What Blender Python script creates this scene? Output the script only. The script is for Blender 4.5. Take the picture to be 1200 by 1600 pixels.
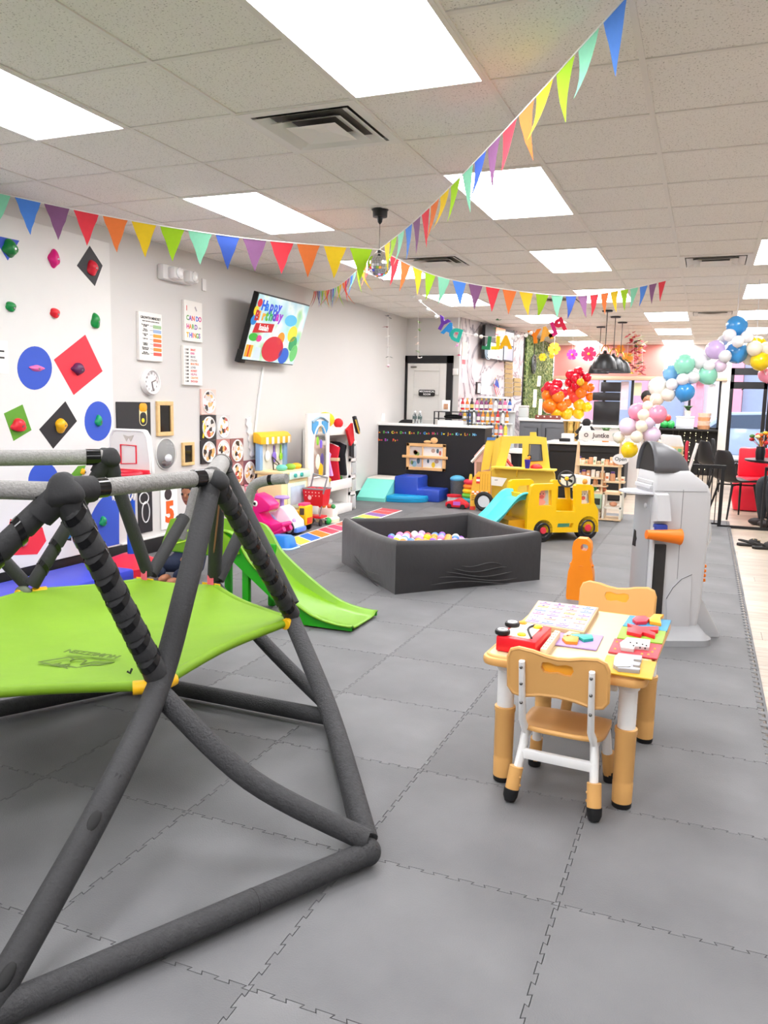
import bpy, bmesh, math, random
from mathutils import Vector, Matrix
random.seed(7)
for o in list(bpy.data.objects): bpy.data.objects.remove(o)
SC = bpy.context.scene; COL = SC.collection
PI = math.pi
# ---------------------------------------------------------------- camera
FPX, YAW, PITCH, ROLL, H = 1243.3, 0.37982, 0.136587, 0.0208775, 1.365
fwd = Vector((-math.sin(YAW)*math.cos(PITCH), math.cos(YAW)*math.cos(PITCH), -math.sin(PITCH)))
rgt0 = Vector((math.cos(YAW), math.sin(YAW), 0)); up0 = rgt0.cross(fwd)
rgt = rgt0*math.cos(ROLL)+up0*math.sin(ROLL); upv = -rgt0*math.sin(ROLL)+up0*math.cos(ROLL)
cam = bpy.data.cameras.new('camera'); cam.sensor_fit = 'HORIZONTAL'; cam.sensor_width = 36
cam.lens = FPX/1200*36; cam.clip_start = .05; cam.clip_end = 200
camo = bpy.data.objects.new('camera', cam); COL.objects.link(camo)
camo.matrix_world = Matrix(((rgt.x, upv.x, -fwd.x, 0), (rgt.y, upv.y, -fwd.y, 0), (rgt.z, upv.z, -fwd.z, H), (0, 0, 0, 1)))
SC.camera = camo
def ray(x, y): return fwd + rgt*((x-600)/FPX) - upv*((y-800)/FPX)
EYE = Vector((0, 0, H))
def PZ(x, y, z): d = ray(x, y); return EYE+d*((z-H)/d.z)
def PX(x, y, X): d = ray(x, y); return EYE+d*(X/d.x)
def PY(x, y, Y): d = ray(x, y); return EYE+d*(Y/d.y)
# ---------------------------------------------------------------- world, exposure
EXPO = 0.84; PANEL = 11.0; SKY = 1.6
w = bpy.data.worlds.new('sky'); SC.world = w; w.use_nodes = True
w.node_tree.nodes['Background'].inputs[0].default_value = (.93, .96, 1, 1)
w.node_tree.nodes['Background'].inputs[1].default_value = SKY
vs = SC.view_settings; vs.view_transform = 'Standard'; vs.look = 'None'; vs.gamma = 1; vs.exposure = EXPO
try: vs.use_curve_mapping = False
except Exception: pass
# ---------------------------------------------------------------- materials
def lin(c):
    if isinstance(c, str):
        c = c.lstrip('#'); c = [int(c[i:i+2], 16)/255 for i in (0, 2, 4)]
    return tuple((v/12.92 if v <= .04045 else ((v+.055)/1.055)**2.4) for v in c)+(1,)
_m = {}
def M(col, rough=.5, metal=0, var=.06, vs_=9, bump=0, bs=60, emit=0, trans=0, alpha=1, coat=0, ecol=None, sheen=0, ior=1.45):
    key = (str(col), rough, metal, var, vs_, bump, bs, emit, trans, alpha, coat, str(ecol), sheen)
    if key in _m: return _m[key]
    m = bpy.data.materials.new('mat_'+str(len(_m))); m.use_nodes = True; nt = m.node_tree; N = nt.nodes; L = nt.links
    b = N['Principled BSDF']; c = lin(col)
    b.inputs['Roughness'].default_value = rough; b.inputs['Metallic'].default_value = metal
    b.inputs['Transmission Weight'].default_value = trans; b.inputs['Alpha'].default_value = alpha
    b.inputs['Coat Weight'].default_value = coat; b.inputs['IOR'].default_value = ior
    if sheen: b.inputs['Sheen Weight'].default_value = sheen
    tc = N.new('ShaderNodeTexCoord')
    if var:
        n = N.new('ShaderNodeTexNoise'); n.inputs['Scale'].default_value = vs_; n.inputs['Detail'].default_value = 3
        L.new(tc.outputs['Object'], n.inputs['Vector'])
        mx = N.new('ShaderNodeMix'); mx.data_type = 'RGBA'
        mx.inputs[6].default_value = tuple(min(1, v*(1-var)) for v in c[:3])+(1,)
        mx.inputs[7].default_value = tuple(min(1, v*(1+var)) for v in c[:3])+(1,)
        L.new(n.outputs['Fac'], mx.inputs[0]); L.new(mx.outputs[2], b.inputs['Base Color'])
    else: b.inputs['Base Color'].default_value = c
    if bump:
        n2 = N.new('ShaderNodeTexNoise'); n2.inputs['Scale'].default_value = bs; n2.inputs['Detail'].default_value = 4
        L.new(tc.outputs['Object'], n2.inputs['Vector'])
        bp = N.new('ShaderNodeBump'); bp.inputs['Strength'].default_value = bump; bp.inputs['Distance'].default_value = .01
        L.new(n2.outputs['Fac'], bp.inputs['Height']); L.new(bp.outputs['Normal'], b.inputs['Normal'])
    if emit:
        b.inputs['Emission Color'].default_value = lin(ecol or col); b.inputs['Emission Strength'].default_value = emit
    _m[key] = m; return m
def newmat(name):
    m = bpy.data.materials.new(name); m.use_nodes = True
    return m, m.node_tree.nodes, m.node_tree.links, m.node_tree.nodes['Principled BSDF']
def ramp(N, pts):
    r = N.new('ShaderNodeValToRGB'); e = r.color_ramp.elements
    while len(e) > 1: e.remove(e[-1])
    e[0].position = pts[0][0]; e[0].color = lin(pts[0][1])
    for p, c in pts[1:]: k = e.new(p); k.color = lin(c)
    return r
# ---------------------------------------------------------------- mesh building
class MB:
    def __init__(s): s.bm = bmesh.new(); s.mats = []; s.cur = 0
    def mat(s, m):
        if m not in s.mats: s.mats.append(m)
        s.cur = s.mats.index(m); return s
    def _add(s, bm2, mtx=None, smooth=True):
        if mtx is not None: bmesh.ops.transform(bm2, matrix=mtx, verts=bm2.verts)
        mp = {}
        for v in bm2.verts: mp[v] = s.bm.verts.new(v.co)
        for f in bm2.faces:
            try:
                g = s.bm.faces.new([mp[v] for v in f.verts]); g.smooth = smooth; g.material_index = s.cur
            except ValueError: pass
        bm2.free(); return s
    def raw(s, vs, fs, mtx=None, smooth=True):
        b = bmesh.new(); v = [b.verts.new(p) for p in vs]
        for f in fs:
            try: b.faces.new([v[i] for i in f])
            except ValueError: pass
        return s._add(b, mtx, smooth)
    def box(s, a, c, bev=0, seg=2, rot=None, piv=None):
        a = Vector(a); c = Vector(c); b = bmesh.new(); bmesh.ops.create_cube(b, size=1)
        d = c-a; mid = (a+c)/2
        for v in b.verts: v.co = Vector((v.co.x*d.x, v.co.y*d.y, v.co.z*d.z))+mid
        if bev: bmesh.ops.bevel(b, geom=b.edges[:], offset=bev, segments=seg, affect='EDGES', profile=.5)
        mtx = None
        if rot is not None:
            pv = Vector(piv) if piv is not None else mid
            mtx = Matrix.Translation(pv) @ rot.to_4x4() @ Matrix.Translation(-pv)
        bmesh.ops.recalc_face_normals(b, faces=b.faces[:])
        return s._add(b, mtx)
    def cyl(s, p, q, r, r2=None, n=16, cap=True):
        return s.tube([p, q], [r, r if r2 is None else r2], n=n, cap=cap)
    def tube(s, pts, r, n=12, cap=True, closed=False, flat=1.0):
        pts = [Vector(p) for p in pts]; k = len(pts)
        rs = list(r) if isinstance(r, (list, tuple)) else [r]*k
        tans = []
        for i in range(k):
            if closed: t = pts[(i+1) % k]-pts[i-1]
            else: t = pts[min(i+1, k-1)]-pts[max(i-1, 0)]
            tans.append(t.normalized() if t.length > 1e-9 else Vector((0, 0, 1)))
        t0 = tans[0]; ref = Vector((0, 0, 1)) if abs(t0.z) < .9 else Vector((1, 0, 0))
        u = t0.cross(ref).normalized(); vs = []; fs = []
        for i in range(k):
            t = tans[i]; u = (u-t*u.dot(t)).normalized(); v = t.cross(u)
            for j in range(n):
                a = 2*PI*j/n; vs.append(pts[i]+(u*math.cos(a)+v*math.sin(a)*flat)*rs[i])
        for i in range(k if closed else k-1):
            for j in range(n):
                a = i*n+j; b = i*n+(j+1) % n; i2 = ((i+1) % k)*n
                fs.append((a, b, i2+(j+1) % n, i2+j))
        if cap and not closed: fs.append(tuple(range(n))[::-1]); fs.append(tuple(range((k-1)*n, k*n)))
        return s.raw(vs, fs)
    def lathe(s, prof, c=(0, 0, 0), n=24, mtx=None, sx=1, sy=1):
        vs = []; fs = []; k = len(prof)
        for (r, z) in prof:
            for j in range(n):
                a = 2*PI*j/n; vs.append((c[0]+r*sx*math.cos(a), c[1]+r*sy*math.sin(a), c[2]+z))
        for i in range(k-1):
            for j in range(n): fs.append((i*n+j, i*n+(j+1) % n, (i+1)*n+(j+1) % n, (i+1)*n+j))
        if prof[0][0] > 1e-6: fs.append(tuple(range(n))[::-1])
        if prof[-1][0] > 1e-6: fs.append(tuple(range((k-1)*n, k*n)))
        b = bmesh.new(); v = [b.verts.new(p) for p in vs]
        for f in fs:
            try: b.faces.new([v[i] for i in f])
            except ValueError: pass
        bmesh.ops.remove_doubles(b, verts=b.verts[:], dist=1e-6)
        return s._add(b, mtx)
    def ball(s, c, r, n=16, sc=(1, 1, 1), mtx=None):
        b = bmesh.new(); bmesh.ops.create_uvsphere(b, u_segments=n, v_segments=max(6, n*2//3), radius=1)
        c = Vector(c)
        for v in b.verts: v.co = Vector((v.co.x*r*sc[0], v.co.y*r*sc[1], v.co.z*r*sc[2]))+c
        return s._add(b, mtx)
    def prism(s, poly, t, mtx=None, bev=0, holes=None):
        # polygon in local xy, extruded in z from 0 to t
        b = bmesh.new()
        if holes:
            ed = []
            for lp in [poly]+list(holes):
                v = [b.verts.new((p[0], p[1], 0)) for p in lp]
                for i in range(len(v)): ed.append(b.edges.new((v[i], v[(i+1) % len(v)])))
            bmesh.ops.triangle_fill(b, use_beauty=True, use_dissolve=False, edges=ed)
        else:
            b.faces.new([b.verts.new((p[0], p[1], 0)) for p in poly])
        bmesh.ops.recalc_face_normals(b, faces=b.faces[:])
        g = bmesh.ops.extrude_face_region(b, geom=b.faces[:])
        for e in g['geom']:
            if isinstance(e, bmesh.types.BMVert): e.co.z = t
        bmesh.ops.recalc_face_normals(b, faces=b.faces[:]); b.normal_update()
        if bev:
            es = [e for e in b.edges if len(e.link_faces) == 2 and e.calc_face_angle(0) > .9]
            bmesh.ops.bevel(b, geom=es, offset=bev, segments=2, affect='EDGES', profile=.5)
        return s._add(b, mtx)
    def build(s, name, mat=None, parent=None, loc=None, world=True, sharp=.7, kind=None, free=True):
        bm = s.bm
        off = Vector((0, 0, 0))
        if world:
            if parent is not None: off = root(parent).location.copy()
            elif loc is not None: off = Vector(loc)
            elif len(bm.verts):
                xs = [v.co.x for v in bm.verts]; ys = [v.co.y for v in bm.verts]; zs = [v.co.z for v in bm.verts]
                off = Vector(((min(xs)+max(xs))/2, (min(ys)+max(ys))/2, min(zs)))
            for v in bm.verts: v.co -= off
        bm.normal_update()
        for e in bm.edges:
            if len(e.link_faces) == 2 and e.calc_face_angle(0) > sharp: e.smooth = False
        me = bpy.data.meshes.new(name); bm.to_mesh(me); bm.free()
        ms = s.mats if s.mats else [mat]
        for m in ms: me.materials.append(m)
        o = bpy.data.objects.new(name, me); COL.objects.link(o)
        if parent is not None: o.parent = parent
        else: o.location = off if world else Vector(loc or (0, 0, 0))
        if kind: o['kind'] = kind
        return o
def root(o):
    while o.parent is not None: o = o.parent
    return o
def tag(o, label, cat, group=None):
    o['label'] = label; o['category'] = cat
    if group: o['group'] = group
    return o
def thing(name, label, cat, loc=(0, 0, 0), rz=0, group=None):
    o = bpy.data.objects.new(name, None); o.empty_display_size = .1; COL.objects.link(o)
    o.location = loc; o.rotation_euler = (0, 0, rz); return tag(o, label, cat, group)
def part(parent, name, mat, f, world=True, kind=None, sharp=.7):
    if name in ('lettering', 'numerals', 'letter_row', 'small_lettering', 'outline_print'): kind = 'stuff'
    b = MB(); f(b); return b.build(name, mat, parent, world=world, kind=kind, sharp=sharp)
def solo(name, label, cat, mat, f, group=None, sharp=.7):
    b = MB(); f(b); return tag(b.build(name, mat, sharp=sharp), label, cat, group)
def inst(o, loc, parent=None, rz=None, name=None, scale=None):
    c = o.copy(); COL.objects.link(c); c.parent = parent; c.location = loc
    if rz is not None: c.rotation_euler = (0, 0, rz)
    if scale is not None: c.scale = scale
    return c
def copy_thing(src, loc, rz=0, label=None, group=None):
    r = src.copy(); COL.objects.link(r); r.location = loc; r.rotation_euler = (0, 0, rz)
    if label: r['label'] = label
    if group: r['group'] = group
    for ch in src.children:
        c = ch.copy(); COL.objects.link(c); c.parent = r
        for g in ch.children: d = g.copy(); COL.objects.link(d); d.parent = c
    return r
def textmesh(s, size, ext=.0005, align='CENTER', bold=0):
    cu = bpy.data.curves.new('t', 'FONT'); cu.body = s; cu.size = size; cu.extrude = ext; cu.align_x = align; cu.align_y = 'CENTER'
    cu.offset = bold; cu.resolution_u = 3
    o = bpy.data.objects.new('t', cu); COL.objects.link(o)
    dg = bpy.context.evaluated_depsgraph_get(); me = bpy.data.meshes.new_from_object(o.evaluated_get(dg))
    bpy.data.objects.remove(o); bpy.data.curves.remove(cu); return me
def addtext(b, s, size, mtx, ext=.0005, align='CENTER', bold=0):
    me = textmesh(s, size, ext, align, bold); bb = bmesh.new(); bb.from_mesh(me); bpy.data.meshes.remove(me)
    b._add(bb, mtx, False); return b
def frame(o, ex, ey):
    # matrix with local x along ex, local y along ey (both 3D), origin o
    ex = Vector(ex).normalized(); ey = Vector(ey); ey = (ey-ex*ey.dot(ex)).normalized(); ez = ex.cross(ey); o = Vector(o)
    return Matrix(((ex.x, ey.x, ez.x, o.x), (ex.y, ey.y, ez.y, o.y), (ex.z, ey.z, ez.z, o.z), (0, 0, 0, 1)))
def circ(r, n=24, rx=None, c=(0, 0)): return [(c[0]+(rx or r)*math.cos(2*PI*i/n), c[1]+r*math.sin(2*PI*i/n)) for i in range(n)]
def rrect(w, h, r, n=4, c=(0, 0)):
    P = []
    for cx, cy, a0 in ((w/2-r, h/2-r, 0), (-w/2+r, h/2-r, PI/2), (-w/2+r, -h/2+r, PI), (w/2-r, -h/2+r, 1.5*PI)):
        for i in range(n+1): a = a0+PI/2*i/n; P.append((c[0]+cx+r*math.cos(a), c[1]+cy+r*math.sin(a)))
    return P
def spline(pts, k=6):
    pts = [Vector(p) for p in pts]; out = []
    for i in range(len(pts)-1):
        p0 = pts[max(i-1, 0)]; p1 = pts[i]; p2 = pts[i+1]; p3 = pts[min(i+2, len(pts)-1)]
        for j in range(k):
            t = j/k; out.append(.5*((2*p1)+(p2-p0)*t+(2*p0-5*p1+4*p2-p3)*t*t+(3*p1-p0-3*p2+p3)*t**3))
    out.append(pts[-1]); return out
def struct(o): o['kind'] = 'structure'; return o
RX = Matrix.Rotation; XW = -4.5; CE = 2.692
BLACK = '#1b1a1c'; WHITE = '#f2f1ef'
# ================================================================ floor
FT = .612; FX0 = .329; FY0 = 2.07
def mat_foam():
    m, N, L, b = newmat('foam_mat'); tc = N.new('ShaderNodeTexCoord')
    n = N.new('ShaderNodeTexNoise'); n.inputs['Scale'].default_value = 2.3; n.inputs['Detail'].default_value = 5
    r = ramp(N, [(.3, '#636365'), (.7, '#757577')]); L.new(tc.outputs['Object'], n.inputs['Vector']); L.new(n.outputs['Fac'], r.inputs[0])
    oi = N.new('ShaderNodeObjectInfo'); hv = N.new('ShaderNodeHueSaturation'); mr = N.new('ShaderNodeMapRange')
    mr.inputs[3].default_value = .95; mr.inputs[4].default_value = 1.05; L.new(oi.outputs['Random'], mr.inputs[0]); L.new(mr.outputs[0], hv.inputs['Value'])
    L.new(r.outputs[0], hv.inputs['Color']); L.new(hv.outputs[0], b.inputs['Base Color'])
    vo = N.new('ShaderNodeTexVoronoi'); vo.inputs['Scale'].default_value = 210; L.new(tc.outputs['Object'], vo.inputs[0])
    bp = N.new('ShaderNodeBump'); bp.inputs['Strength'].default_value = .3; bp.inputs['Distance'].default_value = .002
    L.new(vo.outputs['Distance'], bp.inputs['Height']); L.new(bp.outputs[0], b.inputs['Normal'])
    b.inputs['Roughness'].default_value = .62; b.inputs['Specular IOR Level'].default_value = .35; return m
def mat_plank():
    m, N, L, b = newmat('pale_wood'); tc = N.new('ShaderNodeTexCoord'); mp = N.new('ShaderNodeMapping'); mp.inputs['Scale'].default_value = (1.2, 14, 1)
    n = N.new('ShaderNodeTexNoise'); n.inputs['Scale'].default_value = 3; n.inputs['Detail'].default_value = 6
    oi = N.new('ShaderNodeObjectInfo'); L.new(tc.outputs['Object'], mp.inputs[0]); L.new(mp.outputs[0], n.inputs['Vector'])
    ad = N.new('ShaderNodeVectorMath'); L.new(oi.outputs['Random'], ad.inputs[1]); L.new(tc.outputs['Object'], ad.inputs[0]); L.new(ad.outputs[0], mp.inputs[0])
    r = ramp(N, [(.25, '#9c8a76'), (.55, '#b5a694'), (.8, '#beb1a1')]); L.new(n.outputs['Fac'], r.inputs[0])
    hv = N.new('ShaderNodeHueSaturation'); mr = N.new('ShaderNodeMapRange'); mr.inputs[3].default_value = .85; mr.inputs[4].default_value = 1.12
    L.new(oi.outputs['Random'], mr.inputs[0]); L.new(mr.outputs[0], hv.inputs['Value']); L.new(r.outputs[0], hv.inputs['Color'])
    L.new(hv.outputs[0], b.inputs['Base Color']); b.inputs['Roughness'].default_value = .38; return m
MF = mat_foam(); MP = mat_plank()
fl = MB().box((XW-.2, -4, -.06), (3.4, 18.3, -.02)).build('floor', M('#2a2a2c', .8), loc=(0, 0, -.06)); struct(fl)
def jig_edge(n=8, d=.011):
    P = []; st = FT/n
    for i in range(n):
        x = i*st
        P += [(x+st*.27, 0 if i else 0), (x+st*.19, d), (x+st*.81, d), (x+st*.73, 0)] if i not in () else []
    return P
def tile_poly():
    e = jig_edge(); S = FT
    bot = [(0, 0)]+e; rig = [(S, 0)]+[(S-y, x) for x, y in e]
    top = [(S, S)]+[(x, S+y) for x, y in reversed(e)]; lef = [(0, S)]+[(-y, x) for x, y in reversed(e)]
    P = bot+rig+top+lef; out = []; k = len(P); g = .0011
    for i in range(k):
        a = Vector(P[i-1]); b = Vector(P[i]); c = Vector(P[(i+1) % k])
        d1 = (b-a).normalized(); d2 = (c-b).normalized(); n1 = Vector((-d1.y, d1.x)); n2 = Vector((-d2.y, d2.x)); m = (n1+n2)
        m = m.normalized()*(g/max(.5, m.normalized().dot(n1))); out.append((b.x+m.x, b.y+m.y))
    return out
TP = tile_poly()
tm = MB().prism(TP, .012).build('mat_tile', MF, fl, loc=(0, 0, 0), world=False); first = True
nrow = 16
for k in range(-2, 15):
    for c in range(1, 9):
        y = FY0+k*FT; x = FX0-c*FT
        if y > 10.7 or (k == 14 and c < 5): continue
        o = tm if first else inst(tm, (0, 0, 0), fl); first = False
        o.location = (x, y, .06-.012)
        if x < XW:
            o.scale = (1, 1, 1)
# edging strips with interlocking teeth along the wood floor
ex = []
st = FT/8
poly = [(0, 0), (.03, 0), (.03, FT-.002), (0, FT-.002)]
es = MB()
es.box((.012, .001, 0), (.026, FT-.001, .0125), .003)
for i in range(8): es.raw(*(lambda a: ([(-.016, a+st*.3, .0124), (.013, a+st*.25, .0124), (.013, a+st*.75, .0124), (-.016, a+st*.7, .0124), (-.016, a+st*.3, .0145), (.013, a+st*.25, .0145), (.013, a+st*.75, .0145), (-.016, a+st*.7, .0145)], [(4, 5, 6, 7), (0, 1, 5, 4), (1, 2, 6, 5), (2, 3, 7, 6), (3, 0, 4, 7)]))(i*st))
eo = es.build('mat_edging', MF, fl, world=False); eo.location = (FX0, FY0-2*FT, .048)
for k in range(-1, 14): inst(eo, (FX0, FY0+k*FT, .048), fl)
pw = .18; pl = 1.25
pk = MB().box((.001, .001, 0), (pl-.001, pw-.001, .012)).build('plank', MP, fl, world=False); first = True
for r in range(92):
    y = 1.6+r*pw; x = (.3 if y < 10.6 else -2.6)-((r*.37) % pl)*(1 if y > 10.6 else .99)
    while x < 2.2:
        o = pk if first else inst(pk, (0, 0, 0), fl); first = False; o.location = (x, y, .036); x += pl
# ================================================================ ceiling
def mat_ceil():
    m, N, L, b = newmat('ceiling_tile'); tc = N.new('ShaderNodeTexCoord'); oi = N.new('ShaderNodeObjectInfo'); ad = N.new('ShaderNodeVectorMath')
    L.new(tc.outputs['Object'], ad.inputs[0]); L.new(oi.outputs['Location'], ad.inputs[1])
    n = N.new('ShaderNodeTexNoise'); n.inputs['Scale'].default_value = 130; n.inputs['Detail'].default_value = 3; L.new(ad.outputs[0], n.inputs[0])
    r = ramp(N, [(.31, '#b5aea4'), (.40, '#f1ece4'), (1, '#f6f2ec')]); L.new(n.outputs['Fac'], r.inputs[0]); L.new(r.outputs[0], b.inputs['Base Color'])
    bp = N.new('ShaderNodeBump'); bp.inputs['Strength'].default_value = .4; bp.inputs['Distance'].default_value = .004
    L.new(n.outputs['Fac'], bp.inputs['Height']); L.new(bp.outputs[0], b.inputs['Normal']); b.inputs['Roughness'].default_value = .95; return m
MC = mat_ceil(); MT = M('#e9e4dc', .5, var=.02); K = .6096
gx = lambda i: i*K-3.372
gy = lambda j: j*K+2.182
LIGHTS = [(i, j) for j in (-8, -4, 0, 4, 8, 12) for i in (0, 3, 6)]+[(1, 16), (4, 16), (6, 16), (1, 20), (4, 20), (6, 20), (1, 24), (4, 24), (6, 24)]
VENTS = [(2, 2), (1, 8), (5, 9), (5, 16), (2, 13)]
taken = set(VENTS)
for i, j in LIGHTS: taken |= {(i, j), (i, j+1)}
ce = MB().box((XW-.2, -4, CE+.02), (3.4, 18.3, CE+.06)).build('ceiling', MC, loc=(0, 0, CE)); struct(ce)
tl = MB().box((.006, .006, .002), (K-.006, K-.006, .02), .003, 1).build('ceiling_tile', MC, ce, world=False); first = True
for j in range(-1, 26):
    for i in range(-2, 9):
        if (i, j) in taken or (j < 0 and i < 2): continue
        o = tl if first else inst(tl, (0, 0, 0), ce); first = False
        x0 = max(gx(i), XW-.02); o.location = (x0, gy(j), 0); o.scale = ((gx(i+1)-x0)/K, 1, 1)
gb = MB().box((-.012, -3.9, -.004), (.012, 18, .006)).build('grid_runner', MT, ce, world=False); gb.location = (gx(-1), 0, 0)
for i in range(0, 10): inst(gb, (gx(i), 0, 0), ce)
gc = MB().box((.012, -.012, -.003), (K-.012, .012, .005)).build('grid_cross_bar', MT, ce, world=False); first = True
for j in range(-1, 26):
    for i in range(-2, 9):
        if (i, j-1) in LIGHTS: continue
        o = gc if first else inst(gc, (0, 0, 0), ce); first = False; o.location = (gx(i), gy(j), 0)
LE = M('#ffffff', .4, var=0, emit=PANEL, ecol='#fdfdff')
lt = thing('ceiling_light', 'white glowing recessed ceiling light panel in the tile grid', 'ceiling light', (gx(0), gy(0), CE), group='recessed ceiling light panels')
def ring(b, w, h, t, z0, z1):
    for a, c in (((0, 0), (w, t)), ((0, h-t), (w, h)), ((0, t), (t, h-t)), ((w-t, t), (w, h-t))): b.box((a[0], a[1], z0), (c[0], c[1], z1))
part(lt, 'light_frame', MT, lambda b: ring(b, K, 2*K, .022, -.006, .02), world=False)
part(lt, 'diffuser', LE, lambda b: b.box((.022, .022, -.001), (K-.022, 2*K-.022, .012)), world=False)
for i, j in LIGHTS[1:]: copy_thing(lt, (gx(i), gy(j), CE)) if (i, j) != LIGHTS[0] else None
lt.location = (gx(LIGHTS[0][0]), gy(LIGHTS[0][1]), CE)
# square louvred air vents
VM = M('#e9e5df', .45, var=.03); VD = M('#6a6762', .8)
vlab = ['square air vent with nested louvres beside the large light panel', 'square louvred ceiling vent between the disco ball and the small light panels', 'wide louvred ceiling vent above the balloon garland', 'far ceiling vent above the pastel balloons', 'ceiling vent above the hanging letter garland']
vt = thing('air_vent', vlab[0], 'air vent', (gx(2), gy(2), CE))
part(vt, 'vent_frame', VM, lambda b: ring(b, K, K, .05, -.006, .01), world=False)
part(vt, 'vent_duct', VD, lambda b: b.box((.05, .05, .012), (K-.05, K-.05, .018)), world=False)
def louvre(b, a, c, z0, z1):
    m = K/2; q = lambda r, z: [(m-r, m-r, z), (m+r, m-r, z), (m+r, m+r, z), (m-r, m+r, z)]
    v = q(a, z0)+q(c, z1)+q(a-.004, z0+.003)+q(c-.004, z1+.003); f = []
    for i in range(4): k = (i+1) % 4; f += [(i, k, 4+k, 4+i), (8+i, 12+i, 12+k, 8+k), (i, 8+i, 8+k, k)]
    b.raw(v, f, smooth=False)
part(vt, 'louvre', VM, lambda b: louvre(b, .245, .19, -.012, .012), world=False)
part(vt, 'louvre', VM, lambda b: louvre(b, .185, .12, -.02, .01), world=False)
part(vt, 'centre_plate', VM, lambda b: b.raw([(K/2+sx*r, K/2+sy*r, z) for r, z in ((.13, -.026), (.03, -.008)) for sx, sy in ((-1, -1), (1, -1), (1, 1), (-1, 1))], [(4, 5, 6, 7)]+[(i, (i+1) % 4, 4+(i+1) % 4, 4+i) for i in range(4)], smooth=False), world=False)
for (i, j), l in zip(VENTS[1:], vlab[1:]): copy_thing(vt, (gx(i), gy(j), CE), label=l)
# ================================================================ walls
MW = M('#d6d3d0', .75, var=.015, vs_=3)
def wall(name, a, c, m=MW): return struct(MB().box(a, c).build(name, m))
wall('wall_left', (XW-.15, -4, -.05), (XW, 12.1, CE+.03))
wall('wall_mechanical', (XW, 12.1, -.05), (-3.62, 12.25, CE+.03))
wall('wall_near', (XW, -4.15, -.05), (3.4, -4, CE+.03))
wall('wall_right', (3.3, -4, -.05), (3.45, 18.2, CE+.03))
bbm = M('#191819', .45, var=.1)
struct(MB().box((XW, 1, 0), (XW+.02, 12.1, .13), .004).build('baseboard_left', bbm))
struct(MB().box((XW, 5.3, .13), (XW+.026, 12.1, .145), .003).build('trim_1', M('#e8e6e2', .5)))
# ================================================================ far walls, storefront
def mat_marble():
    m, N, L, b = newmat('marble'); tc = N.new('ShaderNodeTexCoord'); n = N.new('ShaderNodeTexNoise'); n.inputs['Scale'].default_value = 1.1; n.inputs['Detail'].default_value = 6; n.inputs['Distortion'].default_value = 1.6
    L.new(tc.outputs['Object'], n.inputs[0]); r = ramp(N, [(.44, '#cfc7c9'), (.495, '#7f7a82'), (.51, '#cec5c8'), (.62, '#d2cbcd'), (.65, '#a59ba1'), (.68, '#d3cccd')])
    L.new(n.outputs['Fac'], r.inputs[0]); L.new(r.outputs[0], b.inputs['Base Color']); b.inputs['Roughness'].default_value = .18; return m
MMB = mat_marble()
def slab(name, p, q, z0, z1, t, m, st=True):
    p = Vector((p[0], p[1], 0)); q = Vector((q[0], q[1], 0)); d = (q-p).normalized(); n = Vector((d.y, -d.x, 0))
    b = MB().raw([v+Vector((0, 0, z)) for z in (z0, z1) for v in (p, q, q-n*t, p-n*t)], [(0, 1, 2, 3), (4, 7, 6, 5), (0, 4, 5, 1), (1, 5, 6, 2), (2, 6, 7, 3), (3, 7, 4, 0)], smooth=False)
    bmesh.ops.recalc_face_normals(b.bm, faces=b.bm.faces[:]); o = b.build(name, m)
    return struct(o) if st else o
slab('wall_marble', (-3.62, 12.1), (-3.22, 14.85), -.05, CE+.03, .1, MMB)
def mat_hedge():
    m, N, L, b = newmat('leafy_panel'); tc = N.new('ShaderNodeTexCoord'); n = N.new('ShaderNodeTexVoronoi'); n.inputs['Scale'].default_value = 26
    L.new(tc.outputs['Object'], n.inputs[0]); r = ramp(N, [(0, '#33491d'), (.4, '#56712e'), (.75, '#869454'), (1, '#b8bc84')]); sp = N.new('ShaderNodeSeparateColor')
    L.new(n.outputs['Color'], sp.inputs[0]); L.new(sp.outputs[0], r.inputs[0]); L.new(r.outputs[0], b.inputs['Base Color']); b.inputs['Roughness'].default_value = .7
    bp = N.new('ShaderNodeBump'); bp.inputs['Strength'].default_value = .9; bp.inputs['Distance'].default_value = .03; L.new(n.outputs['Distance'], bp.inputs['Height']); L.new(bp.outputs[0], b.inputs['Normal']); return m
slab('wall_green', (-3.22, 14.9), (-3.2, 17.75), -.05, CE+.03, .1, M('#191a18', .6))
MHD = mat_hedge()
hd = slab('hedge_panel', (-3.19, 14.98), (-3.17, 17.68), 1.0, CE-.02, .04, MHD, False)
tag(hd, 'artificial boxwood hedge panel covering the wall beside the marble', 'hedge panel')
random.seed(3)
lb = MB()
for k in range(1500):
    y = random.uniform(15, 17.65); z = random.uniform(1.02, CE-.05); c = Vector((-3.17+random.uniform(0, .03), y, z)); a = random.uniform(0, 6.28); u = Vector((random.uniform(.2, .6), math.cos(a), math.sin(a))).normalized(); v = u.cross(Vector((1, 0, 0))).normalized(); s = random.uniform(.02, .04)
    lb.raw([c-u*s, c+v*s*.5, c+u*s, c-v*s*.5], [(0, 1, 2, 3)], smooth=False)
lb.build('leaves', MHD, hd, kind='stuff')
YB = 18.0
PK = M('#d68c84', .7, var=.03); WB = M('#c9c0bd', .7, var=.02)
def bz(px): return PY(px[0], px[1], YB)
z_led = bz((1000, 590)).z
wall('wall_back', (-3.2, YB, z_led), (.37, YB+.15, CE+.03), WB)
struct(MB().box((-3.2, YB-.02, z_led), (-.9, YB-.002, CE), .004).build('wall_pink_panel', PK))
struct(MB().box((-3.2, YB-.09, z_led-.06), (.35, YB-.001, z_led+.02), .006).build('trim_2', M('#c8a88e', .5)))
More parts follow.
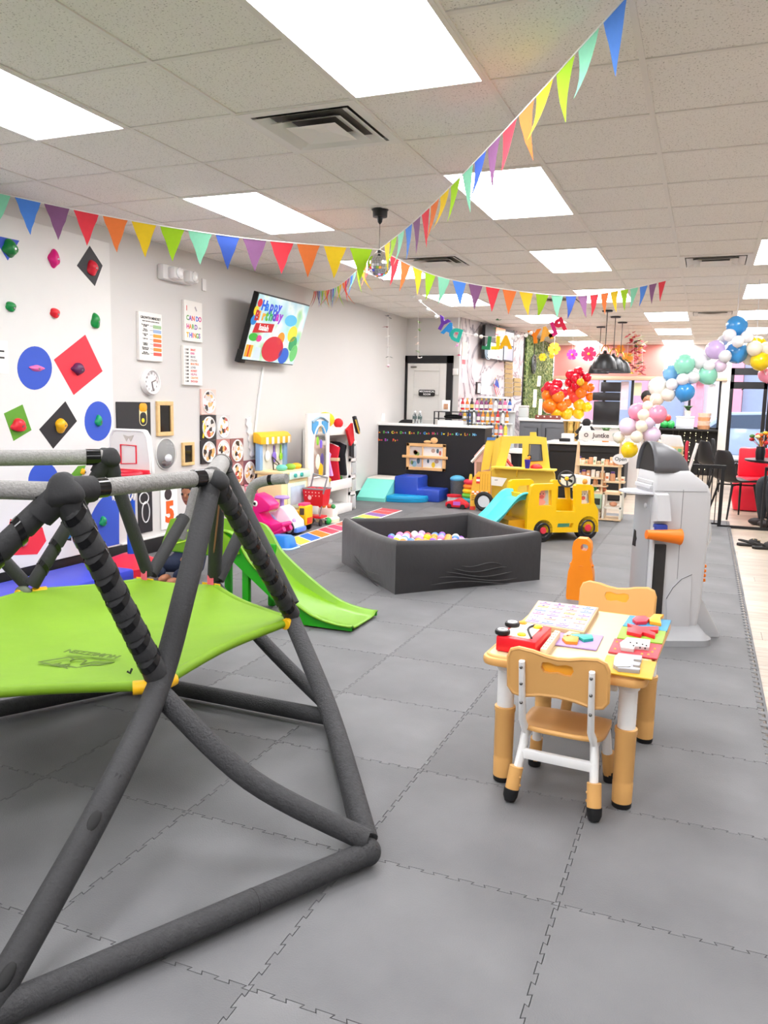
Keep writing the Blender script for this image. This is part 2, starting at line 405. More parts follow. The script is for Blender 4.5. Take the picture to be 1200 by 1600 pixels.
wall('wall_sill', (-3.2, YB+.0, -.05), (.37, YB+.15, .95), M('#1f1d1e', .7))
xc0, xc1 = bz((1124, 650)).x, bz((1137, 650)).x
wall('wall_column', (xc0, YB-.04, -.05), (xc1, YB+.15, CE), M('#e9e4e0', .6))
xd1 = bz((1196, 650)).x; zt = bz((1160, 575)).z
MBK = M('#17171a', .4, var=.05)
dr = thing('door_1', 'glass entrance door in a black frame with number nine', 'door', (xc1, YB, 0)); dr['kind'] = 'structure'; del dr['category']; del dr['label']
part(dr, 'door_frame', MBK, lambda b: (b.box((xc1, YB, 0), (xc1+.07, YB+.08, zt)), b.box((xd1-.07, YB, 0), (xd1, YB+.08, zt)), b.box((xc1, YB, zt-.14), (xd1, YB+.08, zt)), b.box((xc1, YB, zt-.42), (xd1, YB+.08, zt-.28)), b.box((xc1, YB, 0), (xd1, YB+.08, .25))))
GL = M('#eef6fa', .02, var=0, trans=1, ior=1.02)
part(dr, 'pane', GL, lambda b: b.box((xc1+.07, YB+.03, .25), (xd1-.07, YB+.045, zt-.42)))
part(dr, 'pane', GL, lambda b: b.box((xc1+.07, YB+.03, zt-.28), (xd1-.07, YB+.045, zt-.14)))
part(dr, 'door_number', MBK, lambda b: addtext(b, '9', .2, frame(bz((1161, 605))+Vector((0, -.01, 0)), (1, 0, 0), (0, 0, 1)), .002, bold=.004))
wall('wall_back_right', (xd1+.02, YB, zt), (3.3, YB+.15, CE+.03), WB)
wn = thing('window_1', '', '', (-1.4, YB, .95)); wn['kind'] = 'structure'; del wn['category']; del wn['label']
mulls = [-3.15, -2.1, bz((986, 640)).x, -.35, xc0-.02]
part(wn, 'window_frame', MBK, lambda b: (b.box((-3.2, YB+.02, .95), (xc0, YB+.1, .99)), b.box((-3.2, YB+.02, z_led-.06), (xc0, YB+.1, z_led)), [b.box((x-.025, YB+.02, .95), (x+.025, YB+.1, z_led)) for x in mulls]))
for a, c in zip(mulls[:-1], mulls[1:]): part(wn, 'pane', GL, lambda b: b.box((a+.025, YB+.05, .99), (c-.025, YB+.06, z_led-.06)))
w2 = thing('window_2', '', '', (2.2, YB, 0)); w2['kind'] = 'structure'; del w2['category']; del w2['label']
part(w2, 'window_frame', MBK, lambda b: (b.box((xd1+.02, YB+.02, 0), (xd1+.08, YB+.1, zt)), b.box((3.2, YB+.02, 0), (3.3, YB+.1, zt)), b.box((xd1, YB+.02, 0), (3.3, YB+.1, .2))))
part(w2, 'pane', GL, lambda b: b.box((xd1+.08, YB+.05, .2), (3.2, YB+.06, zt)))
# outside: street, facade, parked car
struct(MB().box((-14, 18.2, -.3), (14, 45, -.1)).build('floor_street', M('#c9c9cc', .8)))
fc = thing('street_facade', 'pale building facade with pink columns across the street', 'building', (0, 30, -.1))
part(fc, 'facade_wall', M('#d7d7dd', .8), lambda b: b.box((-10, 30, -.1), (8, 30.4, 6)))
for x in (-3.9, -2.2, -.35, .85, 2.4): part(fc, 'column', M('#ee9db2', .6), lambda b: b.box((x-.22, 29.7, -.1), (x+.22, 30, 4.6), .02))
for x in (-3.05, -1.25, 1.6): part(fc, 'shop_window', M('#9fa9c4', .2), lambda b: b.box((x-.5, 29.94, .4), (x+.5, 29.99, 3)))
car = thing('parked_car', 'pale blue car parked outside the glass door', 'car', (1.35, 23.4, -.1))
def carbody(b):
    prof = [(-2.1, .35), (-2.1, .75), (-1.5, .95), (-.9, 1.4), (.7, 1.45), (1.5, .95), (2.15, .8), (2.2, .4), (1.7, .3), (-1.7, .3)]
    b.prism(prof, 1.7, Matrix.Translation((1.35, 24.25, -.1)) @ RX(PI/2, 4, 'X'), bev=.06)
part(car, 'body', M('#aebbd6', .25, coat=.5), carbody)
part(car, 'windows', M('#5a6478', .1), lambda b: b.prism([(-1.25, 1.0), (-.8, 1.33), (.62, 1.38), (1.25, 1.0)], 1.74, Matrix.Translation((1.35, 24.27, -.1)) @ RX(PI/2, 4, 'X')))
for sx in (-1.3, 1.35):
    for yy in (22.54, 24.1): part(car, 'wheel', M('#232326', .6), lambda b: b.cyl((1.35+sx, yy, .22), (1.35+sx, yy+.2, .22), .33, n=20))
# ---- mechanical room door
MDW = M('#e4e1dc', .5, var=.02); YM = 12.1
dx0, dx1 = PY(637, 640, YM).x, PY(697, 640, YM).x; dz = PY(668, 568, YM).z
d2 = thing('door_2', '', '', ((dx0+dx1)/2, YM, 0)); d2['kind'] = 'structure'; del d2['category']; del d2['label']
part(d2, 'door_leaf', MDW, lambda b: b.box((dx0, YM-.03, 0), (dx1, YM-.005, dz)))
for a_, c_ in ((dx0, dx0+.11), (dx1-.11, dx1)): part(d2, 'door_stile', MDW, lambda b: b.box((a_, YM-.05, 0), (c_, YM-.028, dz), .006, 1))
for z0, z1 in ((dz-.12, dz), (1.5, 1.62), (1.0, 1.12), (.5, .62), (0, .16)): part(d2, 'door_rail', MDW, lambda b: b.box((dx0+.11, YM-.05, z0), (dx1-.11, YM-.028, z1), .006, 1))
part(d2, 'door_frame', MBK, lambda b: (b.box((dx0-.09, YM-.05, 0), (dx0-.004, YM, dz+.12)), b.box((dx1+.004, YM-.05, 0), (dx1+.1, YM, dz+.12)), b.box((dx0-.09, YM-.05, dz+.004), (dx1+.1, YM, dz+.12))))
part(d2, 'door_closer', M('#8a8580', .3, metal=.7), lambda b: b.box((dx0+.06, YM-.09, dz-.07), (dx0+.16, YM-.05, dz-.045), .01))
def mech(b):
    c = PY(667, 614, YM-.06); b.prism(rrect(.27, .1, .02), .012, frame(c, (1, 0, 0), (0, 0, 1)))
ms = solo('door_sign', 'black mechanical room sign with white lettering on white door', 'sign', M('#161616', .4), mech)
def mtx(b):
    c = PY(667, 614, YM-.075); addtext(b, 'MECHANICAL', .04, frame(c+Vector((0, 0, .022)), (1, 0, 0), (0, 0, 1)), bold=.001); addtext(b, 'ROOM', .04, frame(c-Vector((0, 0, .022)), (1, 0, 0), (0, 0, 1)), bold=.001)
part(ms, 'lettering', M('#f4f4f4', .5), mtx)
solo('door_stop_plate', 'small white plastic box on wall beside the black door frame', 'wall box', M('#efede9', .4), lambda b: b.box(PY(706, 586, YM-.03), PY(716, 576, YM), .004))
# ================================================================ climbing panel with holds
CW = XW+.04
CP = thing('climbing_wall', 'white climbing wall panel with painted shapes and colourful holds', 'climbing wall', (XW, 4, 0))
ytop0 = PX(0, 335, CW); yedge = PX(171, 378, CW)
MCW = M('#e2e0dd', .7, var=.02)
part(CP, 'panel', MCW, lambda b: b.box((XW, 2.2, .14), (CW, yedge.y, (ytop0.z+yedge.z)/2), .003, 1))
def shape(col, pts, name='painted_shape'):
    q = [PX(x, y, CW) for x, y in pts]; poly = [(p.y, p.z) for p in q]
    part(CP, name, M(col, .6, var=.04), lambda b: b.prism(poly, .003, frame((CW-.001, 0, 0), (0, 1, 0), (0, 0, 1))))
BL = '#3556c2'; RD = '#ee3344'; GN = '#5f9c2c'
def ell(cx, cy, rx, ry, n=32): return [(cx+rx*math.cos(2*PI*i/n), cy+ry*math.sin(2*PI*i/n)) for i in range(n)]
shape(BL, [(-12, 367), (30, 376), (12, 407)]); shape('#3a3a3d', [(140, 384), (160, 415), (148, 447), (120, 415)])
shape(BL, ell(54, 575, 27, 34)); shape(RD, [(133, 523), (160, 580), (115, 617), (84, 562)])
shape(GN, [(6, 646), (35, 632), (49, 672), (21, 689)]); shape('#262528', [(102, 627), (120, 658), (83, 701), (61, 671)]); shape(BL, ell(153, 658, 21, 31))
shape(BL, ell(68, 752, 24, 30)); shape(GN, [(108, 745), (122, 728), (134, 727), (124, 752), (112, 752)]); shape(RD, [(16, 811), (66, 824), (72, 845), (58, 866), (4, 868)])
shape(BL, [(132, 862)]+[(186-54*math.cos(t), 862-96*math.sin(t)) for t in [PI/2*i/14 for i in range(1, 15)]]+[(186, 850)])
shape('#262528', [(100, 818), (112, 822), (111, 845), (98, 843)])
random.seed(11)
def hold(px, py, w, h, col, kind=0, rot=0):
    c = PX(px, py, CW); D = (c-EYE).length; sw = w*D/FPX/2*1.25; sh = h*D/FPX/2
    b = MB(); b.ball((0, 0, 0), 1, 18)
    for v in b.bm.verts:
        p = v.co.copy()
        if kind == 1: f = 1-.35*max(0, p.z)
        elif kind == 2: f = 1-.5*max(0, -p.z)
        else: f = 1-.25*max(0, p.z)
        k = 1+.12*math.sin(3*p.x+5*p.z+px)
        x = max(p.x, -.05)*.9; dent = .3*math.exp(-((p.y-.35)**2+(p.z+.25)**2)/.1) if p.x > 0 else 0
        v.co = Vector(((x-dent)*min(sw, sh)*1.1, p.y*sw*f*k, p.z*sh*k))
    if rot: bmesh.ops.rotate(b.bm, verts=b.bm.verts[:], cent=(0, 0, 0), matrix=RX(rot, 3, 'X'))
    for v in b.bm.verts: v.co += c
    ho = b.build('climbing_hold', M(col, .35, var=.08, bump=.15, bs=40), CP)
    ob = MB().cyl(c+Vector((min(sw, sh)*.55, .01, -.004)), c+Vector((min(sw, sh)*.86, .01, -.004)), .008, n=8).build('bolt', M('#8d8d90', .3, metal=1), ho)
for a in [(14, 388, 19, 24, '#0f7a38', 0, .3), (83, 404, 15, 25, '#e0147e', 1, 0), (143, 418, 15, 22, '#d81f35', 1, -.2), (16, 480, 14, 14, '#138a43', 2), (85, 490, 14, 14, '#e0202f', 2), (148, 502, 13, 22, '#0f8a3e', 1), (57, 575, 22, 9, '#ef6fae', 0), (121, 577, 20, 18, '#5d2350', 2), (28, 665, 21, 19, '#e22334'), (94, 664, 16, 22, '#f0b414', 1), (153, 658, 11, 17, '#0e9a63'), (35, 844, 13, 18, '#f08c9c'), (160, 815, 11, 15, '#0e9a63'), (106, 832, 11, 17, '#3aa0ea', 1), (129, 737, 8, 9, '#f0b414')]: hold(*a)
# ================================================================ things on the left wall
LW = lambda x, y, d=0: PX(x, y, XW+d)
def wrect(xl, xr, yt, yb):
    xm = (xl+xr)/2; a = LW(xl, (yt+yb)/2).y; c = LW(xr, (yt+yb)/2).y; return a, c, LW(xm, yb).z, LW(xm, yt).z
FW = lambda y, z, d: frame((XW+d, y, z), (0, 1, 0), (0, 0, 1))
def poster(name, label, cat, xl, xr, yt, yb, d=.03, col='#f4f0ea', group=None):
    a, c, z0, z1 = wrect(xl, xr, yt, yb); t = thing(name, label, cat, (XW, (a+c)/2, z0), group=group)
    part(t, 'board', M(col, .6, var=.02), lambda b: b.box((XW, a, z0), (XW+d, c, z1), .003, 1)); return t, a, c, z0, z1
INK = '#3a3836'
# growth mindset poster
t, a, c, z0, z1 = poster('wall_poster', 'tall white canvas poster headed growth mindset with coloured boxes', 'poster', 213, 249, 489, 564)
w_ = c-a; h_ = z1-z0; d = .032
def gm(b):
    addtext(b, 'GROWTH MINDSET', w_*.098, FW((a+c)/2, z1-h_*.115, d), bold=.0006); addtext(b, 'WHAT CAN I SAY TO MYSELF INSTEAD', w_*.042, FW((a+c)/2, z1-h_*.185, d), bold=.0002)
    L_ = ["I'm not good|at this", 'This is|too hard', "I can't do|this", 'I give up', 'I made a|mistake', "I'll never be|that smart", 'My plan|did not work']
    for i, s in enumerate(L_):
        z = z1-h_*(.27+.095*i)
        for k, q in enumerate(s.split('|')): addtext(b, q, w_*.06, FW(a+w_*.25, z+h_*(.012-.03*k), d), bold=.0003)
        b.box((XW+d-.001, a+w_*.45, z-.0015), (XW+d, a+w_*.58, z+.0015))
part(t, 'lettering', M(INK, .6), gm)
for i, q in enumerate(['#9fbf8f', '#9fb6d8', '#f2a23c', '#ee7a3a', '#ee6f5c', '#f2913c', '#ee5f52']):
    z = z1-h_*(.28+.095*i); part(t, 'printed_box', M(q, .6), lambda b: b.prism(rrect(w_*.36, h_*.07, .006), .001, FW(a+w_*.78, z, .03)))
# hard things poster
t, a, c, z0, z1 = poster('wall_poster', 'white canvas poster reading I can do hard things in rainbow letters', 'poster', 284, 312, 471, 534)
w_ = c-a; h_ = z1-z0; RB = ['#e8514a', '#f08a2c', '#f4b820', '#5aa84a', '#3f6fd0', '#7a4ab0', '#d6308a']
for k, (s, zf) in enumerate((('I', .2), ('CAN DO', .43), ('HARD', .64), ('THINGS', .85))):
    yy = a+w_*.1
    for q, ch in enumerate(s):
        if ch != ' ':
            part(t, 'letter', M(RB[(q*2+k*3) % 7], .6), lambda b: addtext(b, ch, h_*.165, FW(yy, z1-h_*zf, .03), align='LEFT', bold=.002))
        yy += w_*(.15 if ch not in 'I ' else .07)
part(t, 'small_lettering', M(INK, .6), lambda b: addtext(b, 'yes', h_*.08, FW(a+w_*.85, z1-h_*.64, .03)))
part(t, 'printed_pencil', M('#b9b0b4', .6), lambda b: b.box((XW+.03, a+w_*.6, z1-h_*.24), (XW+.031, a+w_*.66, z1-h_*.12), rot=RX(.6, 3, 'X')))
# affirmations poster
t, a, c, z0, z1 = poster('wall_poster', 'white canvas poster with ten lines of I am affirmations', 'poster', 283, 312, 541, 602)
w_ = c-a; h_ = z1-z0
for i, s in enumerate(['SMART', 'KIND', 'BRAVE', 'STRONG', 'BEAUTIFUL', 'LOVED', 'HONEST', 'HELPFUL', 'CREATIVE', 'ENOUGH']):
    z = z1-h_*(.1+.089*i)
    part(t, 'letter_row', M(INK, .6), lambda b: addtext(b, 'I AM', h_*.072, FW(a+w_*.08, z, .03), align='LEFT', bold=.001))
    part(t, 'letter_row', M(['#e8514a', '#d6308a', '#8a8f98', '#a89a90', '#e07a4a', '#8a8f98', '#e8514a', '#c86a8a', '#e8935a', '#d65a5a'][i], .6), lambda b: addtext(b, s, h_*.072, FW(a+w_*.36, z, .03), align='LEFT', bold=.001))
# notice at the panel
n0 = PX(-14, 560, CW); n1 = PX(12, 560, CW); nz0 = PX(0, 583, CW).z; nz1 = PX(0, 532, CW).z
t = thing('paper_notice', 'white paper notice taped on the climbing wall', 'notice', (CW, n0.y, nz0))
part(t, 'sheet', M('#f6f5f3', .6, var=.01), lambda b: b.box((CW, n0.y, nz0), (CW+.004, n1.y, nz1)))
part(t, 'lettering', M(INK, .6), lambda b: [b.box((CW+.004, n0.y+.05, nz0+(nz1-nz0)*f), (CW+.0045, n1.y-.03, nz0+(nz1-nz0)*f+.012)) for f in (.45, .65)])
# clock
cc = LW(232, 597); rr = (LW(232, 577).z-LW(232, 617).z)/2
t = thing('wall_clock', 'round white wall clock with thin dark hands', 'clock', (XW, cc.y, cc.z-rr))
RY = RX(PI/2, 4, 'Y')
TM = Matrix.Translation((XW, cc.y, cc.z)) @ RY
part(t, 'rim', M('#efeeec', .3), lambda b: b.lathe([(rr, 0), (rr*1.0, .04), (rr*.93, .05), (rr*.86, .044), (rr*.86, .03)], mtx=TM, n=40))
part(t, 'dial', M('#f3ecec', .5), lambda b: b.lathe([(rr*.87, .02), (rr*.87, .032), (0, .032)], mtx=TM, n=32))
def nums(b):
    for i in range(1, 13): an = PI/2-i*PI/6; addtext(b, str(i), rr*.24, FW(cc.y+rr*.68*math.cos(an), cc.z+rr*.68*math.sin(an), .034), bold=.0008)
part(t, 'numerals', M('#8a8686', .5), nums)
for an, ln in ((math.radians(20), .5), (math.radians(-75), .72)):
    part(t, 'hand', M('#77706e', .4), lambda b: b.tube([(XW+.037, cc.y, cc.z), (XW+.037, cc.y+rr*ln*math.cos(an), cc.z+rr*ln*math.sin(an))], .005, n=6))
# emergency light
a, c, z0, z1 = wrect(245, 292, 418, 441); w_ = c-a
t = thing('emergency_light', 'white twin-head emergency light on the wall below the bunting', 'emergency light', (XW, (a+c)/2, z0)); ME = M('#e9e7e6', .35)
part(t, 'housing', ME, lambda b: b.box((XW, a, z0), (XW+.07, c, z1), .015))
for f in (.3, .82):
    o = part(t, 'lamp_head', ME, lambda b: b.box((XW+.06, a+w_*(f-.16), z0+.01), (XW+.14, a+w_*(f+.16), z1-.015), .02))
    part(o, 'lens', M('#f7f7f7', .08, var=.2, vs_=60, coat=1), lambda b: b.lathe([(.045, 0), (.045, .012), (.03, .02), (0, .022)], mtx=Matrix.Translation((XW+.138, a+w_*f, (z0+z1)/2)) @ RY, n=20))
solo('blank_switch_plate', 'slim white blank wall plate near the emergency light', 'wall plate', ME, lambda b: b.box(LW(315, 454), (XW+.012, LW(321, 447).y+.0, LW(318, 436).z), .003, 1))
# wall mounted television, tilted forward
bl, br, tL, tr = PX(381, 564, XW+.13), PX(463, 571, XW+.13), PX(401, 457, XW+.34), PX(480, 475, XW+.34)
y0 = (bl.y+tL.y)/2; y1 = (br.y+tr.y)/2; zb = (bl.z+br.z)/2; ztp = (tL.z+tr.z)/2
tv = thing('television', 'wall mounted television showing a colourful happy birthday picture', 'television', (XW, (y0+y1)/2, zb))
e1 = Vector((0, 1, 0)); e2 = Vector((.21, 0, ztp-zb)).normalized(); tw = y1-y0; th = Vector((.21, ztp-zb)).length; nn = e1.cross(e2)
TF = frame(Vector((XW+.13, y0, zb)), e1, e2)
part(tv, 'casing', M('#101113', .35), lambda b: b.prism([(0, 0), (tw, 0), (tw, th), (0, th)], .06, TF @ Matrix.Translation((0, 0, -.065)), bev=.006))
part(tv, 'wall_bracket', M('#222222', .5), lambda b: b.box((XW, (y0+y1)/2-.12, zb+.15), (XW+.16, (y0+y1)/2+.12, zb+.35), .01))
part(tv, 'speaker_bar', M('#1a1b1d', .4), lambda b: b.prism([(-.02, -.03), (.1, -.03), (.1, .1), (-.02, .1)], .05, TF @ Matrix.Translation((0, 0, -.06)), bev=.004))
def scrmat():
    m, N, L, b = newmat('screen'); tc = N.new('ShaderNodeTexCoord'); n = N.new('ShaderNodeTexNoise'); n.inputs['Scale'].default_value = 3.2; n.inputs['Detail'].default_value = 2
    L.new(tc.outputs['Object'], n.inputs[0]); r = ramp(N, [(.3, '#8fd0c8'), (.45, '#bfe0ea'), (.55, '#dff0f0'), (.65, '#a7d7a0'), (.75, '#79c0e0')]); L.new(n.outputs['Fac'], r.inputs[0])
    L.new(r.outputs[0], b.inputs['Base Color']); L.new(r.outputs[0], b.inputs['Emission Color']); b.inputs['Emission Strength'].default_value = .12; b.inputs['Roughness'].default_value = .12; return m
part(tv, 'screen', scrmat(), lambda b: b.prism([(.012, .012), (tw-.012, .012), (tw-.012, th-.012), (.012, th-.012)], .002, TF @ Matrix.Translation((0, 0, -.003))))
def scr(name, col, f, e=.12): part(tv, name, M(col, .25, var=0, emit=e), lambda b: f(b))
SP = lambda x, y, z=.001: TF @ Matrix.Translation((x*tw, y*th, z))
for i, (ch, q) in enumerate(zip('Happy', ['#2060d8', '#2878e0', '#3a50d0', '#3068d8', '#4050e0'])): scr('screen_letter', q, lambda b: addtext(b, ch, th*.2, SP(.1+.075*i, .83+.006*i), align='LEFT', bold=.006))
for i, (ch, q) in enumerate(zip('Birthday', ['#b01830', '#e89030', '#f0a020', '#58b030', '#30a060', '#5a40c0', '#c040c0', '#9040c8'])): scr('screen_letter', q, lambda b: addtext(b, ch, th*.2, SP(.03+.062*i, .67+.008*i), align='LEFT', bold=.007))
scr('screen_banner', '#c01a26', lambda b: b.prism([(.06*tw, .42*th), (.4*tw, .47*th), (.41*tw, .6*th), (.08*tw, .57*th)], .001, SP(0, 0, .0005)))
scr('screen_letter', '#ffffff', lambda b: addtext(b, 'Isaiah', th*.125, SP(.235, .515, .003), bold=.0015))
def blob(col, x, y, rx, ry, z=.0006): scr('screen_shape', col, lambda b: b.prism([(rx*tw*math.cos(2*PI*i/20), ry*th*math.sin(2*PI*i/20)) for i in range(20)], .0006, SP(x, y, z)))
for q in [('#d02030', .06, .86, .04, .06), ('#f0d020', .03, .74, .04, .07), ('#2080d0', .03, .6, .05, .07), ('#40b040', .1, .36, .08, .06), ('#f0d040', .8, .5, .09, .13), ('#3a9a60', .86, .35, .08, .12), ('#6ac070', .93, .2, .07, .14), ('#e04090', .2, .35, .05, .05), ('#58b8e8', .7, .7, .12, .09), ('#c83040', .5, .22, .2, .2), ('#3060c0', .74, .14, .1, .13), ('#f09030', .6, .4, .07, .1)]: blob(*q)
scr('screen_shape', '#f0a030', lambda b: b.prism([(.02*tw, .06*th), (.14*tw, .06*th), (.14*tw, .24*th), (.02*tw, .24*th)], .0008, SP(0, 0, .0007)))
scr('screen_shape', '#c8d8f0', lambda b: b.prism([(.17*tw, .05*th), (.3*tw, .05*th), (.28*tw, .22*th), (.19*tw, .22*th)], .0008, SP(0, 0, .0009)))
scr('screen_shape', '#d02030', lambda b: b.box((.07*tw, .06*th, .0016), (.09*tw, .24*th, .002), rot=None) if False else b.prism([(.07*tw, .06*th), (.09*tw, .06*th), (.09*tw, .24*th), (.07*tw, .24*th)], .0008, SP(0, 0, .0012)))
# cable raceway from the TV
solo('cable_raceway', 'slim white cable cover running down the wall from the television', 'cable cover', M('#ebe9e6', .5), lambda b: b.tube([LW(411, 574, .012), LW(404, 625, .012), LW(397, 690, .012)], .014, n=6))
# black sensory board, framed mirrors, bubble mirror, number board
t, a, c, z0, z1 = poster('sensory_board', 'black wall board with a yellow bottle print beside climbing wall', 'wall board', 181, 234, 628, 684, .012, '#2b2a2c')
z1b = z0
def bottle(b):
    y = a+(c-a)*.76; h = z1-z0; b.prism(rrect(.1, h*.62, .045), .002, FW(y, z1-h*.36, .012))
part(t, 'bottle_outline', M('#f2e3b2', .5), bottle)
part(t, 'bottle_fill', M('#2b2a2c', .5), lambda b: b.prism(rrect(.085, (z1-z0)*.36, .035), .002, FW(a+(c-a)*.76, z1-(z1-z0)*.47, .013)))
part(t, 'bottle_cap', M('#f0a51e', .4), lambda b: b.prism(rrect(.1, (z1-z0)*.24, .03), .006, FW(a+(c-a)*.76, z1-(z1-z0)*.15, .012), bev=.002))
part(t, 'sponge', M('#f2d11e', .5), lambda b: b.ball((XW+.014, a+(c-a)*.75, z1-(z1-z0)*.52), .02, 12, sc=(.3, 1, 1)))
for f, q in ((.27, '#e02030'), (.62, '#ee5a28')): part(t, 'button', M(q, .3), lambda b: b.ball((XW+.012, a+(c-a)*f, z0+.02), .055, 16, sc=(.5, 1, .8)))
def mirror(xl, xr, yt, yb, lab):
    a, c, z0, z1 = wrect(xl, xr, yt, yb); t = thing('framed_mirror', lab, 'mirror', (XW, (a+c)/2, z0)); f = (c-a)*.16
    for q in (((a, z0), (c, z0+f)), ((a, z1-f), (c, z1)), ((a, z0+f), (a+f, z1-f)), ((c-f, z0+f), (c, z1-f))):
        part(t, 'frame_rail', M('#e3bf86', .5, var=.15, vs_=20), lambda b: b.box((XW, q[0][0], q[0][1]), (XW+.025, q[1][0], q[1][1]), .003, 1))
    part(t, 'mirror_glass', M('#14120f', .06, var=.6, vs_=5), lambda b: b.box((XW, a+f*.9, z0+f*.9), (XW+.012, c-f*.9, z1-f*.9)))
mirror(243, 268, 627, 681, 'taller dark mirror in a pale wooden frame beside the black board')
mirror(283, 301, 691, 727, 'small dark mirror in a pale wooden frame beside the photo tiles')
bc = LW(258, 709); br_ = (LW(258, 685).z-LW(258, 732).z)/2
t = thing('bubble_mirror', 'clear round plastic bubble on the wall with crumpled paper inside', 'bubble mirror', (XW, bc.y, bc.z-br_)); TB = Matrix.Translation((XW, bc.y, bc.z)) @ RY
part(t, 'bubble', M('#f4f4f2', .04, var=0, alpha=.22), lambda b: b.lathe([(br_*math.cos(PI/2*i/10), .003+br_*.55*math.sin(PI/2*i/10)) for i in range(11)], mtx=TB, n=32))
part(t, 'rim', M('#dddbd7', .3), lambda b: b.lathe([(br_*1.0, 0), (br_*1.06, 0), (br_*1.06, .012), (br_*1.0, .012), (br_*1.0, 0)], mtx=TB, n=36))
part(t, 'paper_scrap', M('#e9ecf2', .5), lambda b: b.ball((XW+.05, bc.y-.02, bc.z-br_*.25), .05, 8, sc=(.4, 1, .7)))
part(t, 'dark_scrap', M('#4a2a2c', .5, var=.6, vs_=40), lambda b: b.ball((XW+.03, bc.y-.02, bc.z-br_*.6), .06, 8, sc=(.4, 1.2, .5)))
t, a, c, z0, z1 = poster('number_card', 'white wall card with a large orange number five above baseboard', 'number card', 250, 276, 760, 826, .012, '#f3f2ef')
part(t, 'numeral', M('#f0641e', .5), lambda b: addtext(b, '5', (z1-z0)*.66, FW((a+c)/2, z0+(z1-z0)*.38, .013), .003, bold=.012))
part(t, 'dark_badge', M('#3a3034', .5, var=.5, vs_=40), lambda b: b.prism(circ(.05), .004, FW((a+c)/2-.02, z1-.07, .012)))
t, a, c, z0, z1 = poster('dark_wall_board', 'tall narrow black board with white outline print low on wall', 'wall board', 215, 237, 760, 832, .01, '#262428')
part(t, 'outline_print', M('#ededed', .5), lambda b: (b.tube([(XW+.011, (a+c)/2+.05*math.cos(q), z0+.18+.09*math.sin(q)) for q in [2*PI*i/16 for i in range(16)]], .006, n=5, closed=True), b.tube([(XW+.011, (a+c)/2-.02+.06*math.cos(q), z1-.1+.05*math.sin(q)) for q in [2*PI*i/16 for i in range(16)]], .006, n=5, closed=True)))
# photo tiles
def mat_photo(i):
    m, N, L, b = newmat('photo_print'); tc = N.new('ShaderNodeTexCoord'); n = N.new('ShaderNodeTexVoronoi'); n.inputs['Scale'].default_value = 26; n.voronoi_dimensions = '4D'; n.inputs['W'].default_value = i*1.7
    L.new(tc.outputs['Object'], n.inputs[0]); sp = N.new('ShaderNodeSeparateColor'); L.new(n.outputs['Color'], sp.inputs[0])
    r = ramp(N, [(0, '#efeae6'), (.35, '#d9cfc8'), (.55, '#e0b070'), (.68, '#3c3434'), (.8, '#b8524a'), (.9, '#f4f0ee')]); r.color_ramp.interpolation = 'CONSTANT'; L.new(sp.outputs[0], r.inputs[0]); L.new(r.outputs[0], b.inputs['Base Color']); b.inputs['Roughness'].default_value = .2; return m
PT = [(312, 335, 608, 648, '#f0c9c0', 'pink photo tile with oval print, topmost of the tile stack'), (312, 335, 649, 687, '#2f2b2c', 'black photo tile with a yellow edge under the pink tile'), (336, 357, 648, 686, '#cfcac8', 'pale grey photo tile beside the yellow edged black tile'), (312, 335, 688, 724, '#2b2627', 'black photo tile partly behind the dome climber joint'), (336, 357, 686, 722, '#b97f78', 'rose photo tile between a black tile and a maroon tile'), (358, 378, 685, 723, '#8f5a56', 'maroon photo tile at the end of its row'), (337, 357, 723, 757, '#3a3233', 'dark photo tile low beside the dome climber joint'), (358, 378, 722, 759, '#a8716c', 'dusty rose photo tile in the lowest row'), (378, 397, 719, 757, '#7a4a55', 'plum photo tile at the end of the lowest row')]
for i, (xl, xr, yt, yb, q, lab) in enumerate(PT):
    t, a, c, z0, z1 = poster('photo_tile', lab, 'photo tile', xl, xr, yt, yb, .02, q, 'photo tiles on the left wall'); my = (a+c)/2; mz = (z0+z1)/2; ry_ = (c-a)*.42; rz_ = (z1-z0)*.43
    part(t, 'oval_print', mat_photo(i), lambda b: b.prism(circ(rz_*.94, 28, ry_*.94), .002, FW(my, mz, .02)))
    part(t, 'oval_rim', M('#f2efec', .3), lambda b: b.tube([(XW+.022, my+ry_*math.cos(2*PI*k/28), mz+rz_*math.sin(2*PI*k/28)) for k in range(28)], .007, n=6, closed=True))
    if i == 1: part(t, 'yellow_edge', M('#f2d91e', .4), lambda b: b.tube([(XW+.021, a+.025, z0+.02), (XW+.021, a+.05, z0+.12), (XW+.021, a+.03, z1-.05)], .014, n=6, flat=.3))
# white wavy wall pieces
def wavy(p, q, wid, up, name, lab):
    P, Q = LW(*p), LW(*q); e = (Q-P); L_ = e.length; e = e.normalized(); n = 40; poly = [(L_*i/n, -wid/2+.012*math.sin(i*PI/4)) for i in range(n+1)]+[(L_*i/n, wid/2+.012*math.sin(i*PI/4+1)) for i in range(n, -1, -1)]
    v = Vector((1, 0, 0)).cross(e)
    solo(name, lab, 'wavy mirror', M('#e8e8e8', .12, var=.06, vs_=30), lambda b: b.prism(poly, .02, frame(P, e, v), bev=.004))
wavy((386, 652), (394, 712), .09, 0, 'wavy_wall_mirror', 'upright white wavy edged wall piece beside the photo tiles')
wavy((400, 684), (434, 690), .1, 0, 'wavy_wall_mirror', 'sideways white wavy edged wall piece left of the play kitchen')
t = thing('wall_outlet', 'white electrical outlet below the wavy wall pieces', 'outlet', (XW, LW(409, 723).y, LW(409, 723).z))
part(t, 'plate', ME, lambda b: b.box((XW, LW(406, 723).y, LW(409, 733).z), (XW+.008, LW(412, 723).y, LW(409, 715).z), .003, 1))
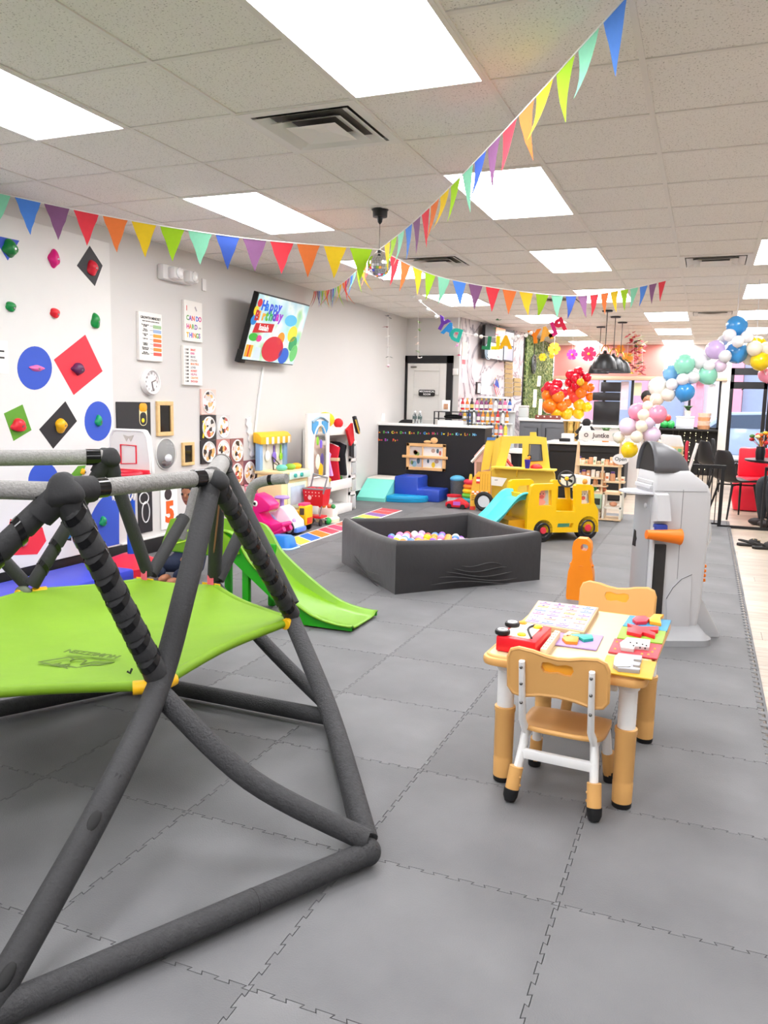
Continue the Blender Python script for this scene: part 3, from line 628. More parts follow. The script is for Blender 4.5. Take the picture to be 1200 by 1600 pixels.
for dz_ in (-.03, .03): part(t, 'socket', M('#c9c6c2', .5), lambda b: b.box((XW+.008, LW(409, 723).y-.018, LW(409, 724).z+dz_-.015), (XW+.0095, LW(409, 723).y+.018, LW(409, 724).z+dz_+.015)))
# ================================================================ dome climber
DK = M('#2e2e30', .7, var=.12, vs_=14, bump=.25, bs=90); FO = M('#3a3a3c', .75, var=.3, vs_=60, bump=.6, bs=140)
GF = M('#8e8c8a', .8, var=.35, vs_=90, bump=.6, bs=150); TAPE = M('#141416', .12, var=.05); CLOTH = M('#252527', .75, var=.1, bump=.3, bs=30)
DC = PZ(180, 1330, 0)
DO = thing('dome_climber', 'foam padded geodesic dome climber with lime green fabric platform', 'dome climber', (-1.95, 2.1, 0))
ZT, ZM, ZB = 1.1, .5, .045
T1, T2, T4, T3 = PZ(100, 768, ZT), PZ(332, 745, ZT), PZ(347, 722, ZT), PZ(168, 714, ZT); T0 = PZ(-140, 717, ZT); T5 = PZ(-190, 760, ZT)
N1, N2, Q2, Q1, N5, N0 = PZ(248, 1072, ZM), PZ(457, 970, ZM), PZ(335, 915, ZM), PZ(232, 907, ZM), PZ(45, 925, ZM), PZ(-230, 1108, ZM)
BA, BB, BC = PZ(572, 1333, ZB), PZ(-15, 1585, ZB), PZ(520, 1122, ZB)
BD = BC+Vector((-1.02, .02, 0)); BE = BD+Vector((-.52, -.9, 0)); BF = BB+Vector((-1.04, 0, 0))
NL = (N5+N0)/2+Vector((-.35, 0, 0))
def bar(p, q, r, m, bow=(0, 0, 0), name='foam_bar', n=16, k=8):
    p = Vector(p); q = Vector(q); mid = (p+q)/2+Vector(bow); pts = spline([p, mid, q], k)
    return part(DO, name, m, lambda b: b.tube(pts, r, n=n)), pts
def bands(o, p, q, fr, r, w=.035):
    d = (Vector(q)-Vector(p)).normalized()
    for f in fr: c = Vector(p).lerp(Vector(q), f); part(o, 'tape_band', TAPE, lambda b: b.cyl(c-d*w/2, c+d*w/2, r+.0022, n=16))
def wrapped(p, q, r, n):
    # bar wrapped in overlapping foam sleeves held by glossy tape
    p = Vector(p); q = Vector(q); L_ = (q-p).length; d = (q-p)/L_; mb = MB(); pts = []; rs = []
    for i in range(n):
        for f, k in ((.0, .92), (.12, 1.02), (.9, 1.1), (.97, 1.06)): pts.append(p+d*L_*(i+f)/n); rs.append(r*k)
    mb.tube(pts, rs, n=18); o = mb.build('foam_bar', DK, DO)
    u = d.cross(Vector((0, 0, 1))).normalized(); v = d.cross(u)
    for i in range(n):
        c = p+d*L_*(i+.1)/n; rr_ = r*1.13
        ring_ = [c+u*math.cos(a)*rr_+v*math.sin(a)*rr_+d*(.022*math.sin(a+.8)) for a in [2*PI*j/16 for j in range(16)]]
        e = MB(); vsx = [x-d*.011 for x in ring_]+[x+d*.011 for x in ring_]
        e.raw(vsx, [(j, (j+1) % 16, 16+(j+1) % 16, 16+j) for j in range(16)]); e.build('tape_band', TAPE, o)
    return o
# base ring
for p, q in ((BA, BB), (BA, BC), (BC, BD), (BD, BE), (BE, BF), (BF, BB)): bar(p, q, .034, FO, name='base_bar')
part(DO, 'base_joint', FO, lambda b: b.ball(BA+Vector((.003, .003, .004)), .041, 18)); part(DO, 'base_joint', FO, lambda b: b.ball(BC, .036, 14))
part(DO, 'foam_seam', TAPE, lambda b: b.cyl(BB.lerp(BA, .63), BB.lerp(BA, .6305), .0347, n=16))
# lower struts
o, _ = bar(N1+Vector((0, 0, -.02)), BA+Vector((-.005, .01, .035)), .033, FO, (-.02, -.03, -.035))
bar(N2, BA+Vector((-.005, .02, .03)), .033, FO, (.02, 0, .01)); bar(N2, BC+Vector((.0, -.01, .03)), .026, DK)
bar(Q2, BC+Vector((-.01, .0, .04)), .03, FO, (0, 0, -.02)); bar(Q1, BD, .03, DK); bar(N5, BD, .03, DK); bar(N5, BE, .03, DK); bar(N0, BB, .03, DK); bar(N0, BF, .03, DK)
# long bar from the top joint over the platform corner down to the floor
pts = spline([T2+Vector((-.005, 0, -.02)), T2.lerp(N1, .55)+Vector((.02, -.02, 0)), N1+Vector((.005, -.01, .0)), N1.lerp(BB, .45)+Vector((.03, -.01, .02)), BB+Vector((-.005, -.005, .01))], 10)
lo = part(DO, 'foam_bar', DK, lambda b: b.tube(pts, .036, n=18))
for f in (.63, .72, .79, .95):
    c = pts[int(f*40)]; d_ = (EYE-c).normalized(); ax = (pts[int(f*40)-1]-c).normalized(); part(lo, 'worn_patch', M('#131314', .7), lambda b: b.ball((0, 0, 0), 1, 12, mtx=frame(c+d_*.0345, ax, d_) @ Matrix.Diagonal((.034, .0065, .015, 1))))
# upper struts
wrapped(T1+Vector((.02, .01, -.05)), N1+Vector((-.005, 0, .03)), .034, 8); wrapped(T2+Vector((.01, .03, -.04)), N2+Vector((0, 0, .02)), .031, 8)
bar(T4, N2+Vector((-.03, .06, .05)), .026, DK); bar(T3, Q1+Vector((0, 0, .03)), .03, DK); wrapped(T3+Vector((-.02, 0, -.03)), N5+Vector((.02, 0, .03)), .028, 6)
bar(T0, N5+Vector((-.01, 0, .03)), .028, DK); wrapped(T1+Vector((-.05, -.02, -.04)), N0+Vector((0, 0, .03)), .032, 8)
bs1, _ = bar(T4+Vector((-.01, -.01, -.03)), Q2+Vector((0, 0, .04)), .032, DK); part(bs1, 'foam_slit', M('#8a5a48', .7), lambda b: b.cyl((T4+Vector((.008, -.031, -.15))), (Q2+Vector((.008, -.031, .08))), .004, n=6))
bar(Q1+Vector((.01, .01, .03)), PY(288, 808, 3.3), .03, DK); bar(Q2+Vector((.02, .0, .03)), PY(376, 832, 3.25), .03, DK)
# top ring with speckled grey foam
for p, q, fr, r in ((T1, T2, (.2, .88), .0275), (T0, T3, (.92,), .034), (T2, T4, (.93,), .036), (T5, T1, (), .027)):
    o, _ = bar(p, q, r, GF); bands(o, p, q, fr, r, .045 if r < .03 else .06)
# fabric joint covers
def cover(c, r, dirs):
    b = MB(); b.ball(c, r, 18, sc=(1.15, 1.1, .95))
    for v in b.bm.verts: v.co += (v.co-Vector(c))*(.12*math.sin(v.co.x*90)+.1*math.sin(v.co.z*70+2))
    for d in dirs: d = Vector(d).normalized(); b.cyl(Vector(c), Vector(c)+d*r*1.9, r*.86, r*.78, n=14)
    return b.build('joint_cover', CLOTH, DO)
cover(T1, .05, (N1-T1, N0-T1, T2-T1)); cover(T2+Vector((0, 0, -.01)), .044, (N1-T2, N2-T2)); cover(T3, .046, (Q1-T3, N5-T3)); cover(T4, .036, (N2-T4, Q2-T4))
# platform
LIME = M('#739c12', .6, var=.06, vs_=6, bump=.25, bs=7)
edge = [N0, N1, N2, Q2+Vector((.03, 0, 0)), Q1+Vector((-.02, 0, 0)), N5, NL]
ins = []; cen = sum(edge, Vector())/len(edge)
for e in edge: ins.append(e.lerp(cen, .03))
dense = []
for i in range(len(ins)):
    a = ins[i]; b_ = ins[(i+1) % len(ins)]
    for j in range(10): f = j/10; dense.append(a.lerp(b_, f)+(cen-a.lerp(b_, f))*.05*math.sin(PI*f))
def plat(b):
    vs_ = []; fs = []; R = 10; n = len(dense)
    for k in range(R):
        s = 1-k/R
        for p in dense: q = cen+(p-cen)*s; vs_.append(q+Vector((0, 0, -.05*(1-s*s)+.012)))
    vs_.append(cen+Vector((0, 0, -.04)))
    for k in range(R-1):
        for i in range(n): fs.append((k*n+i, k*n+(i+1) % n, (k+1)*n+(i+1) % n, (k+1)*n+i))
    for i in range(n): fs.append(((R-1)*n+i, (R-1)*n+(i+1) % n, R*n))
    b.raw(vs_, fs)
po = part(DO, 'fabric_platform', LIME, plat)
for i, (a, b_) in enumerate(((N0, N1), (N1, N2), (N2, Q2), (Q1, N5), (N5, NL), (NL, N0))):
    a2 = a.lerp(b_, .06 if (a-b_).length > .5 else .1)+(cen-a)*.02; b2 = b_.lerp(a, .06)+(cen-b_)*.02; m = (a2+b2)/2+(cen-(a2+b2)/2)*.045
    part(po, 'sleeve', LIME, lambda b: b.tube(spline([a2, m, b2], 8), .017, n=10))
YS = M('#f2b90f', .5)
def strap(c, d, m=YS, w=.04, l=.05):
    c = Vector(c); d = Vector(d).normalized(); b = MB(); b.tube([c, c+d*l], .0215, n=10); return b.build('corner_strap', m, DO)
strap(N1, N0-N1, l=.075); strap(N1, N2-N1, l=.07); strap(N2, N1-N2, l=.06); strap(N5+Vector((.02, 0, 0)), Q1-N5, l=.06); strap(N5, NL-N5, l=.06)
PKS = M('#e8607a', .5)
for c in (Q1, Q2): part(DO, 'pink_strap', PKS, lambda b: b.box(c+Vector((-.017, -.035, -.01)), c+Vector((.017, -.03, .055)), .002, 1)); part(DO, 'strap_webbing', YS, lambda b: b.box(c+Vector((-.05, -.028, -.012)), c+Vector((.05, -.024, .018)), .002, 1))
part(DO, 'joint_knob', M('#5c6450', .6), lambda b: b.ball(N5+Vector((0, -.03, .01)), .035, 12, sc=(1.2, .7, .7)))
# printed logo on the fabric
def onplat(x, y): return PZ(x, y, ZM-.012)
INKG = M('#4f6a10', .6)
LP = lambda u, v: onplat(30+u*230/1200, 980+v*110/574)
def logo(b):
    for pl_ in ([(160, 283), (400, 245), (440, 255), (420, 275), (455, 262), (520, 262), (545, 272), (500, 305), (610, 282), (770, 286), (660, 306), (590, 306), (470, 330), (300, 300)], [(160, 283), (380, 330), (400, 350), (470, 352), (505, 335)], [(265, 305), (340, 290), (300, 312), (410, 300), (370, 330)]):
        b.tube([LP(*p) for p in pl_], .0045, n=5, flat=.35)
part(po, 'printed_logo', INKG, logo, kind='stuff')
p0, p1 = LP(400, 200), LP(800, 250); exl = (p0-p1).normalized(); eyl = Vector((0, 0, 1)).cross(exl)
part(po, 'lettering', INKG, lambda b: addtext(b, 'HUMIZZEN', .042, frame((p0+p1)/2+Vector((0, 0, .004)), exl, eyl), bold=.0015))
part(DO, 'zip_tie', M('#121214', .4), lambda b: b.tube([PZ(206, 1045, .52), PZ(203, 1052, .51), PZ(199, 1049, .515)], .004, n=5))
# ================================================================ blue crash mat
bm0 = [PZ(-80, 900, 0), PZ(60, 880, 0)]
solo('crash_mat', 'royal blue vinyl crash mat on the floor behind the dome', 'mat', M('#3a46c4', .4, var=.06, bump=.2, bs=6), lambda b: b.box((-4.38, 3.1, 0), (-3.88, 4.72, .1), .02))
# ================================================================ freestanding slide
SL = thing('toddler_slide', 'lime green plastic toddler slide next to the dome climber', 'slide', (-2.55, 4.4, 0)); SG = M('#6ea010', .35, var=.03); SG_SHADE = M('#1f960e', .4)  # second, darker green: shade of the side walls painted into their colour
YN, YF = 4.2, 4.6
prof = [(-3.17, .54), (-3.0, .56), (-2.8, .555), (-2.7, .545), (-2.64, .49), (-2.57, .385), (-2.47, .30), (-2.33, .2), (-2.2, .12), (-2.1, .075), (-1.98, .05), (-1.87, .045)]
def chute(b):
    vs_ = []; fs = []; S = spline([(x, 0, z) for x, z in prof], 4); sec = [(YN-.015, -.005), (YN, .0), (YN+.02, 0), (YN+.045, -.075), (YN+.1, -.085), (YF-.1, -.085), (YF-.045, -.075), (YF-.02, 0), (YF, 0), (YF+.015, -.005)]
    for i, p in enumerate(S):
        k = min(1, max(.25, p.z/.25))
        for y, dz_ in sec: vs_.append((p.x, y, max(.012, p.z+dz_*k)))
    n = len(sec)
    for i in range(len(S)-1):
        for j in range(n-1): fs.append((i*n+j, (i+1)*n+j, (i+1)*n+j+1, i*n+j+1))
    b.raw(vs_, fs)
ch = part(SL, 'chute', SG, chute)
so = ch.modifiers.new('thick', 'SOLIDIFY'); so.thickness = .008; so.offset = -1
def skirt(y):
    S = spline([(x, 0, z) for x, z in prof], 4); vs_ = []; fs = []
    for p in S:
        if p.x < -2.72: lo_ = .38
        else: lo_ = max(.012, min(p.z-.05, .38+(p.x+2.72)*-.75))
        vs_ += [(p.x, y, p.z-.004), (p.x, y, lo_), (p.x, y+.012, lo_), (p.x, y+.012, p.z-.004)]
    for i in range(len(S)-1):
        for j in range(4): fs.append((i*4+j, (i+1)*4+j, (i+1)*4+(j+1) % 4, i*4+(j+1) % 4))
    return vs_, fs
part(SL, 'side_wall', SG_SHADE, lambda b: b.raw(*skirt(YN))); part(SL, 'side_wall', SG_SHADE, lambda b: b.raw(*skirt(YF-.012)))
tpn = part(SL, 'top_panel', SG, lambda b: b.prism([(p.x, p.z) for p in (PY(249, 859, YN-.02), PY(350, 869, YN-.02), PY(374, 866, YN-.02), PY(362, 845, YN-.02), PY(340, 825, YN-.02), PY(306, 803, YN-.02), PY(266, 811, YN-.02))], .018, frame((0, YN-.003, 0), (1, 0, 0), (0, 0, 1)), bev=.004))
part(tpn, 'embossed_face', M('#c3f23a', .3), lambda b: (b.tube(spline([PY(265, 842, YN-.022), PY(270, 848, YN-.022), PY(280, 848, YN-.022), PY(292, 844, YN-.022)], 5), .006, n=6), b.ball(PY(282, 830, YN-.022), .008, 8), b.ball(PY(294, 829, YN-.022), .008, 8)))
for x_, y_ in ((-2.98, YF-.06), (-2.64, YF-.06), (-2.64, YN+.02)): part(SL, 'support_leg', SG_SHADE, lambda b: b.box((x_, y_, 0), (x_+.05, y_+.04, .42), .01))
part(SL, 'printed_mark', M('#30480c', .5), lambda b: b.box(PY(399, 829, YF+.017), PY(413, 828, YF+.017)+Vector((0, .001, .006))))
for sg, y, pts in ((0, YN-.01, [(285, 840), (296, 806), (309, 763), (335, 752), (352, 752)]), (1, YF-.1, [(386, 812), (388, 785), (396, 760), (416, 751), (448, 748)])):
    sp = spline([PY(px, py, y) for px, py in pts], 6); hh = part(SL, 'handrail', GF, lambda b: b.tube(sp, .034, n=16))
    part(hh, 'tape_band', TAPE, lambda b: b.cyl(sp[-6], sp[-5], .0355, n=16))
# ================================================================ child behind the slide
def skinfig(name, nodes, edges, mat, parent, sub=2, rootv=0):
    me = bpy.data.meshes.new(name); me.from_pydata([n[0] for n in nodes], edges, []); o = bpy.data.objects.new(name, me); COL.objects.link(o); o.parent = parent
    sk = o.modifiers.new('skin', 'SKIN'); sk.use_smooth_shade = True
    for i, n in enumerate(nodes): r = n[1]; me.skin_vertices[0].data[i].radius = r if isinstance(r, tuple) else (r, r); me.skin_vertices[0].data[i].use_root = (i == rootv)
    sb = o.modifiers.new('sub', 'SUBSURF'); sb.levels = sub; sb.render_levels = sub; me.materials.append(mat); return o
SK = M('#a0684a', .55); NV = M('#1d2740', .8, var=.15, bump=.3, bs=25); HAIR = M('#171311', .7, var=.3, vs_=60, bump=.5, bs=120)
KX, KY = -3.62, 5.12
kid = thing('person', 'child in navy clothes sitting on the floor behind the lime slide', 'person', (KX, KY, 0), rz=0)
hv = lambda x, y, z: (x, y, z)
nodes = [((0, 0, .12), .1), ((0, -.02, .3), .095), ((0, -.03, .42), .1), ((0, -.03, .49), .04), ((0, -.03, .55), .04),
         ((-.12, -.03, .43), .045), ((-.15, -.1, .3), .036), ((-.1, -.24, .2), .028), ((.12, -.03, .43), .045), ((.16, -.1, .3), .036), ((.12, -.24, .22), .028),
         ((-.09, -.12, .1), .07), ((-.16, -.34, .12), .055), ((-.06, -.3, .05), .04), ((.09, -.12, .1), .07), ((.18, -.33, .12), .055), ((.06, -.36, .05), .04)]
skinfig('body', nodes, [(0, 1), (1, 2), (2, 3), (3, 4), (2, 5), (5, 6), (6, 7), (2, 8), (8, 9), (9, 10), (0, 11), (11, 12), (12, 13), (0, 14), (14, 15), (15, 16)], NV, kid)
def head(b, c, r, up=1):
    b.ball(c, r, 20, sc=(.82, .95, 1.1)); c = Vector(c)
    b.ball(c+Vector((0, -r*.92, -.1*r)), r*.16, 10, sc=(.8, 1, 1.1))
    for s in (-1, 1): b.ball(c+Vector((s*r*.82, 0, -.05*r)), r*.2, 8, sc=(.4, .8, 1.2))
hd_ = part(kid, 'head', SK, lambda b: head(b, (0, -.03, .64), .095), world=False)
part(hd_, 'hair', HAIR, lambda b: (b.ball((0, -.012, .665), .103, 18, sc=(.88, .98, 1.0)),), world=False)
part(hd_, 'eyes', M('#181412', .3), lambda b: [b.ball((s*.03, -.114, .645), .011, 8) for s in (-1, 1)], world=False)
part(hd_, 'mouth', M('#8a4a40', .5), lambda b: b.ball((0, -.112, .595), .018, 8, sc=(1, .3, .3)), world=False)
def hand(b, c, s, d=(0, -1, -.2)):
    c = Vector(c); d = Vector(d).normalized(); u = d.cross(Vector((0, 0, 1))).normalized(); b.ball(c+d*.02, .024, 10, sc=(1, 1, .6))
    for i, l in enumerate((.03, .037, .034, .027)): p = c+d*.035+u*(i-1.5)*.013; b.tube([p, p+d*l*.6, p+d*l+Vector((0, 0, -.012))], [.007, .0065, .005], n=6)
    p = c+u*s*.02; b.tube([p, p+u*s*.018+d*.015, p+u*s*.02+d*.035], [.008, .007, .005], n=6)
for s in (-1, 1): part(kid, 'hand', SK, lambda b: hand(b, (s*.11-.0 if s > 0 else -.1, -.25, .2), -s), world=False)
part(kid, 'foot', SK, lambda b: b.ball((-.02, -.36, .04), .035, 12, sc=(.9, 1.9, .9)), world=False); part(kid, 'foot', SK, lambda b: b.ball((.1, -.43, .04), .035, 12, sc=(.9, 1.9, .9)), world=False)
# ================================================================ ball pit
F0, FL_, FR_ = PZ(617, 929, 0), PZ(534, 879, 0), PZ(843, 906, 0)
pu = (FR_-F0); pv = (FL_-F0); PB = F0+pu+pv
pit = thing('ball_pit', 'square black fabric foam ball pit filled with coloured balls', 'ball pit', ((F0+PB)/2)); PM = M('#1c1a1d', .62, var=.12, vs_=4, bump=.5, bs=5, sheen=.3)
corners = [F0, FR_, PB, FL_]; pc = (F0+PB)/2; hgt = .385
for i in range(4):
    a, c = corners[i], corners[(i+1) % 4]
    def wallp(b):
        ai, ci = a+(pc-a).normalized()*.085, c+(pc-c).normalized()*.085; n_ = 16; vs_ = []; fs = []
        for k in range(n_+1):
            f = k/n_; o_ = a.lerp(c, f); i_ = ai.lerp(ci, f); out = (o_-i_).normalized()*.022*math.sin(PI*f); dip = -.02*math.sin(PI*f)
            vs_ += [o_+Vector((0, 0, 0)), o_+out*1.4+Vector((0, 0, hgt*.4)), o_+out+Vector((0, 0, hgt-.03+dip)), o_.lerp(i_, .25)+Vector((0, 0, hgt+dip)), o_.lerp(i_, .75)+Vector((0, 0, hgt+dip)), i_+Vector((0, 0, hgt-.03+dip)), i_+Vector((0, 0, 0))]
        for k in range(n_):
            for j in range(6): fs.append((k*7+j, (k+1)*7+j, (k+1)*7+j+1, k*7+j+1))
        b.raw(vs_, fs)
    wl = part(pit, 'padded_wall', PM, wallp, sharp=1.2)
    if i in (0, 3):
        nd = (a+c)/2-pc; nd = nd.normalized()
        for k in range(5 if i == 0 else 3):
            z = .05+.035*k; f0 = .22+.05*k; f1 = .86-.04*k; pts = [a.lerp(c, f0+(f1-f0)*t/10)+nd*(.026*math.sin(PI*(f0+(f1-f0)*t/10))+.006)+Vector((0, 0, z+.02*math.sin(t*.5+k)-.004*t)) for t in range(11)]
            part(wl, 'fabric_crease', PM, lambda b: b.tube(pts, [.001]+[.005]*9+[.001], n=6, flat=.6))
part(pit, 'pit_floor', PM, lambda b: b.raw([x.lerp(pc, .09)+Vector((0, 0, z)) for z in (0, .15) for x in corners], [(0, 3, 2, 1), (4, 5, 6, 7)]+[(i, (i+1) % 4, 4+(i+1) % 4, 4+i) for i in range(4)]))
BC_ = [('purple', '#8a4ac0'), ('yellow', '#f6cf1e'), ('pink', '#f48fc0'), ('red', '#e8514f'), ('blue', '#5a8fe0'), ('white', '#f2efec'), ('orange', '#f29a3a'), ('lilac', '#c79be6')]
random.seed(5); br0 = .034; balls = {}; nb = 0; spots = []
for layer, z in ((0, .15+br0), (1, .15+br0+.0555)):
    for gi in range(-9, 10):
        for gj in range(-9, 10):
            u = (gi+.5*(gj % 2)+.5*layer)*.0715; v = gj*.062+.0207*layer; p = pc+pu.normalized()*u+pv.normalized()*v
            if abs(u) > .48 or abs(v) > .44: continue
            c = PY(666, 840, 6.2); d = ((p.x-c.x)**2+(p.y-c.y)**2)**.5
            if layer == 0 and d > .5: continue
            if layer == 1 and d > .3: continue
            if layer == 1 and random.random() < .25: continue
            spots.append((p.x, p.y, z))
for i, s in enumerate(spots):
    nm, q = random.choice(BC_)
    if nm not in balls: o = MB().ball((0, 0, 0), br0, 18).build('play_ball', M(q, .35, var=.02), world=False); balls[nm] = o; tag(o, nm+' plastic play ball in the black ball pit', 'ball', nm+' balls in the ball pit')
    else: o = inst(balls[nm], (0, 0, 0))
    o.location = s
# ================================================================ kids table
TAN = M('#dda864', .45, var=.04); TTOP = M('#cdb58f', .4, var=.08, vs_=16); WP = M('#efefef', .4, var=.02); RUB = M('#151517', .6)
tc = Vector((-.375, 3.03, 0)); trz = math.radians(-3.2); TWd, TL = .56, .83
tb = thing('kids_table', 'small adjustable kids table with tan edge and white upper legs', 'table', tc, trz)
part(tb, 'table_top', TTOP, lambda b: b.prism(rrect(TWd-.04, TL-.04, .03), .012, Matrix.Translation((0, 0, .487))), world=False)
part(tb, 'edge_band', TAN, lambda b: b.prism(rrect(TWd, TL, .05, 6), .032, Matrix.Translation((0, 0, .463)), bev=.008, holes=[rrect(TWd-.045, TL-.045, .03)]) if False else b.prism(rrect(TWd, TL, .05, 6), .03, Matrix.Translation((0, 0, .462)), bev=.009), world=False)
part(tb, 'rim', TAN, lambda b: b.tube([(x, y, .492) for x, y in rrect(TWd-.035, TL-.035, .04, 5)], .0085, n=8, closed=True), world=False)
part(tb, 'apron', WP, lambda b: (b.box((-.21, -.3, .43), (.21, -.28, .465)), b.box((-.21, .28, .43), (.21, .3, .465)), b.box((-.22, -.28, .43), (-.2, .28, .465)), b.box((.2, -.28, .43), (.22, .28, .465))), world=False)
part(tb, 'under_shelf', M('#e2e1df', .5), lambda b: b.box((-.15, -.1, .33), (.15, .3, .36), .01), world=False)
for sx in (-1, 1):
    for sy in (-1, 1):
        x, y = sx*.213, sy*.3
        lg = part(tb, 'leg', WP, lambda b: b.lathe([(.037, .463), (.037, .425), (.031, .42), (.03, .24), (.03, .2)][::-1], (x, y, 0), 20), world=False)
        part(lg, 'leg_sleeve', TAN, lambda b: b.lathe([(.034, .02), (.035, .09), (.0335, .095), (.0345, .1), (.0355, .262), (.038, .268), (.038, .284), (.031, .286)], (x, y, 0), 20), world=False)
        part(lg, 'foot', RUB, lambda b: b.lathe([(.03, 0), (.033, .004), (.034, .022), (.03, .024)], (x, y, 0), 20), world=False)
# ---- chair (local frame: front is +y)
def make_chair(lab, loc, rz):
    t = thing('kids_chair', lab, 'chair', loc, rz, 'kids chairs at the small table')
    for sx in (-1, 1):
        x = sx*.118
        rl = part(t, 'rear_leg', WP, lambda b: b.tube([(x*1.12, -.165, .1), (x*1.04, -.13, .19), (x, -.125, .24), (x*.98, -.188, .3), (x*.98, -.228, .52)], [.019, .019, .018, .015, .013], n=10, flat=.8), world=False)
        for z in (.44, .5, .37): part(rl, 'screw', M('#777777', .3, metal=1), lambda b: b.ball((x*.98, -.24+(.52-z)*.17, z), .006, 8), world=False)
        sl = part(rl, 'leg_sleeve', TAN, lambda b: b.tube([(x*1.2, -.19, .035), (x*1.13, -.17, .12)], .024, n=14), world=False)
        part(rl, 'foot', RUB, lambda b: b.tube([(x*1.225, -.2, .004), (x*1.22, -.196, .02), (x*1.2, -.19, .045)], [.018, .025, .026], n=14), world=False)
        for z in (.06, .09): part(rl, 'peg', TAN, lambda b: b.ball((x*1.19+sx*-.024, -.185, z), .006, 8), world=False)
        fl_ = part(t, 'front_leg', WP, lambda b: b.tube([(x*1.12, .1, .1), (x*1.02, .07, .24)], .018, n=12), world=False)
        part(fl_, 'leg_sleeve', TAN, lambda b: b.tube([(x*1.18, .118, .03), (x*1.12, .1, .12)], .023, n=14), world=False)
        part(fl_, 'foot', RUB, lambda b: b.tube([(x*1.2, .122, .003), (x*1.18, .118, .045)], [.024, .025], n=14), world=False)
        part(t, 'side_rail', WP, lambda b: b.box((x-.012, -.13, .215), (x+.012, .09, .24), .004), world=False)
    part(t, 'stretcher', WP, lambda b: b.box((-.125, -.155, .145), (.125, -.135, .18), .005), world=False)
    def seat(b):
        vs_ = []; fs = []; n = 12
        for j in range(n+1):
            for i in range(n+1):
                u = i/n*2-1; v = j/n*2-1; x = .145*u*(1-.1*abs(v)**4); y = -.01+.145*v*(1-.12*abs(u)**4)
                z = .255-.012*(1-u*u)*(1-v*v)+(.012*max(0, -v)**3)-.02*max(0, v)**4; vs_.append((x, y, z))
        for j in range(n):
            for i in range(n): a = j*(n+1)+i; fs.append((a, a+1, a+n+2, a+n+1))
        b.raw(vs_, fs)
    so_ = part(t, 'seat', TAN, seat, world=False); md = so_.modifiers.new('t', 'SOLIDIFY'); md.thickness = .016
    out = [(-.165, -.06)]+[(-.165, .05)]+[(-.155, .075), (-.13, .085), (-.08, .08), (-.04, .07), (0, .066), (.04, .07), (.08, .08), (.13, .085), (.155, .075), (.165, .05), (.165, -.06), (.15, -.082), (.12, -.088), (.06, -.075), (0, -.07), (-.06, -.075), (-.12, -.088), (-.15, -.082)]
    hole = [(-.055, .03), (-.05, .048), (-.03, .052), (0, .044), (.03, .052), (.05, .048), (.055, .03), (.045, .012), (.025, .01), (0, .016), (-.025, .01), (-.045, .012)]
    fr = frame((0, -.21, .475), (1, 0, 0), (0, -.16, 1))
    bk = part(t, 'backrest', TAN, lambda b: b.prism(out, .018, fr @ Matrix.Translation((0, 0, -.018)), holes=[hole[::-1]]), world=False)
    part(bk, 'hole_trim', M('#f0a832', .4), lambda b: b.prism([(p[0]*.98, p[1]) for p in hole], .004, fr @ Matrix.Translation((0, 0, -.016))), world=False)
    part(bk, 'rim', TAN, lambda b: b.tube([fr @ Vector((x, y, -.004)) for x, y in out], .0075, n=6, closed=True), world=False)
    return t
c1 = make_chair('tan kids chair with white frame tucked under table front, backrest seen whole', (-.385, 2.78, 0), math.radians(-3.5))
c2 = copy_thing(c1, (-.335, 3.495, 0), math.radians(176), label='tan kids chair on the far side of table, only its backrest top showing')
# ---- things on the table
ZTAB = .5
def flat(parent, name, m, pts, z, t, bev=0, px=True):
    q = [PZ(x, y, z) for x, y in pts]
    return part(parent, name, m, lambda b: b.prism([(p.x, p.y) for p in q], t, Matrix.Translation((0, 0, z)), bev=bev))
def board(name, lab, col, pts, z, t):
    q = [PZ(x, y, z+t) for x, y in pts]; c = sum(q, Vector())/len(q); th_ = thing(name, lab, 'puzzle', (c.x, c.y, z), group=None)
    part(th_, 'board', M(col, .5, var=.05), lambda b: b.prism([(p.x, p.y) for p in q], t, Matrix.Translation((0, 0, z)), bev=.002)); return th_, q
ab, q = board('alphabet_board', 'wooden alphabet puzzle board with pastel letter tiles', '#c4a880', [(841, 938), (936, 949), (913, 988), (817, 972)], ZTAB, .022)
ins_ = lambda u, v: (q[0].lerp(q[1], u)).lerp(q[3].lerp(q[2], u), v)
part(ab, 'printed_sheet', M('#a9a4d8', .5), lambda b: b.prism([(p.x, p.y) for p in (ins_(.03, .04), ins_(.97, .04), ins_(.97, .96), ins_(.03, .96))], .002, Matrix.Translation((0, 0, ZTAB+.022))))
e_x = (q[1]-q[0]).normalized(); random.seed(2)
for r in range(6):
    for c in range(4):
        p = ins_(.15+.235*c, .12+.152*r); ch = 'ABCDEFGHIJKLMNOPQRSTUVWX'[r*4+c]
        bl_ = part(ab, 'letter_tile', M(random.choice(['#e8a8b8', '#ecd27a', '#a8bce8', '#dedad6', '#c8aee0', '#eebc98']), .5), lambda b: b.prism(rrect(.045, .032, .006), .003, frame(p+Vector((0, 0, .002)), e_x, Vector((0, 0, 1)).cross(e_x))))
        part(bl_, 'letter', M('#5a54a8', .5), lambda b: addtext(b, ch, .026, frame(p+Vector((0, 0, .0055)), e_x, Vector((0, 0, 1)).cross(e_x))))
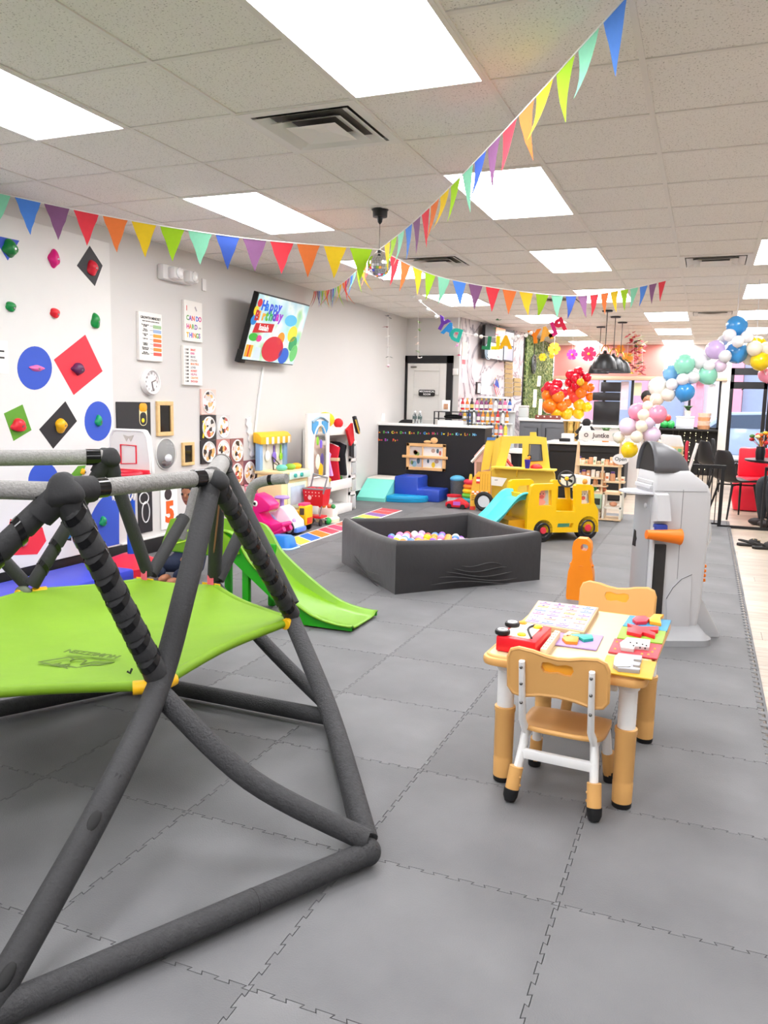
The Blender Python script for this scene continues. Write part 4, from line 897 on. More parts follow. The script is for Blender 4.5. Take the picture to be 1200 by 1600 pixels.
# red busy car toy
rc = PZ(815, 1000, ZTAB); RDM = M('#e01a28', .35)
rt = thing('busy_toy_car', 'red activity toy car with two black wheels on the table', 'toy', (rc.x, rc.y, ZTAB)); zt_ = ZTAB+.055
R4 = [PZ(775, 993, zt_), PZ(837, 1004, zt_), PZ(862, 979, zt_), PZ(808, 970, zt_)]
part(rt, 'body', RDM, lambda b: b.prism([(p.x, p.y) for p in R4], .055, Matrix.Translation((0, 0, ZTAB)), bev=.006))
mp_ = lambda u, v: (R4[0].lerp(R4[1], u)).lerp(R4[3].lerp(R4[2], u), v)
part(rt, 'printed_panel', M('#f3ead8', .5, var=.1), lambda b: b.prism([(p.x, p.y) for p in (mp_(.12, .1), mp_(.8, .1), mp_(.8, .9), mp_(.12, .9))], .003, Matrix.Translation((0, 0, zt_))))
for u, v in ((.1, .12), (.08, .62)):
    p = mp_(u, v); wh = part(rt, 'wheel', M('#1c1a1c', .5), lambda b: b.lathe([(.012, .0), (.026, 0), (.028, .006), (.026, .014), (.012, .014)], (p.x, p.y, zt_+.003), 22)); part(wh, 'hub', WP, lambda b: b.lathe([(.018, .012), (.018, .017), (.009, .0175), (.009, .012)], (p.x, p.y, zt_+.003), 18))
for u, v, qc, sz in ((.55, .2, '#f4c21a', .016), (.25, .85, '#f09a1a', .015), (.72, .75, '#f4c21a', .017), (.45, .55, '#e9e6e0', .02)): p = mp_(u, v); part(rt, 'button', M(qc, .4), lambda b: b.lathe([(sz, 0), (sz, .006), (sz*.7, .009), (0, .0095)], (p.x, p.y, zt_+.003), 8))
part(rt, 'strap', M('#222024', .6), lambda b: b.tube(spline([mp_(.62, .8)+Vector((0, 0, .008)), mp_(.6, .45)+Vector((0, 0, .014)), mp_(.85, .1)+Vector((0, 0, .006))], 5), .004, n=6))
ws = thing('wooden_counting_strip', 'pale wooden strip with dotted rows beside the red toy car', 'toy', PZ(852, 998, ZTAB)); W4 = [PZ(844, 1013, ZTAB+.03), PZ(854, 1015, ZTAB+.03), PZ(876, 986, ZTAB+.03), PZ(867, 984, ZTAB+.03)]
part(ws, 'strip', M('#ecd8b4', .5, var=.06), lambda b: b.prism([(p.x, p.y) for p in W4], .03, Matrix.Translation((0, 0, ZTAB)), bev=.003))
part(ws, 'dots', M('#8a7a64', .5), lambda b: [b.cyl(p+Vector((0, 0, .0)), p+Vector((0, 0, .0012)), .003, n=6) for i in range(7) for j in range(2) for p in [(W4[0].lerp(W4[3], .1+.13*i)).lerp(W4[1].lerp(W4[2], .1+.13*i), .3+.4*j)]], kind='stuff')
# animal puzzle boards
B = lambda *a: a
pb, _ = board('puzzle_board', 'lilac puzzle board with an orange and teal snail piece', '#a98fc8', [(878, 984), (943, 993), (932, 1015), (864, 1006)], ZTAB, .006)
for pts, col in (([(880, 996), (893, 988), (914, 989), (912, 993), (893, 994), (887, 999)], '#f4e2a6'), ([(878, 1001), (886, 996), (904, 1000), (902, 1008), (884, 1007)], '#f0922a'), ([(888, 997), (897, 995), (925, 996), (927, 1002), (912, 1004), (904, 999)], '#2aa79a')): flat(pb, 'puzzle_piece', M(col, .45), pts, ZTAB+.006, .012, .001)
pb, _ = board('puzzle_board', 'blue puzzle board with red and orange fish piece', '#2088b4', [(984, 961), (1049, 969), (1042, 986), (973, 977)], ZTAB, .006)
for pts, col in (([(988, 972), (994, 967), (1008, 967), (1014, 971), (1010, 976), (994, 977)], '#e6384a'), ([(1014, 971), (1022, 964), (1037, 965), (1031, 970), (1033, 979), (1015, 976)], '#f4a41e')): flat(pb, 'puzzle_piece', M(col, .45), pts, ZTAB+.006, .014, .001)
pb, _ = board('puzzle_board', 'lime puzzle board with a red crab piece', '#86ac2c', [(972, 978), (1041, 986), (1035, 1005), (964, 996)], ZTAB, .006)
flat(pb, 'puzzle_piece', M('#e62434', .45), [(980, 979), (1001, 984), (1029, 984), (1028, 990), (1014, 990), (1024, 994), (1023, 999), (1004, 993), (1001, 997), (979, 992), (980, 985), (988, 985)], ZTAB+.006, .014, .001)
pb, _ = board('puzzle_board', 'red puzzle board with a spotted white dog piece', '#c43440', [(960, 997), (1035, 1007), (1027, 1029), (950, 1018)], ZTAB, .006)
dg = flat(pb, 'puzzle_piece', M('#c9c4c4', .45), [(968, 1010), (980, 1001), (1016, 1005), (1014, 1017), (992, 1015), (990, 1020), (970, 1017)], ZTAB+.006, .014, .001)
part(dg, 'spots', M('#2a2626', .5), lambda b: [b.cyl(PZ(x, y, ZTAB+.0205), PZ(x, y, ZTAB+.0215), .0035, n=7) for x, y in ((985, 1004), (995, 1005), (1004, 1007), (1010, 1009), (990, 1009), (1000, 1012), (1008, 1013))], kind='stuff')
part(pb, 'stars', M('#f4c86a', .5), lambda b: [b.cyl(PZ(x, y, ZTAB+.006), PZ(x, y, ZTAB+.0072), .005, n=5) for x, y in ((964, 1003), (961, 1014), (1023, 1014), (1013, 1023), (1003, 1022), (1019, 1019))], kind='stuff')
pb, _ = board('puzzle_board', 'yellow puzzle board with a grey striped elephant piece', '#cf9c20', [(948, 1023), (1026, 1034), (1019, 1061), (938, 1049)], ZTAB, .006)
flat(pb, 'puzzle_piece', M('#a2a3a8', .45), [(960, 1032), (966, 1026), (1003, 1030), (1002, 1037), (990, 1036), (990, 1039), (1001, 1041), (999, 1046), (989, 1045), (989, 1048), (1000, 1050), (999, 1053), (966, 1050), (958, 1044)], ZTAB+.006, .014, .001)
flat(pb, 'puzzle_piece', M('#c9c7c4', .45), [(962, 1036), (985, 1037), (985, 1042), (962, 1042)], ZTAB+.0205, .003)
# ================================================================ rocket playset
def PP(x, y, p, n):
    d = ray(x, y); return EYE+d*((Vector(p)-EYE).dot(n)/d.dot(n))
RRZ = math.radians(25); RCN = Vector((-.155, 5.0, 0)); ru = Vector((math.cos(RRZ), math.sin(RRZ), 0)); rv = Vector((-math.sin(RRZ), math.cos(RRZ), 0))
RK = thing('rocket_playset', 'white plastic space shuttle playset with grey nose and orange megaphone', 'playset', RCN, RRZ)
def loc_r(p): p = p-RCN; return Vector((p.dot(ru), p.dot(rv), p.z))
RF = lambda x, y, off=0: loc_r(PP(x, y, RCN-rv*(.15+off), rv))
RL = lambda x, y, off=0: loc_r(PP(x, y, RCN-ru*(.17+off), ru))
RWH = M('#c6c6c9', .35, var=.02); RGY = M('#a2a2a5', .4, var=.03); RNS = M('#5c5c60', .4); RBK = M('#18181a', .5)
def loft(b, secs, r=.04, n=4):
    vs_ = []; fs = []
    for z, x0, x1, y0, y1 in secs:
        for x, y in rrect(x1-x0, y1-y0, min(r, (x1-x0)*.45, (y1-y0)*.45), n, ((x0+x1)/2, (y0+y1)/2)): vs_.append((x, y, z))
    k = len(rrect(1, 1, .1, n))
    for i in range(len(secs)-1):
        for j in range(k): fs.append((i*k+j, i*k+(j+1) % k, (i+1)*k+(j+1) % k, (i+1)*k+j))
    fs.append(tuple(range(k))[::-1]); fs.append(tuple(range((len(secs)-1)*k, len(secs)*k))); b.raw(vs_, fs)
part(RK, 'body', RWH, lambda b: loft(b, [(.03, -.16, .14, -.14, .15), (.25, -.17, .16, -.15, .15), (.75, -.17, .175, -.15, .15), (.88, -.17, .17, -.15, .15), (.93, -.17, .15, -.145, .145), (1.0, -.165, .06, -.13, .13), (1.01, -.16, .05, -.12, .12)], .02), world=False)
def nose(b):
    vs_ = []; fs = []; ns, na = 10, 14
    for i in range(ns+1):
        s = i/ns; k = math.sqrt(max(0, 1-s*s)); x = -.175+.25*s
        for j in range(na+1): a = PI*j/na; vs_.append((x, .145*math.cos(a)*(.3+.7*k), 1.0+.175*math.sin(a)*k))
    for i in range(ns):
        for j in range(na): a = i*(na+1)+j; fs.append((a, a+1, a+na+2, a+na+1))
    b.raw(vs_, fs)
o = part(RK, 'nose_hood', RNS, nose, world=False); o.modifiers.new('t', 'SOLIDIFY').thickness = .006
part(RK, 'hood_inside', RBK, lambda b: b.prism([(-.13+.26*i/12, .165*math.sin(PI*i/12)) for i in range(13)], .004, frame((-.16, 0, 1.0), (0, -1, 0), (0, 0, 1))), world=False)
part(RK, 'left_panel', RGY, lambda b: b.box((-.178, -.125, .06), (-.168, .125, .86), .004), world=False)
for k in range(4): part(RK, 'control_step', RWH, lambda b: b.box((-.185+.012*k, -.12, .9+.025*k), (-.12, .12, .925+.025*k), .004, 1), world=False)
part(RK, 'side_shelf', M('#c9c9cf', .3), lambda b: b.prism([(-.17, -.15), (-.17, .14), (-.25, .12), (-.31, .04), (-.31, -.04), (-.25, -.12)], .014, Matrix.Translation((0, 0, .87)), bev=.004), world=False)
c = RL(994, 840); part(RK, 'key_slot', RBK, lambda b: b.prism([(-.03, -.05), (.02, -.05), (.02, -.02), (.032, 0), (.02, .015), (.012, .045), (-.012, .05), (-.02, .0)], .004, frame((-.179, c.y, c.z), (0, -1, 0), (0, 0, 1)) @ Matrix.Translation((0, 0, -.002))), world=False)
part(RK, 'knob', RWH, lambda b: b.ball((-.18, -.06, .8), .016, 10, sc=(.6, 1, 1)), world=False)
# front face fittings
a, c = RF(1022, 770), RF(1043, 815)
part(RK, 'door_handle', RWH, lambda b: b.raw([(a.x, -.15, c.z), (c.x, -.15, c.z), (c.x-.01, -.15, a.z), (a.x, -.15, a.z), (a.x+.012, -.205, c.z+.01), (c.x, -.205, c.z+.01), (c.x-.012, -.175, a.z-.01), (a.x+.01, -.175, a.z-.01)], [(4, 5, 6, 7), (0, 1, 5, 4), (1, 2, 6, 5), (2, 3, 7, 6), (3, 0, 4, 7)], smooth=False), world=False)
BLU = M('#2a3f9c', .4); ORG = M('#f07a12', .4)
m0, m1 = RF(1010, 835, .06), RF(1063, 839, .06)
mg = part(RK, 'megaphone', ORG, lambda b: b.tube([m0, m0.lerp(m1, .1), m0.lerp(m1, .92), m1], [.026, .027, .042, .047], n=22), world=False)
part(mg, 'mouth', M('#b85204', .5), lambda b: b.tube([m1, m1+(m1-m0)*.005], .04, n=22), world=False)
c = RF(1029, 826); part(RK, 'megaphone_bracket', BLU, lambda b: b.box((c.x-.035, -.2, c.z-.05), (c.x+.035, -.145, c.z+.03), .008), world=False)
a, c = RF(1022, 850), RF(1040, 975)
part(RK, 'dark_slot', M('#2c2a2b', .3, var=.2), lambda b: b.box((a.x, -.165, max(.03, c.z)), (a.x+.07, -.14, a.z), .006), world=False)
part(RK, 'slot_edge', RWH, lambda b: b.box((a.x-.02, -.172, .05), (a.x-.004, -.14, a.z+.1), .004), world=False)
gp = [RF(1040, 935), RF(1050, 918), RF(1064, 904), RF(1080, 897), RF(1079, 930), RF(1076, 985), RF(1066, 1003), RF(1042, 1000)]
part(RK, 'lower_panel', M('#bdbdc0', .4), lambda b: b.prism([(p.x, p.z) for p in gp], .012, frame((0, -.148, 0), (1, 0, 0), (0, 0, 1)), bev=.003), world=False)
part(RK, 'panel_seam', RBK, lambda b: b.tube([(p.x, -.161, p.z) for p in gp[:4]], .0018, n=5), world=False)
s0, s1 = RF(1068, 765), RF(1069, 905); part(RK, 'panel_seam', M('#88888a', .5), lambda b: b.tube([(s0.x, -.151, s0.z), (s0.x, -.151, s1.z)], .0018, n=5), world=False)
part(RK, 'panel_seam', M('#88888a', .5), lambda b: b.tube([(-.17, -.151, .895), (.14, -.151, .895)], .0018, n=5), world=False)
# right side: bubble window, wheel, buttons
part(RK, 'bubble_window', M('#f2f4f5', .03, var=0, alpha=.3), lambda b: b.lathe([(.14*math.cos(PI/2*i/9), .07*math.sin(PI/2*i/9)) for i in range(10)], mtx=Matrix.Translation((.172, .02, .64)) @ RX(PI/2, 4, 'Y'), n=28), world=False)
def wheel(b, M4, R, r, spokes=3):
    b.tube([M4 @ Vector((R*math.cos(2*PI*i/28), R*math.sin(2*PI*i/28), 0)) for i in range(28)], r, n=8, closed=True); b.tube([M4 @ Vector((0, 0, -.004)), M4 @ Vector((0, 0, .012))], R*.3, n=14)
    for i in range(spokes): a = 2*PI*i/spokes+.5; b.tube([M4 @ Vector((0, 0, .003)), M4 @ Vector((R*math.cos(a), R*math.sin(a), 0))], r*1.1, n=6)
wc = loc_r(PP(1080, 952, RCN+ru*.19, ru)); part(RK, 'steering_wheel', BLU, lambda b: (wheel(b, Matrix.Translation((.2, max(-.14, min(.1, wc.y)), .245)) @ RX(PI/2, 4, 'Y') @ RX(-.25, 4, 'X'), .05, .009), b.cyl((.15, wc.y, .245), (.2, wc.y, .245), .014)), world=False)
for k in range(4): part(RK, 'orange_button', ORG, lambda b: b.box((.165, -.13, .36+.028*k), (.182, -.09, .38+.028*k), .005), world=False)
part(RK, 'fin', RWH, lambda b: b.prism([(.14, .34), (.17, .3), (.33, .03), (.33, .0), (.24, .0), (.14, .12)], .03, frame((0, -.02, 0), (1, 0, 0), (0, 0, 1)), bev=.005), world=False)
part(RK, 'base_skirt', M('#9fa0a3', .45), lambda b: loft(b, [(0, -.2, .22, -.24, .17), (.035, -.2, .22, -.24, .17), (.05, -.19, .2, -.22, .16), (.1, -.17, .17, -.16, .15)], .09, 6), world=False)
part(RK, 'cheek_knob', ORG, lambda b: b.ball((.1, .0, .97), .022, 10), world=False)
# orange bottle-shaped post with handle
c = PZ(906, 936, 0); t = thing('orange_bowling_pin', 'orange plastic skittle with grip hole standing near the rocket', 'skittle', c)
half = [(.085, 0), (.092, .02), (.09, .14), (.086, .2), (.07, .26), (.06, .3), (.064, .34), (.066, .38), (.058, .42), (.03, .445)]
outl = [(x, z) for x, z in half]+[(-x, z) for x, z in reversed(half)]
part(t, 'body', M('#f48a10', .38, var=.04), lambda b: b.prism(outl, .1, frame((0, .05, 0), (1, 0, 0), (0, 0, 1)), holes=[rrect(.05, .045, .018, 4, (.018, .385))[::-1]]), world=False)
part(t, 'shoulder_ridge', M('#e87c08', .4), lambda b: b.tube([(.075*math.cos(2*PI*i/20), .04*math.sin(2*PI*i/20), .25) for i in range(20)], .012, n=6, closed=True), world=False)
# ================================================================ yellow ride bus with slide
W1, W2 = PZ(844, 846, 0), PZ(913, 843, 0); ba = (W2-W1).normalized(); bb = Vector((-ba.y, ba.x, 0)); BO = W1
BYE = M('#f3c10c', .38, var=.05); BUS = thing('play_bus', 'yellow plastic play bus with animal windows, red hub wheels and aqua slide', 'playset', W1)
BPX = lambda u, v: (780+u/6, 640+v/6)
def bs(u, v): p = PP(*BPX(u, v), BO, bb); return ((p-BO).dot(ba), p.z)
side = [bs(*q) for q in [(235, 1150), (248, 880), (285, 715), (310, 695), (492, 690), (514, 712), (512, 948), (690, 952), (690, 712), (706, 695), (838, 702), (864, 726), (870, 870), (905, 935), (905, 1140)]]
side = [(s, max(.03, z)) for s, z in side]
win = [[bs(*q) for q in w_] for w_ in ([(372, 755), (468, 748), (470, 895), (350, 897), (356, 780)], [(752, 757), (832, 752), (842, 880), (748, 880)], [(520, 1100), (530, 1062), (675, 1058), (660, 1100)])]
FB = frame(BO, ba, (0, 0, 1))
def sidew(b, off, w=True): b.prism(side, .045, FB @ Matrix.Translation((0, 0, -off)), holes=[x[::-1] for x in win] if w else None)
part(BUS, 'near_side', BYE, lambda b: sidew(b, .0)); part(BUS, 'far_side', BYE, lambda b: sidew(b, .45, True))
smin = min(s for s, z in side); smax = max(s for s, z in side); zmx = max(z for s, z in side)
PB3 = lambda s, d, z: BO+ba*s+bb*d+Vector((0, 0, z))
def slabb(b, s0, s1, d0, d1, z0, z1): b.raw([PB3(s, d, z) for z in (z0, z1) for s, d in ((s0, d0), (s1, d0), (s1, d1), (s0, d1))], [(0, 3, 2, 1), (4, 5, 6, 7)]+[(i, (i+1) % 4, 4+(i+1) % 4, 4+i) for i in range(4)], smooth=False)
part(BUS, 'floor_pan', BYE, lambda b: slabb(b, smin+.05, smax-.02, 0, .41, .1, .14)); part(BUS, 'rear_wall', BYE, lambda b: slabb(b, smin+.03, smin+.07, 0, .41, .1, zmx-.12)); part(BUS, 'front_wall', BYE, lambda b: slabb(b, smax-.06, smax-.02, 0, .41, .1, zmx*.62))
part(BUS, 'seat', M('#62cfd0', .4), lambda b: slabb(b, .12, .34, .01, .4, .14, .24)); part(BUS, 'dashboard', M('#eceae6', .4), lambda b: slabb(b, smax-.2, smax-.03, .1, .4, zmx-.07, zmx+.05))
def animal(b, w_, pig):
    cx = sum(p[0] for p in w_)/len(w_); cz = sum(p[1] for p in w_)/len(w_); return cx, cz
for w_, pig in ((win[0], 1), (win[1], 0)):
    cx, cz = animal(None, w_, pig); wpn = part(BUS, 'window_sticker', M('#c6d0d6', .3), lambda b: b.prism(w_, .004, FB @ Matrix.Translation((0, 0, -.02))))
    fcol = '#f2a49a' if pig else '#f0eeec'
    part(wpn, 'animal_face', M(fcol, .5), lambda b: (b.prism(circ(.05, 18, .045, (cx, cz+.012)), .003, FB @ Matrix.Translation((0, 0, -.016))), [b.prism(circ(.014, 8, .012, (cx+s*.03, cz+.06)), .003, FB @ Matrix.Translation((0, 0, -.016))) for s in (-1, 1)], b.prism(circ(.03, 12, .05, (cx, cz-.06)), .002, FB @ Matrix.Translation((0, 0, -.016)))))
    part(wpn, 'snout', M('#e06a62', .5), lambda b: b.prism(circ(.02, 14, .026, (cx, cz-.005 if pig else cz-.015)), .003, FB @ Matrix.Translation((0, 0, -.0125))))
    part(wpn, 'eyes', M('#2a2220', .5), lambda b: [b.prism(circ(.006, 8, None, (cx+s*.018, cz+.025)), .002, FB @ Matrix.Translation((0, 0, -.0125))) for s in (-1, 1)])
for wp_, dd in ((BPX(390, 1128), 0), (BPX(808, 1102), 0), (BPX(390, 1128), 1), (BPX(808, 1102), 1)):
    p = PP(*wp_, BO, bb); s = (p-BO).dot(ba); R = p.z*1.0; off = -.045 if dd == 0 else .41
    wl = part(BUS, 'wheel', M('#1a1a1c', .5), lambda b: b.lathe([(R*.55, 0), (R*.95, 0), (R, .02), (R, .06), (R*.95, .08), (R*.55, .08), (R*.5, .03), (0, .03)][::-1], mtx=FB @ Matrix.Translation((s, R, -off-.08+.0)), n=28) if False else b.tube([PB3(s, off, R), PB3(s, off+.012, R), PB3(s, off+.07, R), PB3(s, off+.08, R)], [R*.93, R, R, R*.93], n=26))
    if dd == 0:
        part(wl, 'hub', M('#e0384a', .4), lambda b: b.tube([PB3(s, off-.012, R), PB3(s, off+.0, R)], [R*.26, R*.3], n=16)); part(wl, 'rim', M('#2c2c30', .35), lambda b: b.tube([PB3(s+R*.6*math.cos(2*PI*i/24), off-.001, R+R*.6*math.sin(2*PI*i/24)) for i in range(24)], R*.08, n=6, closed=True))
p = PP(*BPX(633, 650), BO+bb*.16, bb); wm = frame(p, (.93, .3, .1), (-.2, .4, .9)); part(BUS, 'steering_wheel', M('#2f2d2e', .5), lambda b: (wheel(b, wm, .085, .01), b.cyl(p, PB3(smax-.16, .2, zmx-.02), .014))); part(BUS, 'horn_button', M('#f4b81a', .4), lambda b: b.ball(p, .025, 12))
part(BUS, 'dash_gauge', M('#e89a3a', .4), lambda b: b.ball(PB3(smax-.1, .1, zmx+.0), .03, 10))
part(BUS, 'tail_lamp', M('#d83028', .3), lambda b: b.ball(PB3(smax+.005, .03, .2), .022, 10, sc=(.6, .6, 1)))
AQ = M('#4fcdd4', .32, var=.03)
def bslide(b):
    prof_ = [(smin+.06, .43), (smin-.02, .43), (smin-.1, .38), (smin-.25, .22), (smin-.42, .09), (smin-.55, .045), (smin-.62, .04)]; S = spline([(s, 0, z) for s, z in prof_], 4); sec = [(-.0, .05), (.015, .06), (.03, .055), (.06, -.01), (.15, -.015), (.26, -.015), (.35, -.01), (.38, .055), (.395, .06), (.41, .05)]; vs_ = []; fs = []
    for q in S:
        for d, dz_ in sec: vs_.append(PB3(q.x, d, max(.01, q.z+dz_)))
    n = len(sec)
    for i in range(len(S)-1):
        for j in range(n-1): fs.append((i*n+j, (i+1)*n+j, (i+1)*n+j+1, i*n+j+1))
    b.raw(vs_, fs)
o = part(BUS, 'slide', AQ, bslide); o.modifiers.new('t', 'SOLIDIFY').thickness = .012
part(BUS, 'slide_support', M('#d99a10', .45), lambda b: slabb(b, smin-.16, smin+.04, .04, .37, .0, .22))
# ================================================================ tall yellow bus facade (play counter)
CB = lambda u, v: (720+u*220/1200, 660+v*200/1091)
FY = 10.0
def fpl(parent, name, m, pts, Y, t=.03, holes=None, bev=0):
    q = [PY(*CB(u, v), Y) for u, v in pts]; hs = [[(PY(*CB(u, v), Y).x, PY(*CB(u, v), Y).z) for u, v in h_][::-1] for h_ in holes] if holes else None
    return part(parent, name, m, lambda b: b.prism([(p.x, max(0, p.z)) for p in q], t, frame((0, Y+t, 0), (1, 0, 0), (0, 0, 1)), holes=hs, bev=bev))
BF_ = thing('play_food_truck', 'tall yellow wooden school bus play stand with cab windows', 'playset', (-2.2, 10.15, 0)); YW = M('#f2cf4c', .5, var=.04); YW2 = M('#f2b93e', .5, var=.08, vs_=20)
fpl(BF_, 'cab_pillar', YW, [(232, 130), (300, 130), (268, 260), (240, 400), (170, 412), (208, 190)], FY+.45); fpl(BF_, 'blue_cap', M('#4a78b8', .5), [(225, 128), (298, 128), (294, 152), (219, 152)], FY+.44, .01)
fpl(BF_, 'cab_wall', YW, [(352, 118), (588, 116), (590, 84), (640, 84), (643, 118), (726, 130), (757, 390), (780, 402), (800, 440), (806, 500), (806, 800), (260, 800), (262, 400), (330, 385), (300, 380), (335, 250)], FY+.15, holes=[[(425, 180), (525, 180), (520, 382), (372, 386)], [(590, 186), (680, 190), (693, 318), (684, 328), (588, 328), (580, 315)]])
for hx in ([(585, 186), (684, 190), (696, 326), (580, 330)],):
    q = [PY(*CB(u, v), FY+.14) for u, v in hx]; part(BF_, 'window_trim', M('#3a3a34', .5), lambda b: b.tube(q, .008, n=6, closed=True))
part(BF_, 'side_panel', YW, lambda b: b.raw([PY(*CB(335, 250), FY+.16), PY(*CB(300, 400), FY+.16), PY(*CB(255, 420), FY+.46), PY(*CB(296, 150), FY+.46), PY(*CB(352, 118), FY+.16)], [(0, 1, 2, 3, 4)], smooth=False)).modifiers.new('t', 'SOLIDIFY').thickness = .012
fr_ = fpl(BF_, 'front_board', YW2, [(148, 420), (256, 415), (250, 640), (150, 650), (126, 700), (118, 800), (76, 800), (80, 620), (106, 470)], FY)
for u in (165, 187, 209, 231): q0, q1 = PY(*CB(u, 440), FY-.001), PY(*CB(u, 575), FY-.001); part(fr_, 'board_groove', M('#d89a2c', .6), lambda b: b.box((q0.x-.003, FY-.002, q1.z), (q0.x+.003, FY+.001, q0.z)))
q0 = PY(*CB(95, 612), FY); q1 = PY(*CB(250, 580), FY); cw = (q1.x-q0.x)/8
for i in range(8):
    for j in range(2): part(fr_, 'checker_square', M('#f6f2ec' if (i+j) % 2 else '#f08a2a', .5), lambda b: b.box((q0.x+cw*i, FY-.003, q0.z+j*cw*.75), (q0.x+cw*(i+1), FY, q0.z+(j+1)*cw*.75)))
q = [PY(*CB(u, v), FY) for u, v in ((132, 520), (164, 465))]
for k in range(3): part(fr_, 'sign_stripe', M(('#e23a30', '#f6f2ec', '#e23a30')[k], .5), lambda b: b.box((q[0].x, FY-.004, q[0].z+(q[1].z-q[0].z)*k/3), (q[1].x, FY, q[0].z+(q[1].z-q[0].z)*(k+1)/3)))
fpl(BF_, 'bumper', M('#e0402c', .5), [(76, 715), (122, 715), (118, 748), (76, 748)], FY-.004, .01); fpl(BF_, 'bumper_base', M('#8f8f92', .5), [(76, 748), (130, 748), (130, 800), (76, 800)], FY-.004, .01)
for k in range(3): fpl(fr_, 'grille_slot', M('#8a6418', .6), [(90, 625+16*k), (116, 622+16*k), (114, 628+16*k), (90, 632+16*k)], FY-.002, .004)
wc = PY(*CB(195, 705), FY-.05); wc.z = .128; part(BF_, 'tyre', M('#1d1d1f', .6), lambda b: b.tube([wc+Vector((math.cos(2*PI*i/24)*.1, 0, math.sin(2*PI*i/24)*.1)) for i in range(24)], .028, n=8, closed=True)); part(BF_, 'tyre_hub', M('#d9dde2', .4), lambda b: b.cyl(wc+Vector((0, -.01, 0)), wc+Vector((0, .02, 0)), .08, n=20))
part(BF_, 'counter_top', YW, lambda b: b.box((PY(*CB(258, 450), FY).x, FY-.02, .555), (PY(*CB(800, 450), FY).x, FY+.16, .58), .005))
fpl(BF_, 'drawer', M('#efeae0', .5), [(258, 462), (392, 478), (350, 545), (258, 535)], FY-.005, .02); fpl(BF_, 'drawer_pull', M('#9a958c', .4), [(288, 488), (314, 488), (314, 494), (288, 494)], FY-.012, .01)
part(BF_, 'tap', M('#d9a818', .3, metal=.6), lambda b: b.tube(spline([PY(*CB(478, 468), FY), PY(*CB(478, 430), FY), PY(*CB(484, 400), FY), PY(*CB(492, 408), FY)], 4), .008, n=6))
c = PY(*CB(556, 470), FY-.05); t = thing('toy_bucket', 'small purple toy bucket with orange contents on play stand', 'toy', (c.x, FY-.0, .58))
part(t, 'bucket', M('#3c2f96', .4), lambda b: b.lathe([(.028, 0), (.04, .11), (.036, .112)], n=16), world=False); part(t, 'contents', M('#f0961e', .5), lambda b: (b.ball((0, 0, .115), .034, 10), b.ball((.02, 0, .14), .02, 8)), world=False); part(t, 'black_scoop', M('#1c1a1e', .5), lambda b: b.box((-.005, -.005, .11), (.045, .01, .17), .006), world=False)
c = PY(*CB(632, 470), FY); solo('red_toy_dome', 'red dome shaped toy bowl on the yellow play stand', 'toy', M('#e02b26', .4), lambda b: b.lathe([(.078, .0), (.077, .02), (.062, .04), (.036, .052), (0, .056)], (c.x, FY+.06, .58), 20))
# ---- dollhouse behind
DH = thing('dollhouse', 'pink wooden dollhouse with white and red roof behind yellow stand', 'dollhouse', (-2.75, 10.52, 0)); PKW = M('#f0c4b6', .5)
part(DH, 'house_wall', PKW, lambda b: b.prism([(p.x, max(0, p.z)) for p in (PY(741, 800, 10.56), PY(741, 712, 10.56), PY(756, 695, 10.56), PY(790, 712, 10.56), PY(796, 800, 10.56))], .3, frame((0, 10.86, 0), (1, 0, 0), (0, 0, 1))))
for (u0, v0), (u1, v1), q in (((737, 722), (757, 700), '#f4ece4'), ((757, 700), (778, 706), '#f0b8b0'), ((765, 734), (785, 707), '#f4ece4'), ((787, 712), (802, 732), '#d83a36')): part(DH, 'roof_board', M(q, .5), lambda b: b.tube([PY(u0, v0, 10.54), PY(u1, v1, 10.54)], .02, n=4))
part(DH, 'door', M('#b08870', .5), lambda b: b.box(PY(744, 740, 10.55), PY(752, 722, 10.56)))
# ================================================================ half wall counter with magnetic letters
YC = 10.98; HX1 = PY(757, 700, YC).x; HZ = 1.065
CN = thing('reception_counter', 'black half wall reception counter with white top', 'counter', (-3.7, YC, 0)); CBK = M('#17161a', .5, var=.08, vs_=3)
part(CN, 'black_front', CBK, lambda b: b.box((XW, YC, 0), (HX1, YC+.12, HZ-.03))); part(CN, 'white_top', M('#f2f0ee', .3), lambda b: b.box((XW, YC-.03, HZ-.03), (HX1+.02, YC+.4, HZ), .004)); part(CN, 'skirting', M('#0f0f11', .4), lambda b: b.box((XW, YC-.015, 0), (HX1+.005, YC, .13), .004))
part(CN, 'return_side', CBK, lambda b: b.box((HX1-.1, YC+.12, 0), (HX1, YC+.4, HZ-.03)))
LTc = ['#e2503a', '#5aa84a', '#3f8fd0', '#e0a02a', '#b04ab0', '#e8d03a', '#d84a6a', '#7fc4e8']
row1 = 'Aa Bab Cct Dot Eat Fr Gah Hal Iw Jam Kis Lit Nn'
def mag(s, x0, y, x1):
    n = len(s)
    for i, ch in enumerate(s):
        if ch == ' ': continue
        x = x0+(x1-x0)*i/n; p = PY(x, y+(x-588)*.028, YC-.004); tag(MB_text(ch, 0.052 if ch.isupper() else .036, p, LTc[(i*3) % 8]), 'small coloured magnetic letter in the rows on black counter front', 'magnet letter', 'magnetic letters on the counter front')
def MB_text(ch, sz, p, col):
    b = MB(); addtext(b, ch, sz, frame(p, (1, 0, 0), (0, 0, 1)), .003, bold=.0015); return b.build('magnet_letter', M(col, .5))
mag(row1, 590, 675, 747); mag('Mum Bi  Pp+', 590, 687, 624)
